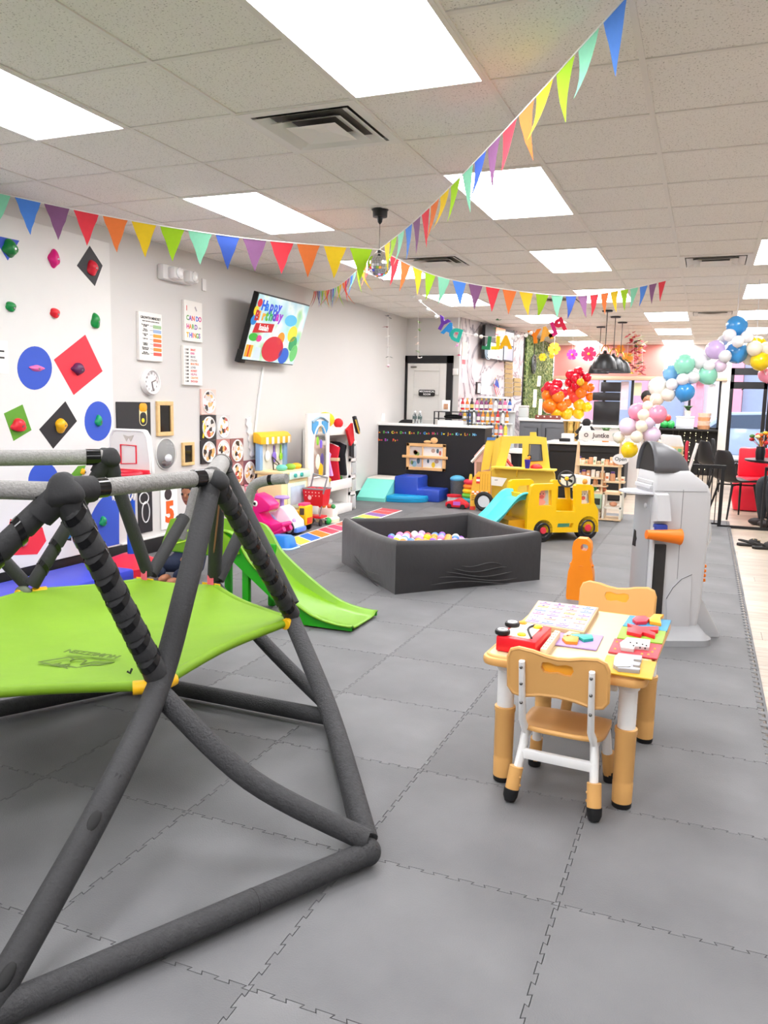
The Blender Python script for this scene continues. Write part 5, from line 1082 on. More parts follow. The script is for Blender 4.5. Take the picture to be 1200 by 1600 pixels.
# toy window busy board
BW = thing('busy_window', 'wooden toy window frame with four panes fixed to the counter', 'toy window', PY(665, 735, YC-.03)); WD = M('#e8b67c', .5, var=.12, vs_=14)
wz0, wz1 = PY(666, 735, YC).z, PY(666, 693, YC).z; wx0, wx1 = PY(636, 714, YC).x, PY(697, 714, YC).x; fy = YC-.035
for a, c in (((wx0, wz0), (wx1, wz0+.045)), ((wx0, wz1-.045), (wx1, wz1)), ((wx0, wz0), (wx0+.045, wz1)), ((wx1-.045, wz0), (wx1, wz1)), ((wx0, (wz0+wz1)/2-.015), (wx1, (wz0+wz1)/2+.015)), ((wx0+.24, wz0), (wx0+.255, wz1))): part(BW, 'frame_rail', WD, lambda b: b.box((a[0], fy, a[1]), (c[0], YC-.001, c[1]), .004, 1))
part(BW, 'slide_bar', WD, lambda b: b.box((wx0-.06, fy-.02, (wz0+wz1)/2-.02), (wx1+.04, fy, (wz0+wz1)/2+.02), .008))
part(BW, 'bird_cutout', WD, lambda b: (b.ball(((wx0+wx1)/2+.12, fy+.01, wz1+.05), .055, 14, sc=(1, .25, .8)), b.ball(((wx0+wx1)/2+.02, fy+.01, wz1+.025), .06, 12, sc=(1, .25, .4))))
random.seed(9)
mx_ = (wx0+wx1)/2; mz_ = (wz0+wz1)/2
for i, (a, c, q) in enumerate((((wx0+.045, mz_), (wx0+.24, wz1-.045), '#cfc6c0'), ((wx0+.255, mz_), (wx1-.045, wz1-.045), '#e6e4e2'), ((wx0+.045, wz0+.045), (wx0+.24, mz_), '#c9c4c6'), ((wx0+.255, wz0+.045), (wx1-.045, mz_), '#ece9e6'))):
    pn = part(BW, 'pane', M(q, .15, var=.1), lambda b: b.box((a[0], YC-.012, a[1]), (c[0], YC-.006, c[1])))
    for k in range(3): x = random.uniform(a[0]+.03, c[0]-.03); z = random.uniform(a[1]+.04, c[1]-.05); part(pn, 'picture_shape', M(random.choice(['#e6c22a', '#c86a5a', '#48606a', '#7f9a5a', '#b89a8a', '#8ab0c0']), .4), lambda b: b.prism(circ(random.uniform(.03, .05), 9, random.uniform(.015, .04)), .002, frame((x, YC-.013, z), (1, 0, 0), (0, 0, 1))))
# soft play blocks
VM_ = lambda c: M(c, .35, var=.04, bump=.12, bs=5)
def sblk(name, lab, col, pts, y0, y1, bev=.015): return solo(name, lab, 'soft block', VM_(col), lambda b: b.prism(pts, y1-y0, frame((0, y1, 0), (1, 0, 0), (0, 0, 1)), bev=bev))
bx = lambda px, Y: PY(px, 760, Y).x
mw = thing('soft_wedge_block', 'mint soft play wedge with cream top against black counter', 'soft block', (-4.26, 10.5, 0))
def mintf(b):
    xa, xb = -4.47, -4.05; b.raw([(xa, 10.15, 0), (xb, 10.15, 0), (xb, 10.94, 0), (xa, 10.94, 0), (xa, 10.52, .28), (xb, 10.52, .28), (xb, 10.94, .28), (xa, 10.94, .28), (xa, 10.15, .05), (xb, 10.15, .05)], [(0, 3, 2, 1), (0, 1, 9, 8), (8, 9, 5, 4), (4, 5, 6, 7), (2, 3, 7, 6), (1, 2, 6, 5, 9), (0, 8, 4, 7, 3)], smooth=False)
part(mw, 'wedge', VM_('#7fdccb'), mintf); part(mw, 'top_pad', VM_('#f0e6dc'), lambda b: b.box((-4.47, 10.52, .275), (-4.05, 10.94, .3), .008))
cy = thing('soft_corner_mat', 'low cyan quarter round soft mat before the blue steps', 'soft block', (-3.7, 10.35, 0))
part(cy, 'pad', VM_('#1f9fd6'), lambda b: b.prism([(0, 0)]+[(.52*math.cos(PI/2*i/10), -.3*math.sin(PI/2*i/10)) for i in range(11)], .09, Matrix.Translation((-4.045, 10.5, 0)), bev=.015))
part(cy, 'seam', M('#1a86b8', .5), lambda b: b.tube([(-4.045+.522*math.cos(PI/2*i/10), 10.5-.302*math.sin(PI/2*i/10), .045) for i in range(11)], .004, n=5))
sblk('soft_step_block', 'royal blue soft play step block against the black counter', '#2c4cb4', [(-4.045, 0), (-3.37, 0), (-3.37, .17), (-3.69, .17), (-3.69, .34), (-4.045, .34)], 10.5, 10.94, .02)
# ================================================================ basketball hoop
HY = 5.02; hp = PY(206, 860, HY); HB = thing('basketball_hoop', 'toy basketball hoop with white backboard, blue pole and red base', 'basketball hoop', (hp.x, HY, 0)); RDP = M('#e8283e', .4); BLP = M('#1d55c8', .4)
hx = hp.x
part(HB, 'base', RDP, lambda b: loft(b, [(0, hx-.23, hx+.2, HY-.24, HY+.2), (.06, hx-.23, hx+.2, HY-.24, HY+.2), (.075, hx-.21, hx+.18, HY-.22, HY+.18), (.14, hx-.07, hx+.06, HY-.07, HY+.06)], .08, 5))
part(HB, 'pole', BLP, lambda b: b.cyl((hx, HY, .12), (hx, HY, .78), .034, n=18))
z0, z1 = PY(206, 738, HY).z, PY(206, 670, HY).z; x0, x1 = PY(173, 700, HY).x, PY(243, 700, HY).x; cxb = (x0+x1)/2; hw = (x1-x0)/2; cz = (z0+z1)/2; hh = (z1-z0)/2
ol = [(-hw, -hh), (hw, -hh), (hw*.98, -hh*.4), (hw*.86, hh*.7), (hw*.72, hh*.96), (hw*.6, hh), (-hw*.6, hh), (-hw*.72, hh*.96), (-hw*.86, hh*.7), (-hw*.98, -hh*.4)]
FBB = frame((cxb, HY-.03, cz), (1, 0, 0), (0, 0, 1))
bbd = part(HB, 'backboard', M('#eceae8', .4), lambda b: b.prism(ol, .035, FBB @ Matrix.Translation((0, 0, -.02)), bev=.006))
part(bbd, 'board_rim', M('#f4f3f1', .4), lambda b: b.tube([FBB @ Vector((x*.93, y*.93, .017)) for x, y in ol], .007, n=6, closed=True))
part(bbd, 'target_square', RDP, lambda b: b.tube([FBB @ Vector((hw*x, hh*y, .018)) for x, y in ((-.35, -.6), (.33, -.55), (.33, .25), (-.35, .28))], .011, n=6, closed=True, flat=.5))
part(bbd, 'moulded_mark', M('#c9c4ba', .4), lambda b: b.prism([(-.05, .03), (-.02, -.02), (0, .01), (.02, -.02), (.05, .03), (0, .02)], .004, FBB @ Matrix.Translation((0, hh*.55, .016))))
rc_ = Vector((cxb+.07, HY-.2, z0+.01)); part(HB, 'rim_bracket', RDP, lambda b: b.box((cxb-.1, HY-.07, z0-.02), (cxb+.2, HY-.02, z0+.03), .01))
part(HB, 'rim', RDP, lambda b: b.tube([rc_+Vector((.13*math.cos(2*PI*i/28), .13*math.sin(2*PI*i/28), 0)) for i in range(28)], .013, n=8, closed=True))
def net(b):
    for i in range(12):
        a = 2*PI*i/12
        for s in (-1, 1): b.tube([rc_+Vector((r*math.cos(a+s*t), r*math.sin(a+s*t), -z)) for r, t, z in ((.13, 0, 0), (.11, .26, .06), (.09, .52, .13), (.08, .78, .2))], .004, n=5)
part(HB, 'net', M('#f2f0ee', .7), net)
# ================================================================ toys and furniture along the left wall
XF = -4.12
KP = lambda x, y, X=XF: PX(x, y, X)
FK = lambda X: frame((X, 0, 0), (0, 1, 0), (0, 0, 1))
def kpl(parent, name, m, pts, X=XF, t=.02, bev=0, holes=None):
    q = [(PX(x, y, X).y, max(0, PX(x, y, X).z)) for x, y in pts]; hs = [[(PX(x, y, X).y, PX(x, y, X).z) for x, y in h_][::-1] for h_ in holes] if holes else None
    return part(parent, name, m, lambda b: b.prism(q, t, FK(X-t), bev=bev, holes=hs))
# play kitchen with awning
kc = KP(458, 790); KT = thing('play_kitchen', 'toy market kitchen with yellow striped awning and blue posts', 'play kitchen', (XF-.2, kc.y, 0))
ky0, ky1 = KP(440, 740).y, KP(481, 740).y; BEI = M('#f0dfa8', .5); LBL = M('#8fb4dd', .4); kz = KP(460, 735).z
part(KT, 'cabinet', BEI, lambda b: b.box((XF-.3, ky0, 0), (XF, ky1, kz-.03), .01)); part(KT, 'worktop', BEI, lambda b: b.box((XF-.32, ky0-.02, kz-.03), (XF+.03, ky1-.003, kz+.0), .008))
part(KT, 'control_strip', M('#cfeadb', .5), lambda b: b.box((XF+.0, ky0+.12, kz-.09), (XF+.035, ky1-.003, kz-.01), .006))
for f in (.38, .62): part(KT, 'knob', M('#3fb0a8', .4), lambda b: b.cyl((XF+.035, ky0+(ky1-ky0)*f, kz-.05), (XF+.055, ky0+(ky1-ky0)*f, kz-.05), .022, n=14))
ov = part(KT, 'oven_door', M('#d8ead8', .4), lambda b: b.box((XF, ky0+.12, .2), (XF+.015, ky1-.06, kz-.13), .006)); part(ov, 'oven_window', M('#bcd0e2', .1, var=.2), lambda b: b.box((XF+.015, ky0+.17, .24), (XF+.019, ky1-.11, kz-.17), .003))
zt0, zt1 = KP(460, 735, XF-.3).z, KP(458, 690, XF-.28).z; ztop = PX(458, 673, XF-.25).z
for y in (ky0+.03, ky1-.03): part(KT, 'blue_post', LBL, lambda b: b.box((XF-.32, y-.035, kz), (XF-.26, y+.035, ztop-.04), .012))
bp_ = part(KT, 'back_panel', M('#e6e2da', .2, var=.1), lambda b: b.box((XF-.31, ky0+.05, kz), (XF-.29, ky1-.05, ztop-.1)))
aw = part(KT, 'awning', M('#f4c02a', .45), lambda b: b.prism([(0, .02), (.1, .0), (.1, .08), (.06, .12), (0, .13)], ky1-ky0+.06, frame((XF-.33, ky1+.03, ztop-.13), (1, 0, 0), (0, 0, 1)), bev=.008))
for i in range(5): y = ky0+.0+(ky1-ky0)*(i+.6)/5; part(aw, 'awning_stripe', M('#f6f1e6', .45), lambda b: b.box((XF-.231, y, ztop-.13), (XF-.227, y+.05, ztop-.055)))
for f, q, s in ((.55, '#8a6fd0', .05), (.8, '#9ed83a', .035), (.3, '#f2f0ec', .05), (.62, '#f4ead0', .045)):
    y = ky0+(ky1-ky0)*f; z = ztop-.28 if s < .05 or f > .5 and f < .6 else kz+.15; part(bp_, 'hanging_utensil', M(q, .4), lambda b: (b.ball((XF-.275, y, z), s, 12, sc=(.25, 1, 1.2)), b.cyl((XF-.28, y, z+s), (XF-.28, y, z+.13), .008, n=6)))
for f, q in ((.3, '#6fc8b8'), (.62, '#8ab83a'), (.85, '#f0b81e')): y = ky0+(ky1-ky0)*f; part(KT, 'toy_food', M(q, .45), lambda b: b.ball((XF-.1, y, kz+.03), .06, 12, sc=(1, 1.2, .6)))
c = KP(431, 728, XF-.22); t = thing('toy_fan', 'small black wire toy rack at the kitchen edge', 'toy', (c.x, c.y, kz))
part(t, 'frame', M('#4a423c', .5), lambda b: (b.tube([(c.x, c.y-.05, kz+.0), (c.x, c.y-.07, kz+.14), (c.x, c.y+.07, kz+.06), (c.x, c.y+.03, kz+.0)], .008, n=6, closed=True), b.tube([(c.x, c.y-.06, kz+.08), (c.x, c.y+.05, kz+.04)], .005, n=6)))
# mirror panel unit
MU = thing('dress_up_mirror', 'tall white panel with arched mirror and blue sunglasses cut-out', 'mirror unit', (XF-.1, KP(499, 780).y, 0)); WU = M('#eceae8', .45, var=.015)
ya, yb = KP(482, 720).y, KP(515, 720).y; zu = KP(498, 646).z; 
part(MU, 'panel', WU, lambda b: b.box((XF-.05, ya, 0), (XF, yb, zu), .008)); part(MU, 'rear_foot', WU, lambda b: b.box((XF-.3, yb-.06, 0), (XF-.04, yb-.02, .1), .006)); cyy = (ya+yb)/2; aw_ = (yb-ya)*.33
arch = [(-aw_, -.3), (aw_, -.3)]+[(aw_*math.cos(PI*i/14), .02+.28*math.sin(PI*i/14)) for i in range(15)]
zmid = KP(498, 705).z
mo = part(MU, 'arch_mirror', M('#d9d5cf', .06, metal=.8, var=.15), lambda b: b.prism(arch, .006, frame((XF, cyy, zmid), (0, 1, 0), (0, 0, 1)))); part(MU, 'arch_frame', WU, lambda b: b.tube([(XF+.006, cyy+x, zmid+z) for x, z in arch], .014, n=6, closed=True))
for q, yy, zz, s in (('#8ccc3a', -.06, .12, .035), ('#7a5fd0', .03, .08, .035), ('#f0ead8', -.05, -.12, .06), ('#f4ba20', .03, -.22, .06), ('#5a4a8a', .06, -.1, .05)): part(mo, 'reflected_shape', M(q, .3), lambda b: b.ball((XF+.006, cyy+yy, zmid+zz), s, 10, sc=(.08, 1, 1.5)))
sg = part(MU, 'sunglasses', M('#4f9fd6', .3), lambda b: [b.prism([(s*.05, .05), (s*.2, .06), (s*.2, -.04), (s*.15, -.1), (s*.08, -.09), (s*.05, -.02)][::s], .012, frame((XF, cyy, zu-.14), (0, 1, 0), (0, 0, 1))) for s in (-1, 1)]); part(sg, 'bridge', M('#8fa8b8', .3), lambda b: b.tube(spline([(XF+.01, cyy-.2, zu-.1), (XF+.01, cyy-.06, zu-.05), (XF+.01, cyy+.06, zu-.05), (XF+.01, cyy+.2, zu-.1)], 5), .012, n=6))
# clothes rack
RKx = thing('dress_up_rack', 'white dress-up rack with rail, top shelf and base shelf', 'clothes rack', (XF-.18, KP(530, 785).y, 0))
yc = KP(546, 780).y; zs = KP(528, 672).z
part(RKx, 'top_shelf', WU, lambda b: b.box((XF-.34, yb, zs-.06), (XF, yc, zs+.03), .005)); part(RKx, 'base_box', WU, lambda b: b.box((XF-.34, yb, 0), (XF+.04, yc, .1), .005)); part(RKx, 'low_shelf', WU, lambda b: b.box((XF-.34, yb, .33), (XF+.02, yc, .37), .004)); part(RKx, 'back_panel', WU, lambda b: b.box((XF-.36, yb, .1), (XF-.34, yc, zs), .002)); part(RKx, 'end_panel', WU, lambda b: b.box((XF-.34, yc-.03, .1), (XF-.02, yc, zs-.06), .004)); part(RKx, 'front_lip', WU, lambda b: b.box((XF+.01, yb, .3), (XF+.03, yc, .42), .004))
part(RKx, 'rail', M('#cfcfcf', .3, metal=.7), lambda b: b.cyl((XF-.17, yb, zs-.14), (XF-.17, yc, zs-.14), .012, n=8))
def garment(name, lab, col, y, top, bot, w0, w1, slv=0):
    z0_, z1_ = KP(532, bot).z, KP(532, top).z; b = MB(); o = thing(name, lab, 'costume', (XF-.17, y, z0_), group=None)
    pts = [(-w0, z1_-.04), (-w0*.4, z1_), (w0*.4, z1_), (w0, z1_-.04), (w0*.85, (z0_+z1_)/2+.05), (w1, z0_), (-w1, z0_), (-w0*.85, (z0_+z1_)/2+.05)]
    part(o, 'cloth', M(col, .75, var=.12, bump=.3, bs=12), lambda b: b.prism(pts, .05, frame((XF-.17, y+.025, 0), (1, 0, 0), (0, 0, 1)), bev=.012)); part(o, 'hanger', M('#f0eeee', .4), lambda b: b.tube([(XF-.17-w0*.9, y, z1_-.03), (XF-.17, y, z1_+.02), (XF-.17+w0*.9, y, z1_-.03)], .007, n=6)); part(o, 'hook', M('#c9c9c9', .3, metal=.8), lambda b: b.cyl((XF-.17, y, z1_+.02), (XF-.17, y, zs-.13), .004, n=6)); return o, z0_, z1_
garment('lilac_dress', 'lilac costume dress hanging next to the mirror panel', '#d9a6e4', yb+.1, 703, 742, .14, .17)
o, za, zb_ = garment('red_tunic', 'red costume tunic with gold belt buckle on rack', '#cf1730', yb+.3, 694, 752, .16, .17); part(o, 'belt', M('#e9c9a0', .4), lambda b: b.box((XF-.3, yb+.268, (za+zb_)/2+.02), (XF-.02, yb+.332, (za+zb_)/2+.06), .004))
garment('black_vest', 'black costume vest hanging beside the red tunic', '#1c1d26', yb+.52, 692, 745, .15, .16)
t = thing('plush_toy', 'yellow and red plush costume hood on rack top shelf', 'plush toy', (XF-.15, yb+.18, zs+.03)); part(t, 'hood', M('#f4c81e', .8, bump=.4, bs=40), lambda b: b.ball((XF-.15, yb+.18, zs+.12), .11, 14, sc=(1, 1.2, .85))); part(t, 'red_trim', M('#d8242a', .7), lambda b: (b.ball((XF-.08, yb+.065, zs+.075), .05, 10), b.ball((XF-.06, yb+.36, zs+.08), .06, 10)))
t = thing('soldier_hat', 'red and black peaked costume hat hanging on rack corner', 'hat', (XF-.0, yc-.05, zs-.2)); part(t, 'red_cloth', M('#d01d28', .7), lambda b: b.prism([(-.1, .0), (.06, .08), (.12, -.14), (.02, -.2)], .03, frame((XF+.02, yc-.1, zs), (0, 1, 0), (0, 0, 1)))); part(t, 'peak', M('#26282e', .6), lambda b: b.prism([(.02, .16), (.08, .17), (.2, .0), (.2, -.06), (.14, -.04)], .04, frame((XF+.05, yc-.1, zs), (0, 1, 0), (0, 0, 1)), bev=.008)); part(t, 'gold_band', M('#e0c04a', .4), lambda b: b.tube([(XF+.1, yc-.07, zs+.12), (XF+.1, yc+.05, zs-.05)], .01, n=6)); part(t, 'black_tail', M('#18181b', .7), lambda b: b.prism([(.02, -.14), (.12, -.14), (.14, -.36), (.03, -.33)], .02, frame((XF+.02, yc-.1, zs), (0, 1, 0), (0, 0, 1))))
for nm, lab, y, z, q, s in (('green_plush', 'green and black plush snake lying on rack low shelf', yb+.4, .41, '#2f7a2a', (1, 1.6, .6)), ('yellow_plush', 'small yellow plush toy at the mirror panel foot', yb+.08, .41, '#e8c43a', (.7, 1, .7)), ('panda_plush', 'black and white plush toy on the rack base shelf', yb+.12, .15, '#e8e6e4', (1, 1.2, .9))):
    t = thing(nm, lab, 'plush toy', (XF-.12, y, z-.05)); part(t, 'body', M(q, .8, var=.5, vs_=20, bump=.4, bs=40), lambda b: b.ball((XF-.12, y, z), .06, 12, sc=s)); part(t, 'head', M(q, .8, var=.3, bump=.4, bs=40), lambda b: b.ball((XF-.07, y+.05, z+.012), .03, 10))
# drawer tower
DT = thing('drawer_tower', 'white tower of clear drawers next to the dress-up rack', 'drawer unit', (XF-.2, yc+.25, 0)); yd = KP(556, 775).y; zd = KP(550, 692).z
part(DT, 'frame', WU, lambda b: (b.box((XF-.36, yc+.01, 0), (XF-.33, yd, zd)), b.box((XF-.36, yc+.01, 0), (XF, yc+.03, zd)), b.box((XF-.36, yd-.02, 0), (XF, yd, zd)), [b.box((XF-.36, yc+.01, zd*k/4-.02), (XF, yd, zd*k/4+.02)) for k in range(5) if k]))
for k, q in enumerate(('#c86a5a', '#d8b84a', '#c9a08a', '#b8c4c8')): dw = part(DT, 'drawer', M('#e8eef0', .1, alpha=.5, var=0), lambda b: b.box((XF-.3, yc+.04, zd*k/4+.03), (XF+.015, yd-.03, zd*(k+1)/4-.04), .006)); part(dw, 'contents', M(q, .6, var=.8, vs_=30), lambda b: b.box((XF-.28, yc+.06, zd*k/4+.04), (XF-.02, yd-.05, zd*k/4+.13), .02))
# shopping cart
cc = PZ(502, 822, 0)+Vector((-.09, .06, 0)); SCt = thing('toy_shopping_cart', 'red toy shopping cart with grey handle', 'shopping cart', (cc.x, cc.y, 0)); CR = M('#d8172a', .4); CG = M('#8f9096', .4)
cx_, cy_ = cc.x, cc.y
part(SCt, 'basket', CR, lambda b: b.raw([(cx_-.16, cy_-.11, .27), (cx_+.16, cy_-.11, .27), (cx_+.16, cy_+.11, .27), (cx_-.16, cy_+.11, .27), (cx_-.19, cy_-.14, .5), (cx_+.19, cy_-.14, .5), (cx_+.19, cy_+.14, .5), (cx_-.19, cy_+.14, .5)], [(3, 2, 1, 0)]+[(i, (i+1) % 4, 4+(i+1) % 4, 4+i) for i in range(4)], smooth=False)).modifiers.new('t', 'SOLIDIFY').thickness = .01
part(SCt, 'basket_holes', M('#f0c9c4', .5), lambda b: [b.box((cx_-.14+.06*i, cy_-.137+.008*(3-j), .31+.045*j), (cx_-.125+.06*i, cy_-.128+.008*(3-j), .325+.045*j)) for i in range(5) for j in range(4)], kind='stuff')
part(SCt, 'basket_rim', CG, lambda b: b.tube([(cx_-.19, cy_-.14, .5), (cx_+.19, cy_-.14, .5), (cx_+.19, cy_+.14, .5), (cx_-.19, cy_+.14, .5)], .012, n=6, closed=True))
part(SCt, 'handle', CG, lambda b: b.tube([(cx_+.18, cy_-.13, .44), (cx_+.25, cy_-.13, .66), (cx_-.12, cy_+.12, .68), (cx_-.18, cy_+.13, .48)], .014, n=8)); part(SCt, 'frame', CG, lambda b: [b.tube([(cx_+s*.15, cy_-.1, .3), (cx_+s*.1, cy_-.1, .1), (cx_+s*.15, cy_+.1, .06)], .012, n=6) for s in (-1, 1)]); part(SCt, 'lower_tray', CR, lambda b: b.box((cx_-.14, cy_-.12, .1), (cx_+.14, cy_+.12, .13), .01)); part(SCt, 'badge', M('#f4c8cc', .4), lambda b: b.cyl((cx_-.06, cy_-.137, .38), (cx_-.06, cy_-.127, .38), .03, n=14)); part(SCt, 'groceries', M('#d8283a', .5, var=.6, vs_=30), lambda b: [b.ball((cx_+x, cy_+y, .47), .07, 10, sc=(1, 1, .7)) for x, y in ((-.08, 0), (.05, .03), (.1, -.04))], kind='stuff')
for sx in (-1, 1):
    for sy in (-1, 1): part(SCt, 'wheel', M('#26262a', .5), lambda b: b.cyl((cx_+sx*.13-.015, cy_+sy*.11, .045), (cx_+sx*.13+.015, cy_+sy*.11, .045), .045, n=14))
c = PZ(505, 816, 0); solo('green_ball', 'small green ball on the floor beside the shopping cart', 'ball', M('#1eaa4a', .4), lambda b: b.ball((c.x+.12, c.y-.12, .04), .04, 14))
SCt.scale = (.68, .68, .82)
# activity toy
c = PZ(528, 817, 0)+Vector((-.15, .05, 0)); t = thing('activity_table_toy', 'cream activity toy with coloured knobs beside the shopping cart', 'toy', c)
part(t, 'base', M('#f0ead0', .45), lambda b: loft(b, [(0, -.13, .12, -.12, .12), (.04, -.13, .12, -.12, .12), (.06, -.11, .1, -.1, .1)], .08, 5), world=False); part(t, 'upper_deck', M('#f4f2ee', .45), lambda b: b.box((-.1, -.06, .05), (.09, .08, .16), .015), world=False)
for x, q in ((-.08, '#e0343a'), (-.04, '#f0a83a'), (.03, '#e8704a'), (.08, '#3f9a5a')): part(t, 'knob', M(q, .4), lambda b: b.ball((x, -.03, .18), .028, 10), world=False)
# pink rocking animal
c = PZ(415, 836, 0)+Vector((0, -.03, 0)); t = thing('pink_rocking_toy', 'hot pink plastic rocking animal with round white eyes', 'rocking toy', c); PNK = M('#e8127e', .35, var=.03)
KXm = lambda x, y: (PY(x, y, c.y)-c)
part(t, 'body', PNK, lambda b: b.prism([(KXm(x, y).x, max(.0, KXm(x, y).z)) for x, y in ((365, 850), (372, 800), (392, 775), (406, 770), (418, 776), (430, 788), (428, 796), (412, 800), (420, 812), (432, 818), (448, 815), (450, 820), (440, 828), (424, 832), (400, 836))], .2, frame((0, .1, 0), (1, 0, 0), (0, 0, 1)), bev=.014), world=False)
for s in (-.115,): e = KXm(407, 785); ey = part(t, 'eye', M('#f4f4f2', .3), lambda b: b.ball((e.x, s+.01, e.z), .03, 12, sc=(1, .35, 1)), world=False); part(ey, 'pupil', M('#111111', .2), lambda b: b.ball((e.x, s-.0, e.z), .016, 10, sc=(1, .4, 1)), world=False)
part(t, 'rocker_foot', PNK, lambda b: b.tube(spline([(-.3, -.07, .1), (-.1, -.07, .04), (.12, -.07, .04), (.27, -.07, .1)], 5), .03, n=8), world=False); part(t, 'rocker_foot', PNK, lambda b: b.tube(spline([(-.3, .07, .1), (-.1, .07, .04), (.12, .07, .04), (.27, .07, .1)], 5), .03, n=8), world=False)
# ride-on car
c = Vector((-4.0, 7.2, 0)); t = thing('ride_on_car', 'pale blue and white ride-on toy car with lilac steering wheel', 'ride-on toy', c); t.scale = (.72, .82, .9)
part(t, 'body', M('#e9edf6', .35), lambda b: b.prism([(-.24, .07), (-.25, .2), (-.15, .25), (-.05, .26), (.02, .33), (.1, .3), (.2, .2), (.27, .16), (.28, .06)], .26, frame((0, .13, 0), (1, 0, 0), (0, 0, 1)), bev=.025), world=False)
part(t, 'fender', M('#9db9e8', .35), lambda b: b.tube([(-.14+.13*math.cos(PI*i/10), -.125, .08+.13*math.sin(PI*i/10)) for i in range(11)], .022, n=8), world=False)
for x in (-.14, .18):
    for y in (-.13, .1): wl = part(t, 'wheel', M('#2a2438', .5), lambda b: b.cyl((x, y, .08), (x, y+.05, .08), .08, n=20), world=False); part(wl, 'hub', M('#e8dff0', .4), lambda b: b.cyl((x, y-.006, .08), (x, y+.0, .08), .05, n=16), world=False)
part(t, 'steering_wheel', M('#a98fd8', .4), lambda b: (b.lathe([(.1, 0), (.11, .015), (.09, .03), (.0, .035)], (-.02, 0, .4), 18), b.cyl((-.02, 0, .28), (-.02, 0, .41), .03)), world=False)
part(t, 'headlamp', M('#c9a8e8', .4), lambda b: b.ball((.24, -.1, .17), .03, 10), world=False); part(t, 'bumper', M('#5a86d8', .4), lambda b: b.box((.24, -.13, .03), (.31, .13, .09), .02), world=False)
# yellow truck, stroller, bowl
c = Vector((-3.93, 7.46, 0)); t = thing('yellow_toy_truck', 'yellow toy truck with red grille behind the ride-on car', 'toy truck', c); t.scale = (.52, .7, .8); TY = M('#f4c214', .4)
part(t, 'cab', TY, lambda b: b.box((.02, -.12, .08), (.2, .12, .34), .03), world=False); part(t, 'bed', TY, lambda b: b.box((-.32, -.12, .1), (.02, .12, .25), .02), world=False); part(t, 'windscreen', M('#5a4638', .3), lambda b: b.box((.06, -.125, .22), (.16, -.115, .31), .01), world=False); part(t, 'grille', M('#e03a2a', .4), lambda b: b.box((.19, -.08, .1), (.21, .08, .18), .005), world=False); part(t, 'hood', M('#e8447a', .4), lambda b: b.box((.0, -.1, .33), (.16, .1, .37), .015), world=False)
for x in (-.22, .1):
    for y in (-.13, .1): part(t, 'wheel', M('#222226', .5), lambda b: b.cyl((x, y, .07), (x, y+.04, .07), .07, n=16), world=False)
c = Vector((-4.34, 7.22, 0)); t = thing('doll_stroller', 'pink doll stroller folded against the wall', 'doll stroller', c); t.scale = (.66, .66, .8); PS = M('#f3a6b8', .5)
part(t, 'frame', M('#ee8fa6', .4), lambda b: [b.tube([(s*.13, .1, .06), (s*.12, -.05, .35), (s*.1, -.16, .6)], .012, n=6) for s in (-1, 1)]+[b.tube([(s*.13, -.15, .06), (s*.12, .05, .35)], .012, n=6) for s in (-1, 1)]+[b.tube([(-.1, -.16, .6), (.1, -.16, .6)], .014, n=6)], world=False); part(t, 'seat', PS, lambda b: b.raw([(-.11, -.1, .5), (.11, -.1, .5), (.11, .02, .25), (-.11, .02, .25), (.11, .12, .28), (-.11, .12, .28)], [(0, 1, 2, 3), (3, 2, 4, 5)]), world=False).modifiers.new('t', 'SOLIDIFY').thickness = .01
for s in (-1, 1):
    for y in (.1, -.15): part(t, 'wheel', M('#d8d0d4', .5), lambda b: b.cyl((s*.13-.015, y, .05), (s*.13+.015, y, .05), .05, n=14), world=False)
c = PZ(445, 856, 0); t = thing('blue_step_stool', 'small blue plastic stool on the floor beside hopscotch mat', 'stool', c); part(t, 'body', M('#1b78d0', .4), lambda b: loft(b, [(0, -.14, .1, -.1, .1), (.1, -.12, .08, -.08, .08), (.12, -.1, .06, -.06, .06)], .05, 4), world=False); part(t, 'base_rim', M('#b9d6f2', .4), lambda b: b.tube([(x, y, .008) for x, y in rrect(.27, .23, .06, 4, (-.02, 0))], .01, n=6, closed=True), world=False)
# hopscotch mat
h0, h1, h2, h3 = PZ(449, 843, 0), PZ(470, 853, 0), PZ(629, 798, 0), PZ(596, 794, 0); hc = (h0+h2)/2; t = thing('hopscotch_mat', 'long colourful hopscotch play mat running across the dark floor', 'mat', hc)
part(t, 'border', M('#f0eeea', .5), lambda b: b.prism([(p.x, p.y) for p in (h0, h1, h2, h3)], .004))
cols_ = ['#e8c53a', '#1f6fd6', '#f0842a', '#d8405a', '#c83a6a', '#ec6a5a', '#f0a83a', '#62a83a', '#cfd04a', '#8a5aa8', '#d84a4a', '#c83a4a']
for i, q in enumerate(cols_):
    f0, f1 = (i+.06)/12, (i+.94)/12; L0, L1 = h0.lerp(h3, f0), h0.lerp(h3, f1); R0, R1 = h1.lerp(h2, f0), h1.lerp(h2, f1); e = .07
    part(t, 'coloured_square', M(q, .5, var=.1), lambda b: b.prism([(p.x, p.y) for p in (L0.lerp(R0, e), R0.lerp(L0, e), R1.lerp(L1, e), L1.lerp(R1, e))], .002, Matrix.Translation((0, 0, .004))))
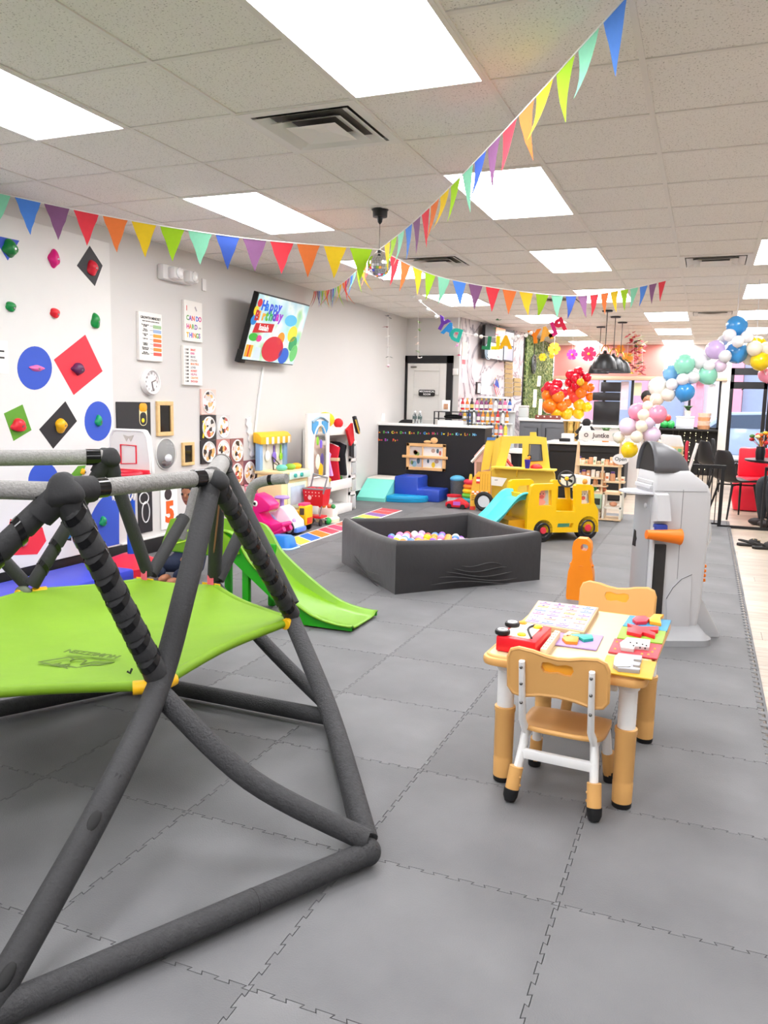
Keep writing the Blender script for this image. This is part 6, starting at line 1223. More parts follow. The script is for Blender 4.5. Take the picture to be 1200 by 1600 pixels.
# toys before the counter
c = Vector((-3.19, 10.76, 0)); t = thing('mesh_toy_bin', 'dark mesh toy bin with blue rim beside rainbow rings', 'toy bin', c); t.scale = (.85, .85, 1); part(t, 'mesh_body', M('#565a5e', .5, var=.5, vs_=60), lambda b: b.lathe([(.1, 0), (.12, .3), (.115, .3)], n=18), world=False); part(t, 'blue_lid', M('#5cb0d8', .4), lambda b: b.ball((0, 0, .32), .12, 14, sc=(1.05, 1.05, .45)), world=False)
c = Vector((-2.87, 10.3, 0)); t = thing('ring_stacker', 'rainbow ring stacking toy beside the mesh bin', 'toy', c); t.scale = (.78, .78, 1)
for i, q in enumerate(('#3f7fd8', '#35b8c8', '#6ac43a', '#f2d01e', '#f0862a', '#e4344a')): part(t, 'ring', M(q, .4), lambda b: b.tube([((.13-.008*i)*math.cos(2*PI*k/20), (.13-.008*i)*math.sin(2*PI*k/20), .035+.06*i) for k in range(20)], .032, n=8, closed=True), world=False)
part(t, 'pole', M('#f4d84a', .4), lambda b: b.tube([(0, 0, 0), (0, 0, .4), (0, 0, .44)], [.03, .03, .02], n=10), world=False); part(t, 'base', M('#2f62c0', .4), lambda b: b.lathe([(.15, 0), (.15, .012), (.13, .016), (0, .016)], n=20), world=False)
c = Vector((-3.13, 10.42, 0)); t = thing('toy_drum', 'red and clear toy drum on the floor before counter', 'toy drum', c); t.scale = (.72, .72, .9); part(t, 'shell', M('#dfe4e8', .2, var=.3, vs_=30), lambda b: b.lathe([(.13, .01), (.13, .13)], n=22), world=False)
for z in (.0, .12): part(t, 'hoop', M('#e02434', .4), lambda b: b.lathe([(.12, z), (.14, z), (.14, z+.03), (.12, z+.03)], n=22), world=False)
c = Vector((-2.98, 10.06, 0)); t = thing('red_toy_car', 'red toy race car with pink and blue stickers beside drum', 'toy car', c); t.scale = (.8, .8, .8); part(t, 'body', M('#dc2030', .35), lambda b: b.prism([(-.18, .02), (-.18, .1), (-.05, .13), (.05, .18), (.15, .12), (.2, .09), (.2, .02)], .16, frame((0, .08, 0), (1, 0, 0), (0, 0, 1)), bev=.02), world=False); part(t, 'sticker', M('#c86ad0', .4), lambda b: b.box((-.04, -.085, .06), (.08, -.08, .12)), world=False)
for x in (-.11, .12): part(t, 'wheel', M('#222226', .5), lambda b: b.cyl((x, -.09, .04), (x, .09, .04), .04, n=14), world=False)
c = PZ(690, 776, 0); solo('white_marker', 'white drum sticks lying on the floor beside the toy drum', 'drum stick', M('#ecebe8', .4), lambda b: (b.cyl((c.x-.1, c.y-.02, .012), (c.x+.1, c.y+.05, .012), .01, n=6), b.ball((c.x+.1, c.y+.05, .015), .015, 8)))
# ================================================================ bunting
COLS = ['#4f8ae6', '#8a5a86', '#ee3d4c', '#f5813e', '#f6cf23', '#a8d81f', '#8edcb8', '#4a6fd8', '#7c4a72', '#ee3a4c', '#f5793a']
def bunting(name, lab, pts, sp, fw, fh, ph=0, closed=False, twist=.25, k0=0, k1=0):
    P = spline(pts, 14); t = thing(name, lab, 'bunting', P[0]); random.seed(len(lab))
    part(t, 'string', M('#efece6', .7), lambda b: b.tube(P, .0035, n=5))
    L = [0]
    for a, c in zip(P, P[1:]): L.append(L[-1]+(c-a).length)
    def at(s):
        for i in range(len(P)-1):
            if L[i+1] >= s: return P[i].lerp(P[i+1], (s-L[i])/max(1e-6, L[i+1]-L[i]))
        return P[-1]
    s = max(sp*.15, k0) if not k1 else (L[-1]-k1-fw-.001) % sp; k = 0
    while s+fw < L[-1]-k1:
        a, c = at(s), at(s+fw); e = (c-a).normalized(); n = e.cross(Vector((0, 0, 1))).normalized(); tw = random.uniform(-twist, twist); cur = random.uniform(-.02, .02); vs_ = []; fs = []; m = 5
        for i in range(m+1):
            f = i/m; w = (1-f); ctr = (a+c)/2+Vector((0, 0, -fh*f))+n*(tw*fh*f*f+cur*f)+e*(random.uniform(-.003, .003)); vs_ += [ctr-(c-a)*.5*w, ctr+(c-a)*.5*w]
        for i in range(m): fs.append((2*i, 2*i+1, 2*i+3, 2*i+2))
        col = COLS[(k+ph) % 7 if True else 0]
        part(t, 'pennant', M(['#4f8ae6', '#8a5a86', '#ee3d4c', '#f5813e', '#f6cf23', '#a8d81f', '#8edcb8'][(k+ph) % 7] if (k+ph) % 14 else '#4a6fd8', .8, var=.06, vs_=40), lambda b: b.raw(vs_, fs)); s += sp; k += 1
    return t
DB = PZ(594, 327, CE); DBc = Vector((DB.x, DB.y, PY(595, 414, DB.y).z)); DS = Vector((DB.x, DB.y, DBc.z+.105))
bunting('bunting', 'rainbow pennant bunting from left wall to the disco ball', [PX(-45, 292, XW+.06), PX(-45, 292, XW+.06).lerp(DS, .33)+Vector((0, 0, -.055)), PX(-45, 292, XW+.06).lerp(DS, .66)+Vector((0, 0, -.06)), DS], .182, .16, .215, 6, k1=.05)
e1 = PZ(1010, -40, CE-.02); m1 = DS.lerp(e1, .5)
bm_ = PZ(800, 170, CE-.16)
bunting('bunting', 'rainbow pennant bunting rising from the disco ball towards the near ceiling', [DS, DS.lerp(e1, .3)+Vector((0, 0, -.05)), DS.lerp(e1, .65)+Vector((0, 0, -.045)), e1], .168, .145, .205, 4, twist=.35, k0=.14)
e2 = PZ(1046, 437, CE-.02); bunting('bunting', 'rainbow pennant bunting from the disco ball across to the far tiles', [DS, PZ(700, 436, DS.z-.07), DS.lerp(e2, .55)+Vector((0, 0, -.23)), DS.lerp(e2, .8)+Vector((0, 0, -.13)), e2], .176, .148, .2, 2, k0=.14)
e3 = PX(488, 455, XW+.03); bunting('bunting', 'rainbow pennant bunting from the disco ball to the wall corner', [DS, DS.lerp(e3, .5)+Vector((0, 0, -.1)), e3], .16, .125, .19, 1, twist=.6, k0=.16)
# disco ball
DI = thing('disco_ball', 'mirrored disco ball hanging from a black ceiling mount', 'disco ball', (DB.x, DB.y, DBc.z-.1)); rb = .083
part(DI, 'ceiling_mount', MBK, lambda b: b.lathe([(.055, CE), (.06, CE-.004), (.052, CE-.012), (.05, CE-.052), (.02, CE-.056), (.016, CE-.085), (.004, CE-.1)][::-1], (DB.x, DB.y, 0), 20)); part(DI, 'cable', M('#6a625c', .5), lambda b: b.cyl((DB.x, DB.y, DBc.z+rb), (DB.x, DB.y, CE-.09), .003, n=6))
def disco(b):
    n = 14
    for i in range(n):
        t0 = -PI/2+PI*i/n; t1 = t0+PI/n; k = max(4, int(2*n*math.cos((t0+t1)/2)))
        for j in range(k):
            a0 = 2*PI*j/k+.01; a1 = 2*PI*(j+1)/k-.01; q = [DBc+Vector((math.cos(t)*math.cos(a), math.cos(t)*math.sin(a), math.sin(t)))*rb for t, a in ((t0+.008, a0), (t0+.008, a1), (t1-.008, a1), (t1-.008, a0))]; b.raw(q, [(0, 1, 2, 3)], smooth=False)
part(DI, 'mirror_facets', M('#e6e6ea', .03, metal=1, var=0), disco, kind='stuff'); part(DI, 'core', M('#55565a', .4), lambda b: b.ball(DBc, rb*.985, 20)); part(DI, 'cap', MBK, lambda b: b.cyl(DBc+Vector((0, 0, rb-.005)), DBc+Vector((0, 0, rb+.015)), .015, n=10))
# hanging letter garland (read from the far side)
GY = 9.6
gp_ = [PY(x, y, GY) for x, y in ((632, 450), (655, 470), (690, 497), (720, 518), (760, 526), (800, 526), (830, 520), (855, 507), (885, 493))]
LG = thing('letter_garland', 'felt letter garland spelling play all day with white pompoms', 'garland', gp_[0]); GS = spline(gp_, 6); part(LG, 'string', M('#e9e6e2', .7), lambda b: b.tube(GS, .004, n=5))
for ch, x, y, q, rt in (('Y', 691, 507, '#6a3aa8', -.5), ('A', 701, 515, '#2f8fd8', -.35), ('D', 712, 524, '#2fb8a8', -.3), ('L', 761, 537, '#2f8a5a', -.1), ('L', 775, 537, '#f2e01e', 0), ('A', 790, 536, '#f6b91e', 0), ('Y', 836, 527, '#f2861e', .15), ('A', 853, 522, '#f6b04a', .25), ('L', 863, 516, '#d8307a', .4), ('P', 876, 509, '#d82a4a', .45)):
    p = PY(x, y, GY); part(LG, 'felt_letter', M(q, .9, var=.08, bump=.2, bs=80), lambda b: addtext(b, ch, .2, frame(p, (-math.cos(rt), 0, -math.sin(rt)), (-math.sin(rt), 0, math.cos(rt))), .006, bold=.012))
for x, y in ((646, 462), (656, 470), (669, 483), (682, 494), (744, 523), (752, 525), (801, 527), (810, 525), (822, 523), (830, 519)): part(LG, 'pompom', M('#f4f2ef', .9, bump=.4, bs=80), lambda b: b.ball(PY(x, y+1, GY), .024, 10))
# strings of hanging petals
def petals(name, lab, x, y0, y1, Y, n, cols, sw=2, big=1):
    p0 = PY(x, y0, Y); p1 = PY(x, y1, Y); p0.z = min(p0.z, CE-.12); t = thing(name, lab, 'flower string', p1); ptop = Vector((p0.x, Y, CE-.0))
    part(t, 'thread', M('#efeeec', .6), lambda b: b.tube([ptop, p1], .0022, n=4)); random.seed(n+int(x))
    for i in range(n):
        c = p0.lerp(p1, i/max(1, n-1))+Vector((random.uniform(-sw, sw)*.008, random.uniform(-sw, sw)*.008, 0)); q = random.choice(cols)
        def pet(b):
            for k in range(4):
                a = random.uniform(0, 6.28); u = Vector((math.cos(a), math.sin(a), random.uniform(-.5, .5))).normalized(); v = u.cross(Vector((0, 0, 1))).normalized(); s = random.uniform(.04, .06)*(1.5 if sw > 5 else 1); b.raw([c, c+u*s*.6+v*s*.4, c+u*s*1.2, c+u*s*.6-v*s*.4], [(0, 1, 2, 3)], smooth=False)
        part(t, 'blossom', M(q, .7), pet)
FLW = ['#e85a7a', '#f4b8c8', '#f4f0ec', '#3f7a4a', '#d83a4a']
petals('hanging_flower_string', 'thin hanging flower string by the left wall corner', 606, 495, 572, 10.2, 6, ['#8a2a3a', '#3f4a3a', '#f2eeec', '#f4b8cc', '#6a6a66'])
petals('hanging_flower_string', 'hanging flower string before the mechanical room door', 653, 503, 560, 10.8, 6, ['#f4ece8', '#7fb04a', '#f4d8cc', '#ee6a9a'])
petals('hanging_flower_string', 'hanging flower string at the marble wall edge', 716, 522, 556, 11, 3, ['#d868b8', '#4a6a4a', '#e85a8a'])
petals('hanging_flower_string', 'hanging flower string before the small wall monitor', 778, 484, 568, 11.5, 7, FLW)
for x, Y, lab in ((990, 13.85, 'dense string of red and green paper petals beside pendant lamps'), (997, 14.25, 'dense petal string with yellow and green leaves near pendant lamps'), (1004, 14.65, 'dense string of small red petals between lamps and balloons')): petals('petal_cluster', lab, x, 492, 584, Y, 24, ['#c83a4a', '#e86a7a', '#4a7a4a', '#e8c84a', '#8a3a4a', '#d8e0b8'], 9)
# paper flowers
def paperflower(x, y, Y, r, col, lab):
    c = PY(x, y, Y); t = thing('paper_flower', lab, 'paper flower', c, group=None); part(t, 'thread', M('#f2f0ee', .6), lambda b: b.tube([c, (c.x, c.y, CE)], .002, n=4))
    for k in range(6):
        a = 2*PI*k/6; u = Vector((math.cos(a), -.25, math.sin(a))); v = Vector((-math.sin(a), 0, math.cos(a)))
        part(t, 'petal', M(col, .6, var=.08), lambda b: b.raw([c, c+u*r*.5+v*r*.3, c+u*r*.9+v*r*.38, c+u*r+Vector((0, .03, 0)), c+u*r*.9-v*r*.38, c+u*r*.5-v*r*.3], [(0, 1, 2, 3, 4, 5)]))
    part(t, 'centre', M('#f2c23a', .6), lambda b: b.ball(c+Vector((0, -.03, 0)), r*.18, 8))
for a in ((866, 545, 13, .1, '#f6a41e', 'large orange paper flower beside the hedge panel'), (894, 554, 13.4, .09, '#ee3aa0', 'magenta paper flower hanging before the pink wall'), (920, 553, 13.2, .12, '#e8285e', 'big crimson paper flower hanging beside pendant lamps'), (969, 546, 14.2, .08, '#f2962e', 'orange paper flower between the pendant lamp cords'), (980, 560, 14, .1, '#f4a03a', 'drooping orange paper flower beside the petal strings'), (848, 558, 14, .07, '#f2dc2a', 'small yellow paper flower on the hedge panel'), (862, 556, 14.3, .05, '#f2dc2a', 'tiny yellow paper flower at hedge panel edge')): paperflower(*a)
# pendant lamps
def pendant(x, yc, yb, Y, r, lab):
    p = PY(x, yb, Y); t = thing('pendant_lamp', lab, 'pendant lamp', (p.x, p.y, p.z), group='black dome pendant lamps')
    part(t, 'canopy', MBK, lambda b: b.lathe([(.07, CE-.02-p.z), (.075, CE-.004-p.z), (0, CE-p.z)], n=16), world=False); part(t, 'cord', MBK, lambda b: b.cyl((0, 0, .3), (0, 0, CE-p.z), .006, n=6), world=False)
    part(t, 'shade', M('#151517', .38), lambda b: b.lathe([(r, 0), (r, .012), (r*.93, .08), (r*.75, .15), (r*.45, .2), (r*.15, .22), (.03, .23), (.02, .26)], n=26), world=False).modifiers.new('t', 'SOLIDIFY').thickness = .004
    part(t, 'shade_lining', M('#e8b878', .4, emit=.6, ecol='#ffd9a0'), lambda b: b.lathe([(r*.97, .004), (r*.7, .1), (0, .14)], n=22), world=False); part(t, 'brass_yoke', M('#c89a4a', .25, metal=1), lambda b: b.tube([(.05*math.cos(PI*i/8), 0, .24+.09*math.sin(PI*i/8)) for i in range(9)], .009, n=6), world=False)
pendant(944, 492, 577, 11.6, .17, 'front black dome pendant lamp with brass yoke'); pendant(957, 503, 580, 12.4, .17, 'second black dome pendant lamp just behind the front one'); pendant(968, 514, 583, 13.2, .17, 'rear black dome pendant lamp beside the petal strings'); pendant(935, 521, 584, 13.9, .17, 'far black dome pendant lamp overlapped by the front shade')
# ================================================================ balloons
random.seed(21)
BALCOL = {'blue': '#3d93d6', 'sky blue': '#79b4e6', 'white': '#f1eef0', 'pearl': '#e8e8ea', 'mint': '#8fd8bc', 'lilac': '#cfb4e2', 'cream': '#f2e6cf', 'pink': '#f390ab', 'pale lilac': '#e6cfe6', 'yellow': '#f6cf10', 'ivory': '#ece6d8', 'clear': '#f0efe6', 'red': '#d81030', 'orange': '#f57c14', 'gold': '#f7bd14', 'green': '#34b85a', 'coral': '#ee4a3a'}
BMAT = {k: M(v, .18, var=.02, coat=.4) for k, v in BALCOL.items()}
def balloon(x, y, rpx, Y, col, where):
    c = PY(x, y, Y); r = rpx*(c-EYE).dot(fwd)/FPX
    b = MB(); b.lathe([(0, -1.12), (.05, -1.14), (.03, -1.08), (.1, -1.02), (.45, -.86), (.78, -.58), (.96, -.2), (1, .1), (.95, .38), (.8, .66), (.55, .87), (.28, .98), (0, 1.0)], n=20)
    tilt = RX(random.uniform(-.6, .6), 4, 'X') @ RX(random.uniform(-.6, .6), 4, 'Y'); bmesh.ops.transform(b.bm, matrix=Matrix.Translation(c) @ tilt @ Matrix.Scale(r, 4), verts=b.bm.verts[:])
    tag(b.build('balloon', BMAT[col]), col+' balloon '+where, 'balloon', col+' balloons '+where)
G1 = 'in the pastel balloon garland'
GYB = 9.2
for x, y, r, q, dy in ((1151, 510, 16, 'blue', 0), (1140, 524, 10, 'white', -.1), (1167, 527, 10, 'white', -.08), (1153, 534, 9.5, 'white', -.15), (1130, 532, 8, 'pearl', .1), (1151, 552, 17, 'blue', .05), (1118, 547, 15, 'lilac', 0), (1133, 557, 10, 'pearl', -.05), (1104, 555, 9, 'white', .05), (1182, 541, 15, 'yellow', .1), (1179, 545, 12, 'cream', -.1), (1196, 545, 10, 'cream', -.05), (1171, 560, 11, 'cream', .1), (1188, 565, 15, 'yellow', -.05), (1125, 572, 10, 'pale lilac', 0), (1069, 570, 16, 'mint', -.05), (1093, 565, 12, 'pearl', 0), (1108, 572, 9, 'pearl', -.05), (1106, 587, 15, 'mint', 0), (1049, 584, 13, 'sky blue', .05), (1067, 593, 9.5, 'white', -.1), (1083, 590, 10, 'pearl', -.05), (1050, 601, 9.5, 'white', -.08), (1070, 613, 15, 'blue', -.05), (1028, 605, 15, 'clear', 0), (1044, 617, 11, 'ivory', -.05), (1026, 624, 11, 'cream', -.03), (1197, 586, 12, 'pink', .1)): balloon(x, y, r, GYB+dy, q, G1)
G2 = 'in the low balloon cluster above the rocket'
for x, y, r, q, dy in ((996, 644, 14, 'pink', .05), (1027, 648, 15, 'pink', -.05), (1006, 649, 9.5, 'cream', -.1), (1012, 635, 8.5, 'cream', -.05), (1014, 660, 10, 'pale lilac', -.08), (981, 667, 14, 'pale lilac', 0), (1003, 666, 10, 'cream', -.1), (1018, 680, 14, 'pale lilac', -.02), (995, 683, 9.5, 'cream', -.12), (983, 703, 13, 'yellow', 0), (967, 684, 9, 'ivory', .05), (1030, 708, 13, 'yellow', .2), (1024, 695, 10, 'cream', .15)): balloon(x, y, r, 8.9+dy, q, G2)
G3 = 'in the red and orange balloon tower on the far counter'
for x, y, r, q, dy in ((858, 607, 9, 'red', 0), (870, 603, 9, 'red', .05), (867, 614, 9.5, 'red', -.1), (879, 617, 8, 'red', 0), (855, 620, 9, 'orange', -.02), (872, 622, 10, 'orange', -.1), (859, 637, 12, 'orange', -.08), (878, 637, 9, 'orange', -.05), (886, 632, 7, 'orange', .1), (870, 648, 10, 'gold', -.02), (885, 649, 9, 'gold', 0), (852, 612, 7, 'red', .08)): balloon(x, y-2, r, 14.25+dy, q, G3)
G4 = 'in the balloon cluster behind the balloon tower'
for x, y, r, q, dy in ((891, 586, 7.5, 'red', 0), (904, 582, 8.5, 'red', 0), (900, 592, 8, 'red', -.1), (917, 590, 7.5, 'red', 0), (889, 598, 7, 'red', .05), (900, 603, 8, 'red', -.05), (913, 604, 8, 'orange', -.05), (922, 606, 7, 'orange', 0), (908, 614, 9, 'orange', -.05), (922, 620, 7, 'orange', .05), (907, 597, 6, 'gold', -.15), (898, 622, 9, 'coral', 0), (905, 632, 9, 'gold', 0), (917, 636, 8, 'yellow', 0), (893, 612, 8, 'coral', .05), (889, 644, 8, 'yellow', .05), (904, 646, 9, 'yellow', .05)): balloon(x, y, r, 14.45+dy, q, G4)
for x, y, r, q in ((1043, 653, 5.5, 'coral'), (1038, 663, 6.5, 'green'), (1048, 663.4, 6.5, 'green')): balloon(x, y, r, 17.86, q, 'on the window sill')

def line_(name, lab, pts, x, y): t = solo(name, lab, 'balloon line', M('#e8e8ea', .3), lambda b: b.tube(pts, .003, n=4))
line_('balloon_line', 'thin clear line that the pastel balloon garland hangs from', [(PY(1151, 500, GYB).x, GYB, CE)]+[PY(x, y, GYB) for x, y in ((1151, 510), (1151, 552), (1118, 547), (1104, 575), (1069, 580), (1050, 600), (1028, 612))]+[PY(x, y, 8.92) for x, y in ((1012, 640), (996, 646), (1027, 648), (1005, 665), (981, 667), (1018, 680), (983, 703), (967, 684), (995, 683), (1024, 695), (1030, 706))], 0, 0)
line_('balloon_line', 'thin clear line that the yellow garland balloons hang from', [(PY(1182, 500, GYB).x, GYB, CE)]+[PY(x, y, GYB) for x, y in ((1182, 541), (1188, 565), (1197, 586))], 0, 0)
# ================================================================ far counters
WTOP = M('#f1efec', .3); GCB = M('#6f7277', .5, var=.03)
def B3(b, x0, x1, y0, y1, z0, z1, bev=0): b.box((x0, y0, z0), (x1, y1, z1), bev)
CYb = 14.0; gx0, gx1 = max(-3.18, PY(812, 660, CYb).x), PY(921, 660, CYb).x; gz = PY(850, 655, CYb).z
t = thing('grey_cabinet_unit', 'grey shaker cabinet counter with white worktop below the balloon tower', 'cabinet', ((gx0+gx1)/2, CYb, 0))
part(t, 'carcass', GCB, lambda b: B3(b, gx0, gx1, CYb, CYb+.55, 0, gz-.04)); part(t, 'worktop', WTOP, lambda b: B3(b, gx0-.02, gx1+.03, CYb-.03, CYb+.6, gz-.04, gz, .004))
for i in range(3):
    a = gx0+(gx1-gx0)*(i/3)+.02; c = gx0+(gx1-gx0)*((i+1)/3)-.02; d = part(t, 'cabinet_door', GCB, lambda b: (B3(b, a, c, CYb-.015, CYb, .1, gz-.07), [B3(b, p, q, CYb-.025, CYb-.015, r, s) for p, q, r, s in ((a, c, .1, .17), (a, c, gz-.14, gz-.07), (a, a+.06, .17, gz-.14), (c-.06, c, .17, gz-.14))]))
    hx_ = c-.05 if i % 2 == 0 else a+.05; part(d, 'handle', MBK, lambda b: b.cyl((hx_, CYb-.05, gz-.35), (hx_, CYb-.05, gz-.15), .008, n=8))
BYb = 12.2; b0, b1 = PY(858, 692, BYb).x, PY(978, 692, BYb).x; bz_ = PY(910, 691, BYb).z
t = thing('serving_bar', 'black panelled serving bar with a white top beside play shop', 'bar counter', ((b0+b1)/2, BYb, 0))
part(t, 'panel_front', CBK, lambda b: (B3(b, b0, b1, BYb, BYb+.6, 0, bz_-.04), B3(b, b0, b1, BYb-.02, BYb, bz_-.14, bz_-.06), B3(b, b0, b1, BYb-.02, BYb, 0, .12))); part(t, 'white_top', WTOP, lambda b: B3(b, b0-.04, b1+.03, BYb-.06, BYb+.65, bz_-.04, bz_, .005))
c0, c1 = PY(885, 668, 13.2).x, PY(1000, 668, 13.2).x; cz_ = PY(930, 664, 13.2).z
t = thing('rear_white_counter', 'white rear counter behind the serving bar', 'counter', ((c0+c1)/2, 13.2, 0)); part(t, 'body', M('#e8e4e1', .5), lambda b: B3(b, c0, c1, 13.2, 13.6, 0, cz_-.04)); part(t, 'top', WTOP, lambda b: B3(b, c0-.03, c1+.03, 13.16, 13.62, cz_-.04, cz_, .004))
dx_0, dx_1 = PY(757, 702, 11.5).x, PY(816, 702, 11.5).x; dz_0 = PY(785, 702, 11.5).z
t = thing('checkout_desk', 'low white topped checkout desk at counter end', 'desk', ((dx_0+dx_1)/2, 11.5, 0)); part(t, 'desk_body', CBK, lambda b: B3(b, dx_0+.02, dx_1-.05, 11.5, 11.95, 0, dz_0-.05)); part(t, 'desk_top', WTOP, lambda b: B3(b, dx_0-.9, dx_1, 11.46, 12.0, dz_0-.05, dz_0, .005))
# bottles on tiered stand
random.seed(31)
st0, st1 = PY(714, 660, 11.7).x, PY(800, 660, 11.7).x
tr = thing('tiered_bottle_stand', 'tiered clear stand of small bottles behind the counter', 'display stand', ((st0+st1)/2, 11.72, dz_0))
tiers = [(11.54, dz_0+.02), (11.64, dz_0+.2), (11.74, dz_0+.38), (11.84, dz_0+.56)]
for y, z in tiers: part(tr, 'shelf', M('#dfe4e8', .1), lambda b: B3(b, st0, st1, y-.05, y+.06, z-.02, z)); part(tr, 'riser', M('#cfd4d8', .2), lambda b: B3(b, st0, st1, y+.045, y+.06, dz_0, z-.02))
BTC = [('red', '#c8202e'), ('gold', '#d8a83a'), ('blue', '#2a5aa8'), ('black', '#2a2426'), ('pink', '#e86a9a'), ('yellow', '#f0cf3a'), ('amber', '#b87a2a'), ('white', '#efece6'), ('purple', '#7a3a6a'), ('orange', '#ee7a2a')]
bt = {}
for y, z in tiers:
    x = st0+.04
    while x < st1-.02:
        nm, q = random.choice(BTC); h = random.uniform(.13, .2); 
        if nm not in bt:
            o = thing('bottle', nm+' bottle on the tiered stand behind the counter', 'bottle', (x, y, z), group=nm+' bottles on the tiered stand'); bt[nm] = o
            part(o, 'body', M(q, .2, var=.2, vs_=40), lambda b: b.lathe([(.026, 0), (.028, .01), (.028, .1), (.02, .125), (.011, .135), (.011, .155)], n=12), world=False); part(o, 'cap', M(random.choice(['#d8b04a', '#222024', '#f0f0ee', '#c8202e']), .4), lambda b: b.lathe([(.014, .15), (.014, .175), (0, .178)], n=10), world=False); part(o, 'paper_label', M(random.choice(['#f0e8d8', '#e8c86a', '#d8d8e0']), .6, var=.4, vs_=90), lambda b: b.lathe([(.0287, .03), (.0287, .085)], n=12), world=False)
        else: copy_thing(bt[nm], (x, y, z))
        x += random.uniform(.062, .08)
# things on the half wall
t = thing('desk_organiser', 'black wire desk organiser with papers on the counter', 'organiser', (PY(708, 660, 11.2).x, 11.2, HZ)); o0, o1 = PY(682, 650, 11.2).x, PY(735, 650, 11.2).x; oz = PY(708, 643, 11.2).z
part(t, 'frame', MBK, lambda b: [b.cyl((x, y, HZ), (x, y, oz), .01, n=6) for x in (o0, o1) for y in (11.1, 11.3)]+[B3(b, o0, o1, 11.1, 11.3, z-.012, z) for z in (oz, (oz+HZ)/2)]); part(t, 'paper_tray', M('#e6e8ea', .4), lambda b: B3(b, o0+.05, o1-.08, 11.11, 11.29, HZ, (HZ+oz)/2-.03, .005)); part(t, 'black_cloth', M('#141315', .8), lambda b: b.ball(((o0+o1)/2, 11.2, (oz+HZ)/2+.02), .12, 12, sc=(1.2, .6, .3)))
p = PY(697, 642, 11.2); t = thing('photo_stand', 'small white photo card in a stand on the organiser', 'photo stand', (p.x, 11.2, oz)); part(t, 'card', M('#f2f0ee', .4), lambda b: B3(b, p.x-.06, p.x+.06, 11.19, 11.2, oz, oz+.16, .002)); part(t, 'picture', M('#b88a6a', .5, var=.8, vs_=30), lambda b: B3(b, p.x-.035, p.x+.03, 11.185, 11.19, oz+.03, oz+.11))
for k, x in enumerate((648, 656)): p = PY(x, 655, 11.15); t = thing('water_bottle', 'clear plastic water bottle on the counter beside the organiser', 'bottle', (p.x, 11.15, HZ), group='water bottles on the counter'); part(t, 'body', M('#eef4f6', .05, trans=.9, var=0), lambda b: b.lathe([(.03, 0), (.033, .02), (.033, .12), (.014, .155), (.014, .17)], n=14), world=False); part(t, 'cap', M('#f4f4f4', .4), lambda b: b.lathe([(.016, .168), (.016, .19), (0, .191)], n=10), world=False); part(t, 'paper_label', M('#4a5a58', .5), lambda b: b.lathe([(.0337, .07), (.0337, .11)], n=14), world=False)
p = PY(640, 658, 11.6); t = thing('desk_chair', 'black desk chair back showing above the counter', 'chair', (p.x, 11.6, 0)); part(t, 'backrest', M('#1d1c1e', .6), lambda b: b.prism(rrect(.4, .5, .12, 6), .06, frame((p.x, 11.63, HZ-.2), (1, 0, 0), (0, 0, 1)), bev=.015)); part(t, 'seat', M('#1d1c1e', .6), lambda b: B3(b, p.x-.22, p.x+.22, 11.5, 11.95, .45, .52, .03)); part(t, 'post', M('#333333', .4), lambda b: b.cyl((p.x, 11.7, .05), (p.x, 11.7, .46), .03)); part(t, 'base', M('#222222', .4), lambda b: [b.tube([(p.x, 11.7, .06), (p.x+.25*math.cos(a), 11.7+.25*math.sin(a), .03)], .02, n=6) for a in [2*PI*i/5 for i in range(5)]])
p = LW(598, 652); solo('light_switch', 'white light switch plate on left wall above the counter end', 'switch', ME, lambda b: B3(b, XW, XW+.012, p.y-.06, p.y+.06, p.z-.06, p.z+.06, .004))
# ---- marble wall things
mp0 = Vector((-3.62, 12.1, 0)); md = (Vector((-3.22, 14.85, 0))-mp0).normalized(); mn = Vector((md.y, -md.x, 0))
ML = lambda x, y, o=.0: PP(x, y, mp0+mn*o, mn)
def mrect(parent, name, m, xl, xr, yt, yb, off=.004, t_=.012, bev=0):
    a, c = ML(xl, (yt+yb)/2), ML(xr, (yt+yb)/2); z0 = ML((xl+xr)/2, yb).z; z1 = ML((xl+xr)/2, yt).z; w_ = (c-a).length
    return part(parent, name, m, lambda b: b.prism([(0, 0), (w_, 0), (w_, z1-z0), (0, z1-z0)], t_, frame(Vector((a.x, a.y, z0))+mn*off, md, (0, 0, 1)), bev=bev))
t = thing('wall_monitor', 'small wall monitor showing a white circle on pale picture', 'monitor', ML(768, 563))
mrect(t, 'casing', M('#141416', .4), 746, 792, 512, 563, .08, .05); mrect(t, 'arm', MBK, 762, 776, 530, 550, 0, .09); mrect(t, 'picture', M('#dfe9ee', .2, emit=.35, var=0), 751, 774, 537, 561, .131, .004); mrect(t, 'picture', M('#e8a27a', .2, emit=.3, var=0), 763, 778, 513, 536, .131, .004); mrect(t, 'picture', M('#cdb6c0', .2, emit=.3, var=0), 779, 791, 520, 540, .131, .004); mrect(t, 'picture', M('#8f98a8', .2, emit=.3, var=0), 776, 790, 542, 563, .131, .004)
c = ML(763, 549, .138); part(t, 'circle', M('#9fb4c4', .3, emit=.3, var=0), lambda b: [b.tube([c+md*r*math.cos(2*PI*i/20)+Vector((0, 0, r*math.sin(2*PI*i/20))) for i in range(20)], .006, n=5, closed=True) for r in (.13, .09, .05)])
for i in range(8): tg = tag(mrect(None, 'gold_plaque', M('#cbb27a', .4, var=.3, vs_=40), 789, 800, 563+7.2*i, 569.5+7.2*i), 'small gold plaque in the tall column on marble wall', 'plaque', 'gold plaques in the tall column') if False else None
def mtag(name, lab, cat, m, grp, *a): 
    o = mrect(None, name, m, *a); return tag(o, lab, cat, grp)
GPM = M('#a88f58', .4, var=.3, vs_=40)
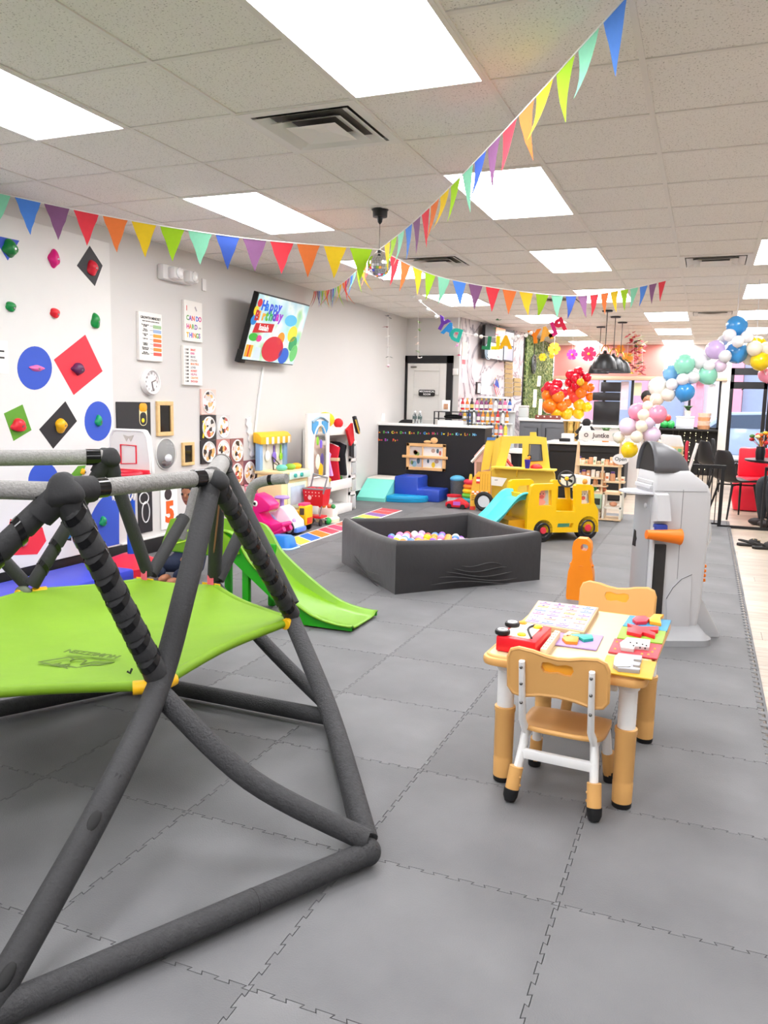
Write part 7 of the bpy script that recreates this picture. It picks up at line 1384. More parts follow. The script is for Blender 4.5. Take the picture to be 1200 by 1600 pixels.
for i in range(8): mtag('gold_plaque', 'small gold plaque in the tall column on marble wall', 'plaque', GPM, 'gold plaques in the tall column', 788, 800, 563+7.2*i, 569.2+7.2*i)
for i in range(4): mtag('gold_plaque', 'small gold plaque in the short column on marble wall', 'plaque', GPM, 'gold plaques in the short column', 802, 813, 591+7*i, 597+7*i)
t = thing('wall_picture', 'black framed picture on marble wall beside papers', 'picture', ML(746, 616)); mrect(t, 'frame', MBK, 743, 750, 597, 616); mrect(t, 'print', M('#f0eae8', .5), 745, 749, 599, 614, .016, .002)
for xl, xr, yt, yb, q, lab in ((752, 766, 584, 602, '#eef0f4', 'white paper certificate on marble wall'), (747, 772, 603, 616, '#f4f2f2', 'wide white notice on marble wall below certificate'), (722, 727, 562, 569, '#e8737a', 'red sticker on marble wall edge'), (722, 730, 535, 556, '#f6dccb', 'peach paper sheet on marble wall edge'), (722, 728, 575, 598, '#e6e0f0', 'pale lilac paper sheet on marble wall edge'), (718, 733, 624, 637, '#f2dfe2', 'pink leaflet row low on marble wall')): mtag('paper_sheet', lab, 'paper', M(q, .6, var=.05), None, xl, xr, yt, yb, .002, .004)
# shelf + flag + candles
a, c = ML(746, 618), ML(786, 620); sh = thing('marble_wall_shelf', 'white wall shelf on marble wall above bottles', 'shelf', a); part(sh, 'board', WTOP, lambda b: b.prism([(0, 0), ((c-a).length, 0), ((c-a).length, .03), (0, .03)], .14, frame(Vector((a.x, a.y, a.z-.04)), md, (0, 0, 1)), bev=.003)); part(sh, 'bracket', MBK, lambda b: b.tube([a+md*.4+Vector((0, 0, -.04)), a+md*.4+mn*.1+Vector((0, 0, -.04)), a+md*.4+Vector((0, 0, -.16))], .008, n=5))
f0 = ML(777, 619, .07); t = thing('small_flag', 'small stars and stripes flag on a stick on wall shelf', 'flag', (f0.x, f0.y, a.z-.01)); part(t, 'stick', M('#c8a86a', .5), lambda b: b.cyl((f0.x, f0.y, a.z-.01), ML(774, 590, .07), .006, n=6))
FP = [ML(x, y, .075) for x, y in ((775, 591), (779, 598), (780, 606), (772, 606))]; part(t, 'blue_canton', M('#2f4fb0', .6), lambda b: b.raw(FP, [(0, 1, 2, 3)], smooth=False))
for k in range(6): part(t, 'stripe', M('#e0344a' if k % 2 == 0 else '#f4f2f0', .6), lambda b: b.raw([ML(x, y, .075) for x, y in ((772+k*1.6-1, 600+k*1.2), (773.6+k*1.6-1, 601+k*1.2), (777+k*1.4, 617), (775.4+k*1.4, 617))], [(0, 1, 2, 3)], smooth=False))
# hedge decorations
for nm, x, y0, y1, Y in (('neon_bar', 843, 588, 603, 15.6), ('neon_bar', 836.5, 609, 636, 15.3), ('neon_bar', 845, 624, 648, 15.9)):
    p0, p1 = PX(x, y0, -3.1), PX(x-1.5, y1, -3.1); tag(MB().tube([p0, p1], .03, n=8).build('neon_bar', M('#fff6e8', .4, emit=2.2, var=0, ecol='#fff0d8')), 'glowing white neon bar on the hedge panel', 'neon light', 'neon bars on the hedge panel')
c = PX(834, 569, -3.13); t = thing('ring_ornament', 'black round woven ring ornament hanging on hedge panel', 'ornament', c); part(t, 'rings', M('#3a4240', .5), lambda b: [b.tube([c+Vector((0, r*math.cos(2*PI*i/20), r*math.sin(2*PI*i/20))) for i in range(20)], .018, n=6, closed=True) for r in (.17, .11, .05)]); part(t, 'cord', MBK, lambda b: b.cyl(c+Vector((0, 0, .17)), c+Vector((0, 0, .42)), .01, n=5))
# items on grey counter
p = PY(820, 645, CYb+.2); t = thing('white_dispenser', 'white drink dispenser on the grey counter by hedge', 'dispenser', (p.x, CYb+.2, gz)); part(t, 'tank', M('#dfe6e4', .15, alpha=.8, var=0), lambda b: B3(b, p.x-.1, p.x+.06, CYb+.12, CYb+.28, gz+.02, gz+.2, .02)); part(t, 'base', WTOP, lambda b: B3(b, p.x-.1, p.x+.06, CYb+.12, CYb+.28, gz, gz+.02)); part(t, 'lid', WTOP, lambda b: B3(b, p.x-.1, p.x+.06, CYb+.12, CYb+.28, gz+.2, gz+.23, .008))
p0, p1 = PY(838, 652, CYb+.1), PY(877, 652, CYb+.1); t = thing('brown_display_tray', 'brown tray with white dots under the balloon tower', 'tray', ((p0.x+p1.x)/2, CYb+.1, gz)); part(t, 'tray', M('#8f4a42', .6), lambda b: B3(b, p0.x, p1.x, CYb-.02, CYb+.07, gz, gz+.07, .008))
for k in range(4): part(t, 'dot', M('#f0e0d8', .6), lambda b: b.ball((p0.x+(p1.x-p0.x)*(k+.5)/4, CYb-.022, gz+.045), .015, 8, sc=(1, .3, 1)))
# black till / oven and plants on bar
p0, p1 = PY(926, 640, 12.9), PY(966, 640, 12.9); zA, zB = PY(945, 612, 12.9).z, PY(945, 596, 12.9).z; zl = cz_
t = thing('black_display_screen', 'stacked black display screens on the rear white counter', 'display', ((p0.x+p1.x)/2, 13.3, cz_)); q1, q0 = PY(968, 640, 13.3).x, PY(925, 640, 13.3).x
part(t, 'lower_screen', M('#1d1c1f', .3), lambda b: B3(b, q0+.02, q1, 13.3, 13.36, cz_, PY(945, 627, 13.3).z, .01)); part(t, 'middle_screen', M('#2a282b', .3), lambda b: B3(b, q0, q1, 13.28, 13.36, PY(945, 626, 13.3).z, PY(945, 613, 13.3).z, .01)); part(t, 'upper_screen', M('#333033', .3), lambda b: B3(b, q0+.12, q1, 13.3, 13.36, PY(945, 612, 13.3).z, PY(945, 597, 13.3).z, .01))
def plant(x, y, Y, zb, lab, potc, n=14, r=.16):
    p = PY(x, y, Y); t = thing('potted_plant', lab, 'plant', (p.x, Y, zb)); part(t, 'pot', M(potc, .6), lambda b: b.lathe([(.05, 0), (.07, .12), (.062, .12), (.06, .1), (0, .1)], n=16), world=False); random.seed(int(x))
    for k in range(n):
        a = 2*PI*k/n+random.random()*.4; l = r*random.uniform(.7, 1.1); u = Vector((math.cos(a), math.sin(a), 0)); v = Vector((-u.y, u.x, 0)); z = .1
        part(t, 'leaf', M('#4f7a48', .6, var=.2), lambda b: b.raw([(0, 0, z), u*l*.5+v*.022+Vector((0, 0, z+.12)), u*l+Vector((0, 0, z+.1)), u*l*.5-v*.022+Vector((0, 0, z+.12))], [(0, 1, 2, 3)]), world=False)
plant(948, 655, 12.5, bz_, 'spiky leafed plant in an orange pot on the bar', '#e08a4a', 14, .13); plant(972, 668, 12.45, bz_, 'bushy small leafed plant in white pot on bar', '#e6e2dc', 20, .1)
p = PY(916, 668, 12.4); t = thing('black_plush_figure', 'black and white plush figure sitting on the serving bar', 'plush toy', (p.x, 12.4, bz_)); part(t, 'body', M('#f0eeec', .8), lambda b: b.ball((0, 0, .13), .12, 12, sc=(.8, .8, 1.1)), world=False); part(t, 'head', M('#1c1a1c', .8), lambda b: b.ball((0, 0, .29), .065, 12), world=False); part(t, 'limbs', M('#1c1a1c', .8), lambda b: [b.tube([(s*.06, 0, z), (s*.14, -.04, z-.09)], .03, n=8) for s in (-1, 1) for z in (.22, .13)], world=False)
p = PY(893, 672, 12.6); solo('brass_bucket', 'brass coloured ice bucket on the serving bar', 'bucket', M('#c9a862', .2, metal=.9), lambda b: b.lathe([(.1, bz_), (.13, bz_+.28), (.14, bz_+.3), (.125, bz_+.29), (.09, bz_+.05), (0, bz_+.05)], (p.x, 12.6, 0), 22))
p = PY(887, 687, 12.3); t = thing('cash_drawer', 'small white box with black pad on the bar', 'box', (p.x, 12.3, bz_)); part(t, 'box', WTOP, lambda b: B3(b, -.09, .09, -.05, .1, 0, .12, .01), world=False); part(t, 'pad', MBK, lambda b: B3(b, -.11, .05, -.12, -.05, 0, .05, .01), world=False)
# ================================================================ toy shop stand
SY = 9.85; SC_ = lambda u, v: PY(780+u/6, 640+v/6, SY)
PIN = M('#e6c8a0', .5, var=.1, vs_=14); SGN = M('#a9bfa2', .5); CRM = M('#ece6d8', .5)
sx0, sx1 = SC_(720, 800).x, SC_(1150, 800).x; TS = thing('toy_shop_stand', 'wooden toy shop stand with shelves and white sign board', 'play shop', ((sx0+sx1)/2, SY, 0))
zc = SC_(900, 775).z; zlow = SC_(900, 905).z; zbt = max(.03, SC_(900, 1025).z); xm = SC_(980, 800).x
part(TS, 'worktop', PIN, lambda b: B3(b, sx0, sx1, SY, SY+.3, zc-.02, zc+.005)); part(TS, 'bottom_board', PIN, lambda b: B3(b, sx0, sx1, SY, SY+.3, zbt-.02, zbt)); part(TS, 'middle_board', CRM, lambda b: B3(b, xm, sx1, SY, SY+.3, zlow-.02, zlow))
for x in (sx0+.01, xm, sx1-.01): part(TS, 'upright', CRM, lambda b: B3(b, x-.012, x+.012, SY, SY+.3, zbt, zc))
part(TS, 'back_board', M('#e9e4d6', .5), lambda b: B3(b, sx0, xm, SY+.28, SY+.3, zbt, zc))
for x in (sx0+.04, sx1-.06): part(TS, 'foot', PIN, lambda b: b.cyl((x, SY+.05, 0), (x, SY+.05, zbt-.01), .025, n=10)); part(TS, 'foot', PIN, lambda b: b.cyl((x, SY+.25, 0), (x, SY+.25, zbt-.01), .025, n=10))
ovd = part(TS, 'oven_door', SGN, lambda b: B3(b, SC_(862, 800).x, SC_(965, 800).x, SY-.012, SY+.01, SC_(900, 925).z, SC_(900, 790).z, .004)); part(ovd, 'oven_window', M('#3a4038', .2), lambda b: B3(b, SC_(885, 800).x, SC_(950, 800).x, SY-.016, SY-.01, SC_(900, 890).z, SC_(900, 830).z))
# upper shelves
zsg0, zsg1 = SC_(900, 290).z, SC_(900, 195).z; xl_ = SC_(735, 400).x
for u, v0, v1 in ((742, 300, 600), (970, 520, 700), (1140, 280, 660)): part(TS, 'post', PIN, lambda b: b.cyl((SC_(u, v0).x, SY+.03, SC_(u, v1).z if v1 < 690 else zc), (SC_(u, v0).x, SY+.03, SC_(u, v0).z), .013, n=8))
part(TS, 'post', PIN, lambda b: b.tube([Vector((SC_(700, 620).x, SY+.03, zc)), SC_(742, 300)+Vector((0, .03, 0))], .013, n=8)); part(TS, 'post', PIN, lambda b: b.tube([Vector((SC_(742, 620).x, SY+.05, zc)), SC_(742, 300)+Vector((0, .05, 0))], .013, n=8)); part(TS, 'post', PIN, lambda b: b.tube([Vector((SC_(1135, 620).x, SY+.05, zc)), SC_(1140, 280)+Vector((0, .05, 0))], .013, n=8))
zrow = []
for u0, u1, v in ((715, 980, 520), (715, 980, 640), (980, 1150, 520), (980, 1175, 668), (850, 1010, 712)): z = SC_(900, v).z; part(TS, 'shelf', PIN, lambda b: B3(b, SC_(u0, v).x, SC_(u1, v).x, SY, SY+.16, z-.015, z)); zrow.append((SC_(u0, v).x, SC_(u1, v).x, z))
sgn = part(TS, 'sign_board', M('#efe9e2', .5), lambda b: b.prism(rrect(SC_(1150, 240).x-SC_(745, 240).x, zsg1-zsg0, .03), .02, frame(((SC_(745, 240).x+SC_(1150, 240).x)/2, SY+.02, (zsg0+zsg1)/2), (1, 0, 0), (0, 0, 1)))); part(sgn, 'lettering', M('#5a4a4a', .5), lambda b: addtext(b, 'Juntke', .075, frame(((SC_(745, 240).x+SC_(1150, 240).x)/2+.01, SY-.001, (zsg0+zsg1)/2), (1, 0, 0), (0, 0, 1)), bold=.002))
for u, q in ((815, '#6a5a5a'), (1080, '#c9d4cc')): part(sgn, 'sign_flower', M(q, .5), lambda b: b.tube([SC_(u, 238)+Vector((.02*math.cos(2*PI*i/10), -.001, .02*math.sin(2*PI*i/10))) for i in range(10)], .007, n=5, closed=True))
random.seed(17)
for (a, c, z), n, wh in zip(zrow, (7, 6, 4, 4, 2), ('upper left', 'lower left', 'upper right', 'lower right', 'low')):
    for k in range(n):
        x = a+(c-a)*(k+.5)/n; w_ = (c-a)/n*.36; h = random.uniform(.04, .1); q = random.choice(['#e8b48a', '#eac0a0', '#f2ece2', '#c9d6c6', '#d8a07a', '#efe3d0']); kd = random.random()
        if kd < .55: t = thing('toy_grocery_box', 'small pastel wooden grocery box on the toy shop shelf', 'toy', (x, SY+.105, z), group='toy groceries on the toy shop shelves'); part(t, 'box', M(q, .5), lambda b: B3(b, -w_, w_, -.036, .036, 0, h, .004), world=False); part(t, 'stripe', M(random.choice(['#d87a4a', '#f2f0ea', '#8aa88a']), .5), lambda b: B3(b, -w_*.7, w_*.7, -.038, -.035, h*.3, h*.6), world=False)
        else: t = thing('toy_grocery_jar', 'small pastel wooden grocery jar on the toy shop shelf', 'toy', (x, SY+.105, z), group='toy jars on the toy shop shelves'); part(t, 'jar', M(q, .4), lambda b: b.lathe([(.028, 0), (.03, .01), (.03, h*.8), (.02, h)], n=12), world=False); part(t, 'lid', M(random.choice(['#f4f2ee', '#6a4a9a', '#e8a87a']), .4), lambda b: b.lathe([(.024, h*.98), (.024, h+.02), (0, h+.021)], n=12), world=False)
for u, v, q, nm, lab in ((1062, 880, '#d89a7a', 'toy_bread', 'brown toy bread loaf on the stand shelf'), (872, 745, '#2fae5a', 'toy_pepper', 'green toy vegetable on the stand worktop'), (962, 742, '#d88a6a', 'toy_pan', 'round brown toy pan on the stand worktop')): p = SC_(u, v); zz = zc+.005 if v < 760 else (zlow if v < 900 else zbt); solo(nm, lab, 'toy', M(q, .5), lambda b: b.ball((p.x, SY+.1, zz+.028), .048, 12, sc=(1.0, .9, .6)))
p = SC_(898, 995); t = thing('toy_crate', 'pale toy crate on the stand bottom shelf', 'toy', (p.x, SY+.1, zbt))
part(t, 'base', M('#e6cfae', .5), lambda b: B3(b, -.05, .05, -.05, .05, 0, .01), world=False)
for sx_, sy_, wx_, wy_ in ((0, -.05, .055, .006), (0, .05, .055, .006), (-.05, 0, .006, .045), (.05, 0, .006, .045)):
    for z_ in (.014, .045): part(t, 'slat', M('#e6cfae', .5), lambda b: B3(b, sx_-wx_, sx_+wx_, sy_-wy_, sy_+wy_, z_, z_+.024, .002), world=False)
p = SC_(1140, 465); t = thing('open_sign', 'white oval open sign hanging at the shop stand corner', 'sign', p); part(t, 'plate', M('#f2f0ee', .4), lambda b: b.prism(circ(.065, 22, .095), .012, frame(p+Vector((0, -.0, 0)), (1, 0, 0), (0, 0, 1)))); part(t, 'lettering', M('#5a5a5a', .5), lambda b: addtext(b, 'Open', .06, frame(p+Vector((0, -.014, 0)), (1, 0, 0), (0, 0, 1)), bold=.001)); part(t, 'ribbon', M('#e6c8a0', .5), lambda b: b.tube([p+Vector((0, 0, .06)), SC_(1140, 330)], .004, n=4))
# cardboard play market and candy canes
p = PY(1050, 740, 9.7); t = thing('play_market_box', 'brown and green toy market box behind the rocket', 'toy', (p.x, 9.85, 0)); z0, z1 = PY(1050, 716, 9.7).z, PY(1050, 698, 9.7).z
part(t, 'cabinet', M('#6f9a6a', .5), lambda b: B3(b, p.x-.15, p.x+.1, 9.7, 10.0, 0, z0-.02, .006)); part(t, 'upper_box', M('#dcb98a', .5), lambda b: B3(b, p.x-.15, p.x+.1, 9.7, 10.0, z0-.02, z1, .006)); part(t, 'white_lid', M('#eceaea', .4), lambda b: b.prism([(-.15, 0), (.1, 0), (.06, .12), (-.15, .13)], .26, frame((p.x, 9.98, z1), (1, 0, 0), (0, 0, 1)), bev=.01))
for k in range(4): part(t, 'green_square', M('#6fae7a', .5), lambda b: B3(b, p.x-.135+.06*k, p.x-.095+.06*k, 9.69, 9.7, z1-.06, z1-.02))
p = PY(1072, 735, 9.75); t = thing('candy_cane_post', 'red and white candy cane post beside the market box', 'toy', (p.x, 9.75, 0)); zt_ = PY(1072, 692, 9.75).z
part(t, 'red_cane', M('#d8304a', .4), lambda b: b.tube([(p.x-.02, 9.75, 0), (p.x-.01, 9.75, zt_), (p.x+.0, 9.75, zt_+.02)], .018, n=8)); part(t, 'white_cane', M('#f2f0ee', .4), lambda b: b.tube([(p.x, 9.76, zt_*.55), (p.x+.1, 9.78, zt_)], .018, n=8)); part(t, 'orange_ball', M('#f07a1e', .4), lambda b: b.ball((p.x+.06, 9.74, zt_*.45), .035, 10))
# ================================================================ black metal fence
FN = thing('metal_fence', 'black metal playpen fence with thin vertical bars', 'fence', (.3, 10.1, 0)); fz = PY(1127, 727, 10.1).z
fx0, fx1 = PY(1066, 760, 10.1).x, PY(1128, 760, 10.1).x
part(FN, 'top_rail', MBK, lambda b: B3(b, fx0, fx1+.03, 10.085, 10.115, fz-.04, fz)); part(FN, 'post', MBK, lambda b: B3(b, fx1-.02, fx1+.02, 10.08, 10.12, -.012, fz)); part(FN, 'post', MBK, lambda b: B3(b, fx0-.02, fx0+.02, 10.08, 10.12, 0, fz)); part(FN, 'bottom_rail', MBK, lambda b: B3(b, fx1, fx1+1.6, 10.085, 10.125, -.012, .02)); part(FN, 'far_post', MBK, lambda b: B3(b, fx1+1.56, fx1+1.6, 10.08, 10.12, -.012, fz)); part(FN, 'bottom_rail', MBK, lambda b: B3(b, fx0, fx1, 10.09, 10.11, .02, .04))
n = 8
for i in range(1, n): x = fx0+(fx1-fx0)*i/n; part(FN, 'bar', MBK, lambda b: b.cyl((x, 10.1, .02), (x, 10.1, fz-.03), .006, n=6))
gxs = PY(1193, 780, 10.1).x
part(FN, 'gate_stile', MBK, lambda b: B3(b, gxs-.012, gxs+.012, 10.085, 10.115, 0, fz))
for i in range(1, 6): part(FN, 'bar', MBK, lambda b: b.cyl((gxs+.055*i, 10.1, .02), (gxs+.055*i, 10.1, fz-.03), .006, n=6))
part(FN, 'gate_rail', MBK, lambda b: B3(b, gxs, fx1+1.58, 10.085, 10.115, fz-.04, fz))
# ================================================================ dining area
def shellchair(loc, rz, lab):
    t = thing('shell_chair', lab, 'chair', loc, rz, 'black shell chairs'); CM = M('#1c1c1f', .5)
    def shell(b):
        vs_ = []; fs = []; pr = [(.24, .43), (.2, .45), (.05, .44), (-.12, .435), (-.2, .47), (-.235, .6), (-.26, .75), (-.275, .86)]; wd = [.2, .22, .24, .24, .235, .22, .2, .13]; m = 8
        for (y, z), w_ in zip(pr, wd):
            for i in range(m+1): u = i/m*2-1; vs_.append((w_*u, y+(.05*u*u if z > .5 else 0), z+(.03*u*u if z < .5 else 0)))
        for i in range(len(pr)-1):
            for j in range(m): a = i*(m+1)+j; fs.append((a, a+1, a+m+2, a+m+1))
        b.raw(vs_, fs)
    o = part(t, 'shell', CM, shell, world=False); md_ = o.modifiers.new('t', 'SOLIDIFY'); md_.thickness = .02; o.modifiers.new('s', 'SUBSURF').levels = 1
    for sx in (-1, 1):
        for y, yy in ((.17, .23), (-.15, -.25)): part(t, 'leg', MBK, lambda b: b.tube([(sx*.13, y, .43), (sx*.2, yy, -.012)], [.016, .011], n=8), world=False)
    part(t, 'leg_brace', MBK, lambda b: (b.tube([(-.13, .17, .41), (.13, -.15, .41)], .01, n=6), b.tube([(.13, .17, .41), (-.13, -.15, .41)], .01, n=6)), world=False)
    return t
c = PZ(1150, 815, -.012); s1 = shellchair((c.x-.02, c.y+.42, 0), -.95, 'black shell chair at the round table, nearest the fence')
c = PZ(1116, 772, -.012); copy_thing(s1, (c.x-.02, c.y+.1, 0), -1.0, label='black shell chair beyond the fence beside the dark sill')
c = PZ(1132, 765, -.012); copy_thing(s1, (c.x, c.y+.3, 0), -PI/2, label='black shell chair furthest back, partly behind another chair')
tx, ty = 1.0, 11.4
t = thing('round_table', 'round black cafe table beyond the fence', 'table', (tx, ty, 0)); tz = PY(1175, 717, ty).z
part(t, 'top', M('#202024', .3), lambda b: b.lathe([(.48, tz-.03), (.5, tz-.02), (.5, tz), (0, tz)], (tx, ty, 0), 36)); part(t, 'post', MBK, lambda b: b.cyl((tx, ty, 0), (tx, ty, tz-.02), .04)); part(t, 'foot', MBK, lambda b: b.lathe([(.25, -.012), (.25, .01), (.05, .03)], (tx, ty, 0), 24))
random.seed(8)
pf = PY(1188, 700, ty); t = thing('flower_bouquet', 'bouquet of red and yellow flowers in dark vase on table', 'flowers', (pf.x, ty-.1, tz)); part(t, 'vase', M('#1f1c22', .3), lambda b: b.lathe([(.05, 0), (.06, .1), (.05, .17)], n=16), world=False)
for k in range(12): a = random.uniform(0, 6.28); r = random.uniform(.02, .14); h = random.uniform(.2, .34); part(t, 'blossom', M(random.choice(['#d8303a', '#f0b02a', '#f4e0a0', '#ee6a2a', '#4f7a3a']), .6), lambda b: (b.ball((r*math.cos(a), r*math.sin(a), h), .035, 8, sc=(1, 1, .7)), b.cyl((0, 0, .15), (r*math.cos(a), r*math.sin(a), h), .004, n=4)), world=False)
p = PZ(1172, 798, -.012); t = thing('red_play_seat', 'bright red plastic tub seat behind the shell chair', 'seat', (p.x-.02, p.y+.1, 0)); RS = M('#e8203a', .4)
part(t, 'tub', RS, lambda b: loft(b, [(0, -.2, .25, -.2, .2), (.25, -.25, .27, -.22, .22), (.42, -.2, .25, -.2, .2), (.45, -.18, .22, -.17, .17)], .08, 5), world=False); part(t, 'back', RS, lambda b: b.box((-.17, .05, .44), (.24, .2, .85), .04), world=False)
# seated person at the edge
PS_ = thing('person', 'seated person in dark grey trousers and dark shoes beyond the fence', 'person', (1.02, 10.5, 0)); TR = M('#2f3136', .8, var=.15, bump=.3, bs=20)
nd = [((.1, .1, .52), .15), ((.1, .1, .78), .15), ((.1, .08, 1.02), .16), ((.1, .06, 1.16), .055), ((.1, .06, 1.22), .055), ((-.08, .06, .52), .1), ((-.36, .02, .53), .085), ((-.33, .0, .26), .06), ((-.31, .02, .06), .045), ((.0, -.06, .5), .1), ((-.26, -.16, .53), .085), ((-.24, -.17, .26), .06), ((-.22, -.16, .06), .045), ((.1, -.14, 1.05), .06), ((.02, -.24, .82), .048), ((-.2, -.14, .72), .036), ((.1, .3, 1.05), .06), ((.02, .34, .82), .048), ((-.2, .22, .72), .036)]
skinfig('body', nd, [(0, 1), (1, 2), (2, 3), (3, 4), (0, 5), (5, 6), (6, 7), (7, 8), (0, 9), (9, 10), (10, 11), (11, 12), (2, 13), (13, 14), (14, 15), (2, 16), (16, 17), (17, 18)], TR, PS_)
for x, y in ((-.36, .02), (-.27, -.16)): part(PS_, 'shoe', M('#2a2022', .5), lambda b: b.ball((x, y, .035), .055, 12, sc=(1.9, .85, .85)), world=False)
hh_ = part(PS_, 'head', SK, lambda b: (b.ball((.1, .05, 1.34), .11, 18, sc=(.95, .85, 1.12)), b.ball((-.005, .05, 1.33), .02, 8), [b.ball((.1, .05+s*.095, 1.33), .022, 8) for s in (-1, 1)]), world=False); part(hh_, 'hair', HAIR, lambda b: b.ball((.115, .05, 1.375), .117, 16, sc=(.95, .9, 1)), world=False)
part(hh_, 'eyes', M('#181412', .3), lambda b: [b.ball((.005, .05+s*.035, 1.355), .011, 8) for s in (-1, 1)], world=False)
for y in (-.14, .22): part(PS_, 'hand', SK, lambda b: hand(b, (-.22, y, .715), 1, (-1, 0, -.2)), world=False)
part(PS_, 'stool_seat', M('#1c1c1f', .5), lambda b: b.lathe([(.2, .34), (.21, .38), (0, .4)], (.1, .08, 0), 20), world=False) if False else None
st_ = thing('stool', 'black stool under the seated person beyond the fence', 'stool', (1.1, 10.58, 0)); part(st_, 'seat', M('#1c1c1f', .5), lambda b: b.lathe([(.2, .34), (.21, .36), (.2, .385), (0, .39)], n=22), world=False)
for k in range(4): a = PI/4+k*PI/2; part(st_, 'leg', MBK, lambda b: b.tube([(.12*math.cos(a), .12*math.sin(a), .35), (.2*math.cos(a), .2*math.sin(a), -.012)], .013, n=6), world=False)
# standing person behind the balloons
p = PY(1011, 622, 15.6); PT_ = thing('person', 'dark haired person in white shirt standing behind the pastel balloons', 'person', (p.x, 15.6, 0)); hz_ = p.z; s_ = hz_/1.6
nd = [((0, 0, .92), .13), ((0, 0, 1.15), .125), ((0, 0, 1.36), .14), ((0, 0, 1.46), .05), ((0, 0, 1.52), .05), ((.19, 0, 1.38), .055), ((.24, -.03, 1.12), .045), ((.2, -.18, .95), .034), ((-.19, 0, 1.38), .055), ((-.24, -.03, 1.12), .045), ((-.2, -.18, .95), .034), ((.09, 0, .85), .09), ((.1, -.01, .48), .062), ((.1, .02, .08), .042), ((-.09, 0, .85), .09), ((-.1, -.01, .48), .062), ((-.1, .02, .08), .042)]
nd = [(tuple(q*s_ for q in a), r*s_) for a, r in nd]; skinfig('body', nd, [(0, 1), (1, 2), (2, 3), (3, 4), (2, 5), (5, 6), (6, 7), (2, 8), (8, 9), (9, 10), (0, 11), (11, 12), (12, 13), (0, 14), (14, 15), (15, 16)], M('#d9d4d0', .8), PT_)
hh_ = part(PT_, 'head', M('#c08a6a', .55), lambda b: head(b, (0, 0, hz_), .105), world=False); part(hh_, 'hair', HAIR, lambda b: b.ball((-.01, .02, hz_+.03), .115, 16, sc=(.9, 1, 1)), world=False)
for s in (-1, 1): part(PT_, 'hand', SK, lambda b: hand(b, (s*.2*s_, -.18*s_, .93*s_), -s), world=False); part(PT_, 'shoe', M('#222024', .5), lambda b: b.ball((s*.1*s_, -.04, .035), .05, 10, sc=(.9, 2, .8)), world=False)
# clogs on the wood floor
def clog(px, py, rz, lab):
    c = PZ(px, py, -.012); t = thing('clog_shoe', lab, 'shoe', (c.x, c.y, -.012), rz, 'pair of black clogs'); t.scale = (.85, .85, 1.05); CK = M('#242120', .6)
    part(t, 'sole', CK, lambda b: b.prism([(-.12, .04), (-.06, .05), (.05, .045), (.12, .05), (.14, .02), (.14, -.03), (.1, -.05), (0, -.045), (-.1, -.045), (-.13, 0)], .025, bev=.006), world=False)
    def upper(b):
        b.ball((.06, 0, .02), .055, 16, sc=(1.45, .95, 1.05))
        for v in b.bm.verts: v.co.z = max(v.co.z, .02)
    up = part(t, 'upper', CK, upper, world=False); part(up, 'charms', M('#c8b48a', .5, var=.5, vs_=60), lambda b: [b.ball((.05+.025*i, -.02+.02*(i % 2), .072-.004*i), .008, 6) for i in range(4)], kind='stuff', world=False); part(t, 'heel_strap', CK, lambda b: b.tube(spline([(.0, .045, .04), (-.07, .04, .05), (-.11, 0, .055), (-.07, -.04, .05), (.0, -.045, .04)], 5), .009, n=6), world=False)
    return t
clog(1169, 853, .05, 'black clog lying with its side showing'); clog(1193, 858, .2, 'black clog with pale charms beside its pair')
struct(MB().box((-3.18, YB-.28, .91), (xc0-.01, YB+.02, .95), .006).build('trim_3', M('#1b191a', .5)))
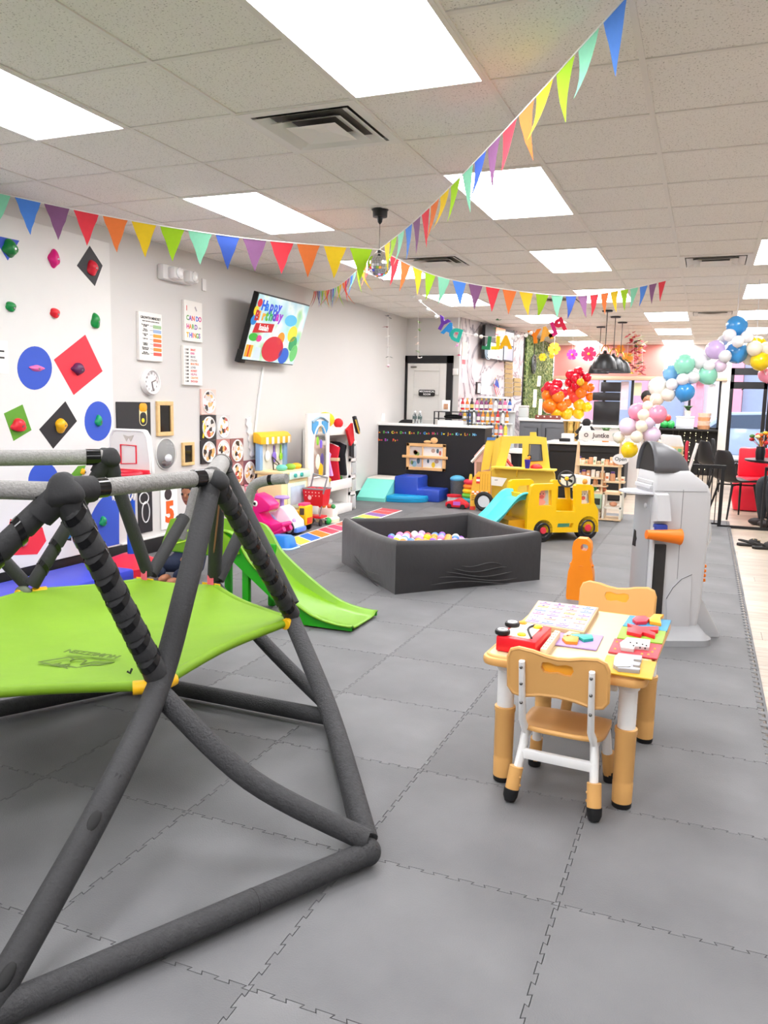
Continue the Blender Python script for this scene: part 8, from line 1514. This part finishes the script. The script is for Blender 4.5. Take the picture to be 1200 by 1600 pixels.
# fairy lights on the sill, window posters and sill items
random.seed(44)
for k in range(7):
    x = PY(1050+9*k, 700, YB-.03).x; t = thing('fairy_light_string', 'vertical string of tiny warm fairy lights on the black sill', 'fairy lights', (x, YB-.02, .05), group='fairy light strings on the sill'); part(t, 'wire', M('#6a6a62', .5), lambda b: b.cyl((0, 0, 0), (0, 0, .89), .003, n=4), world=False)
    for j in range(9): part(t, 'bulb', M('#ffeebb', .4, emit=3, var=0), lambda b: b.ball((random.uniform(-.01, .01), -.008, .04+.1*j+random.uniform(-.03, .03)), .007, 6), world=False)
for xl, xr, yt, yb, q, lab in ((876, 905, 598, 660, '#f4e0e0', 'pale pink poster taped in the window beside balloons'), (968, 983, 596, 640, '#f6d0dc', 'pink poster taped in the window beside the mullion'), (990, 1003, 598, 618, '#f4ecc0', 'yellow poster in the upper window'), (1085, 1100, 596, 640, '#f29ab8', 'bright pink curtain strip in the window'), (1104, 1118, 600, 650, '#dcdcec', 'pale lilac sheet in the window')):
    a, c = PY(xl, yb, YB+.045), PY(xr, yt, YB+.045); t = thing('window_poster', lab, 'poster', ((a.x+c.x)/2, YB+.04, max(1.0, a.z))); part(t, 'sheet', M(q, .6, var=.3, vs_=6), lambda b: B3(b, a.x, c.x, YB+.04, YB+.048, max(1.0, a.z), min(c.z, z_led-.07)))
p = PY(1099, 672, YB-.05); t = thing('stacked_basket', 'orange striped stacked baskets on the window sill', 'basket', (p.x, YB+.02, .95))
for k in range(4): part(t, 'basket', M('#e8a87a' if k % 2 == 0 else '#f4d8c0', .6), lambda b: b.lathe([(.11, .085*k), (.13, .085*k+.08), (0, .085*k+.08)], n=16), world=False)
plant(1074, 655, YB-.04, 1.21, 'yellow green leafy plant standing on the white box by the window', '#e8e0d8', 22, .17)
p0, p1 = PY(1054, 690, YB-.2), PY(1082, 690, YB-.2); t = thing('white_storage_box', 'white storage boxes on the window sill', 'box', ((p0.x+p1.x)/2, YB-.05, .95)); part(t, 'box', M('#e8ecf2', .5), lambda b: B3(b, p0.x, p1.x, YB-.1, YB+.04, .95, 1.18, .01)); part(t, 'box_lid', M('#f4f6f8', .5), lambda b: B3(b, p0.x-.01, p1.x+.01, YB-.11, YB+.045, 1.18, 1.21, .005))
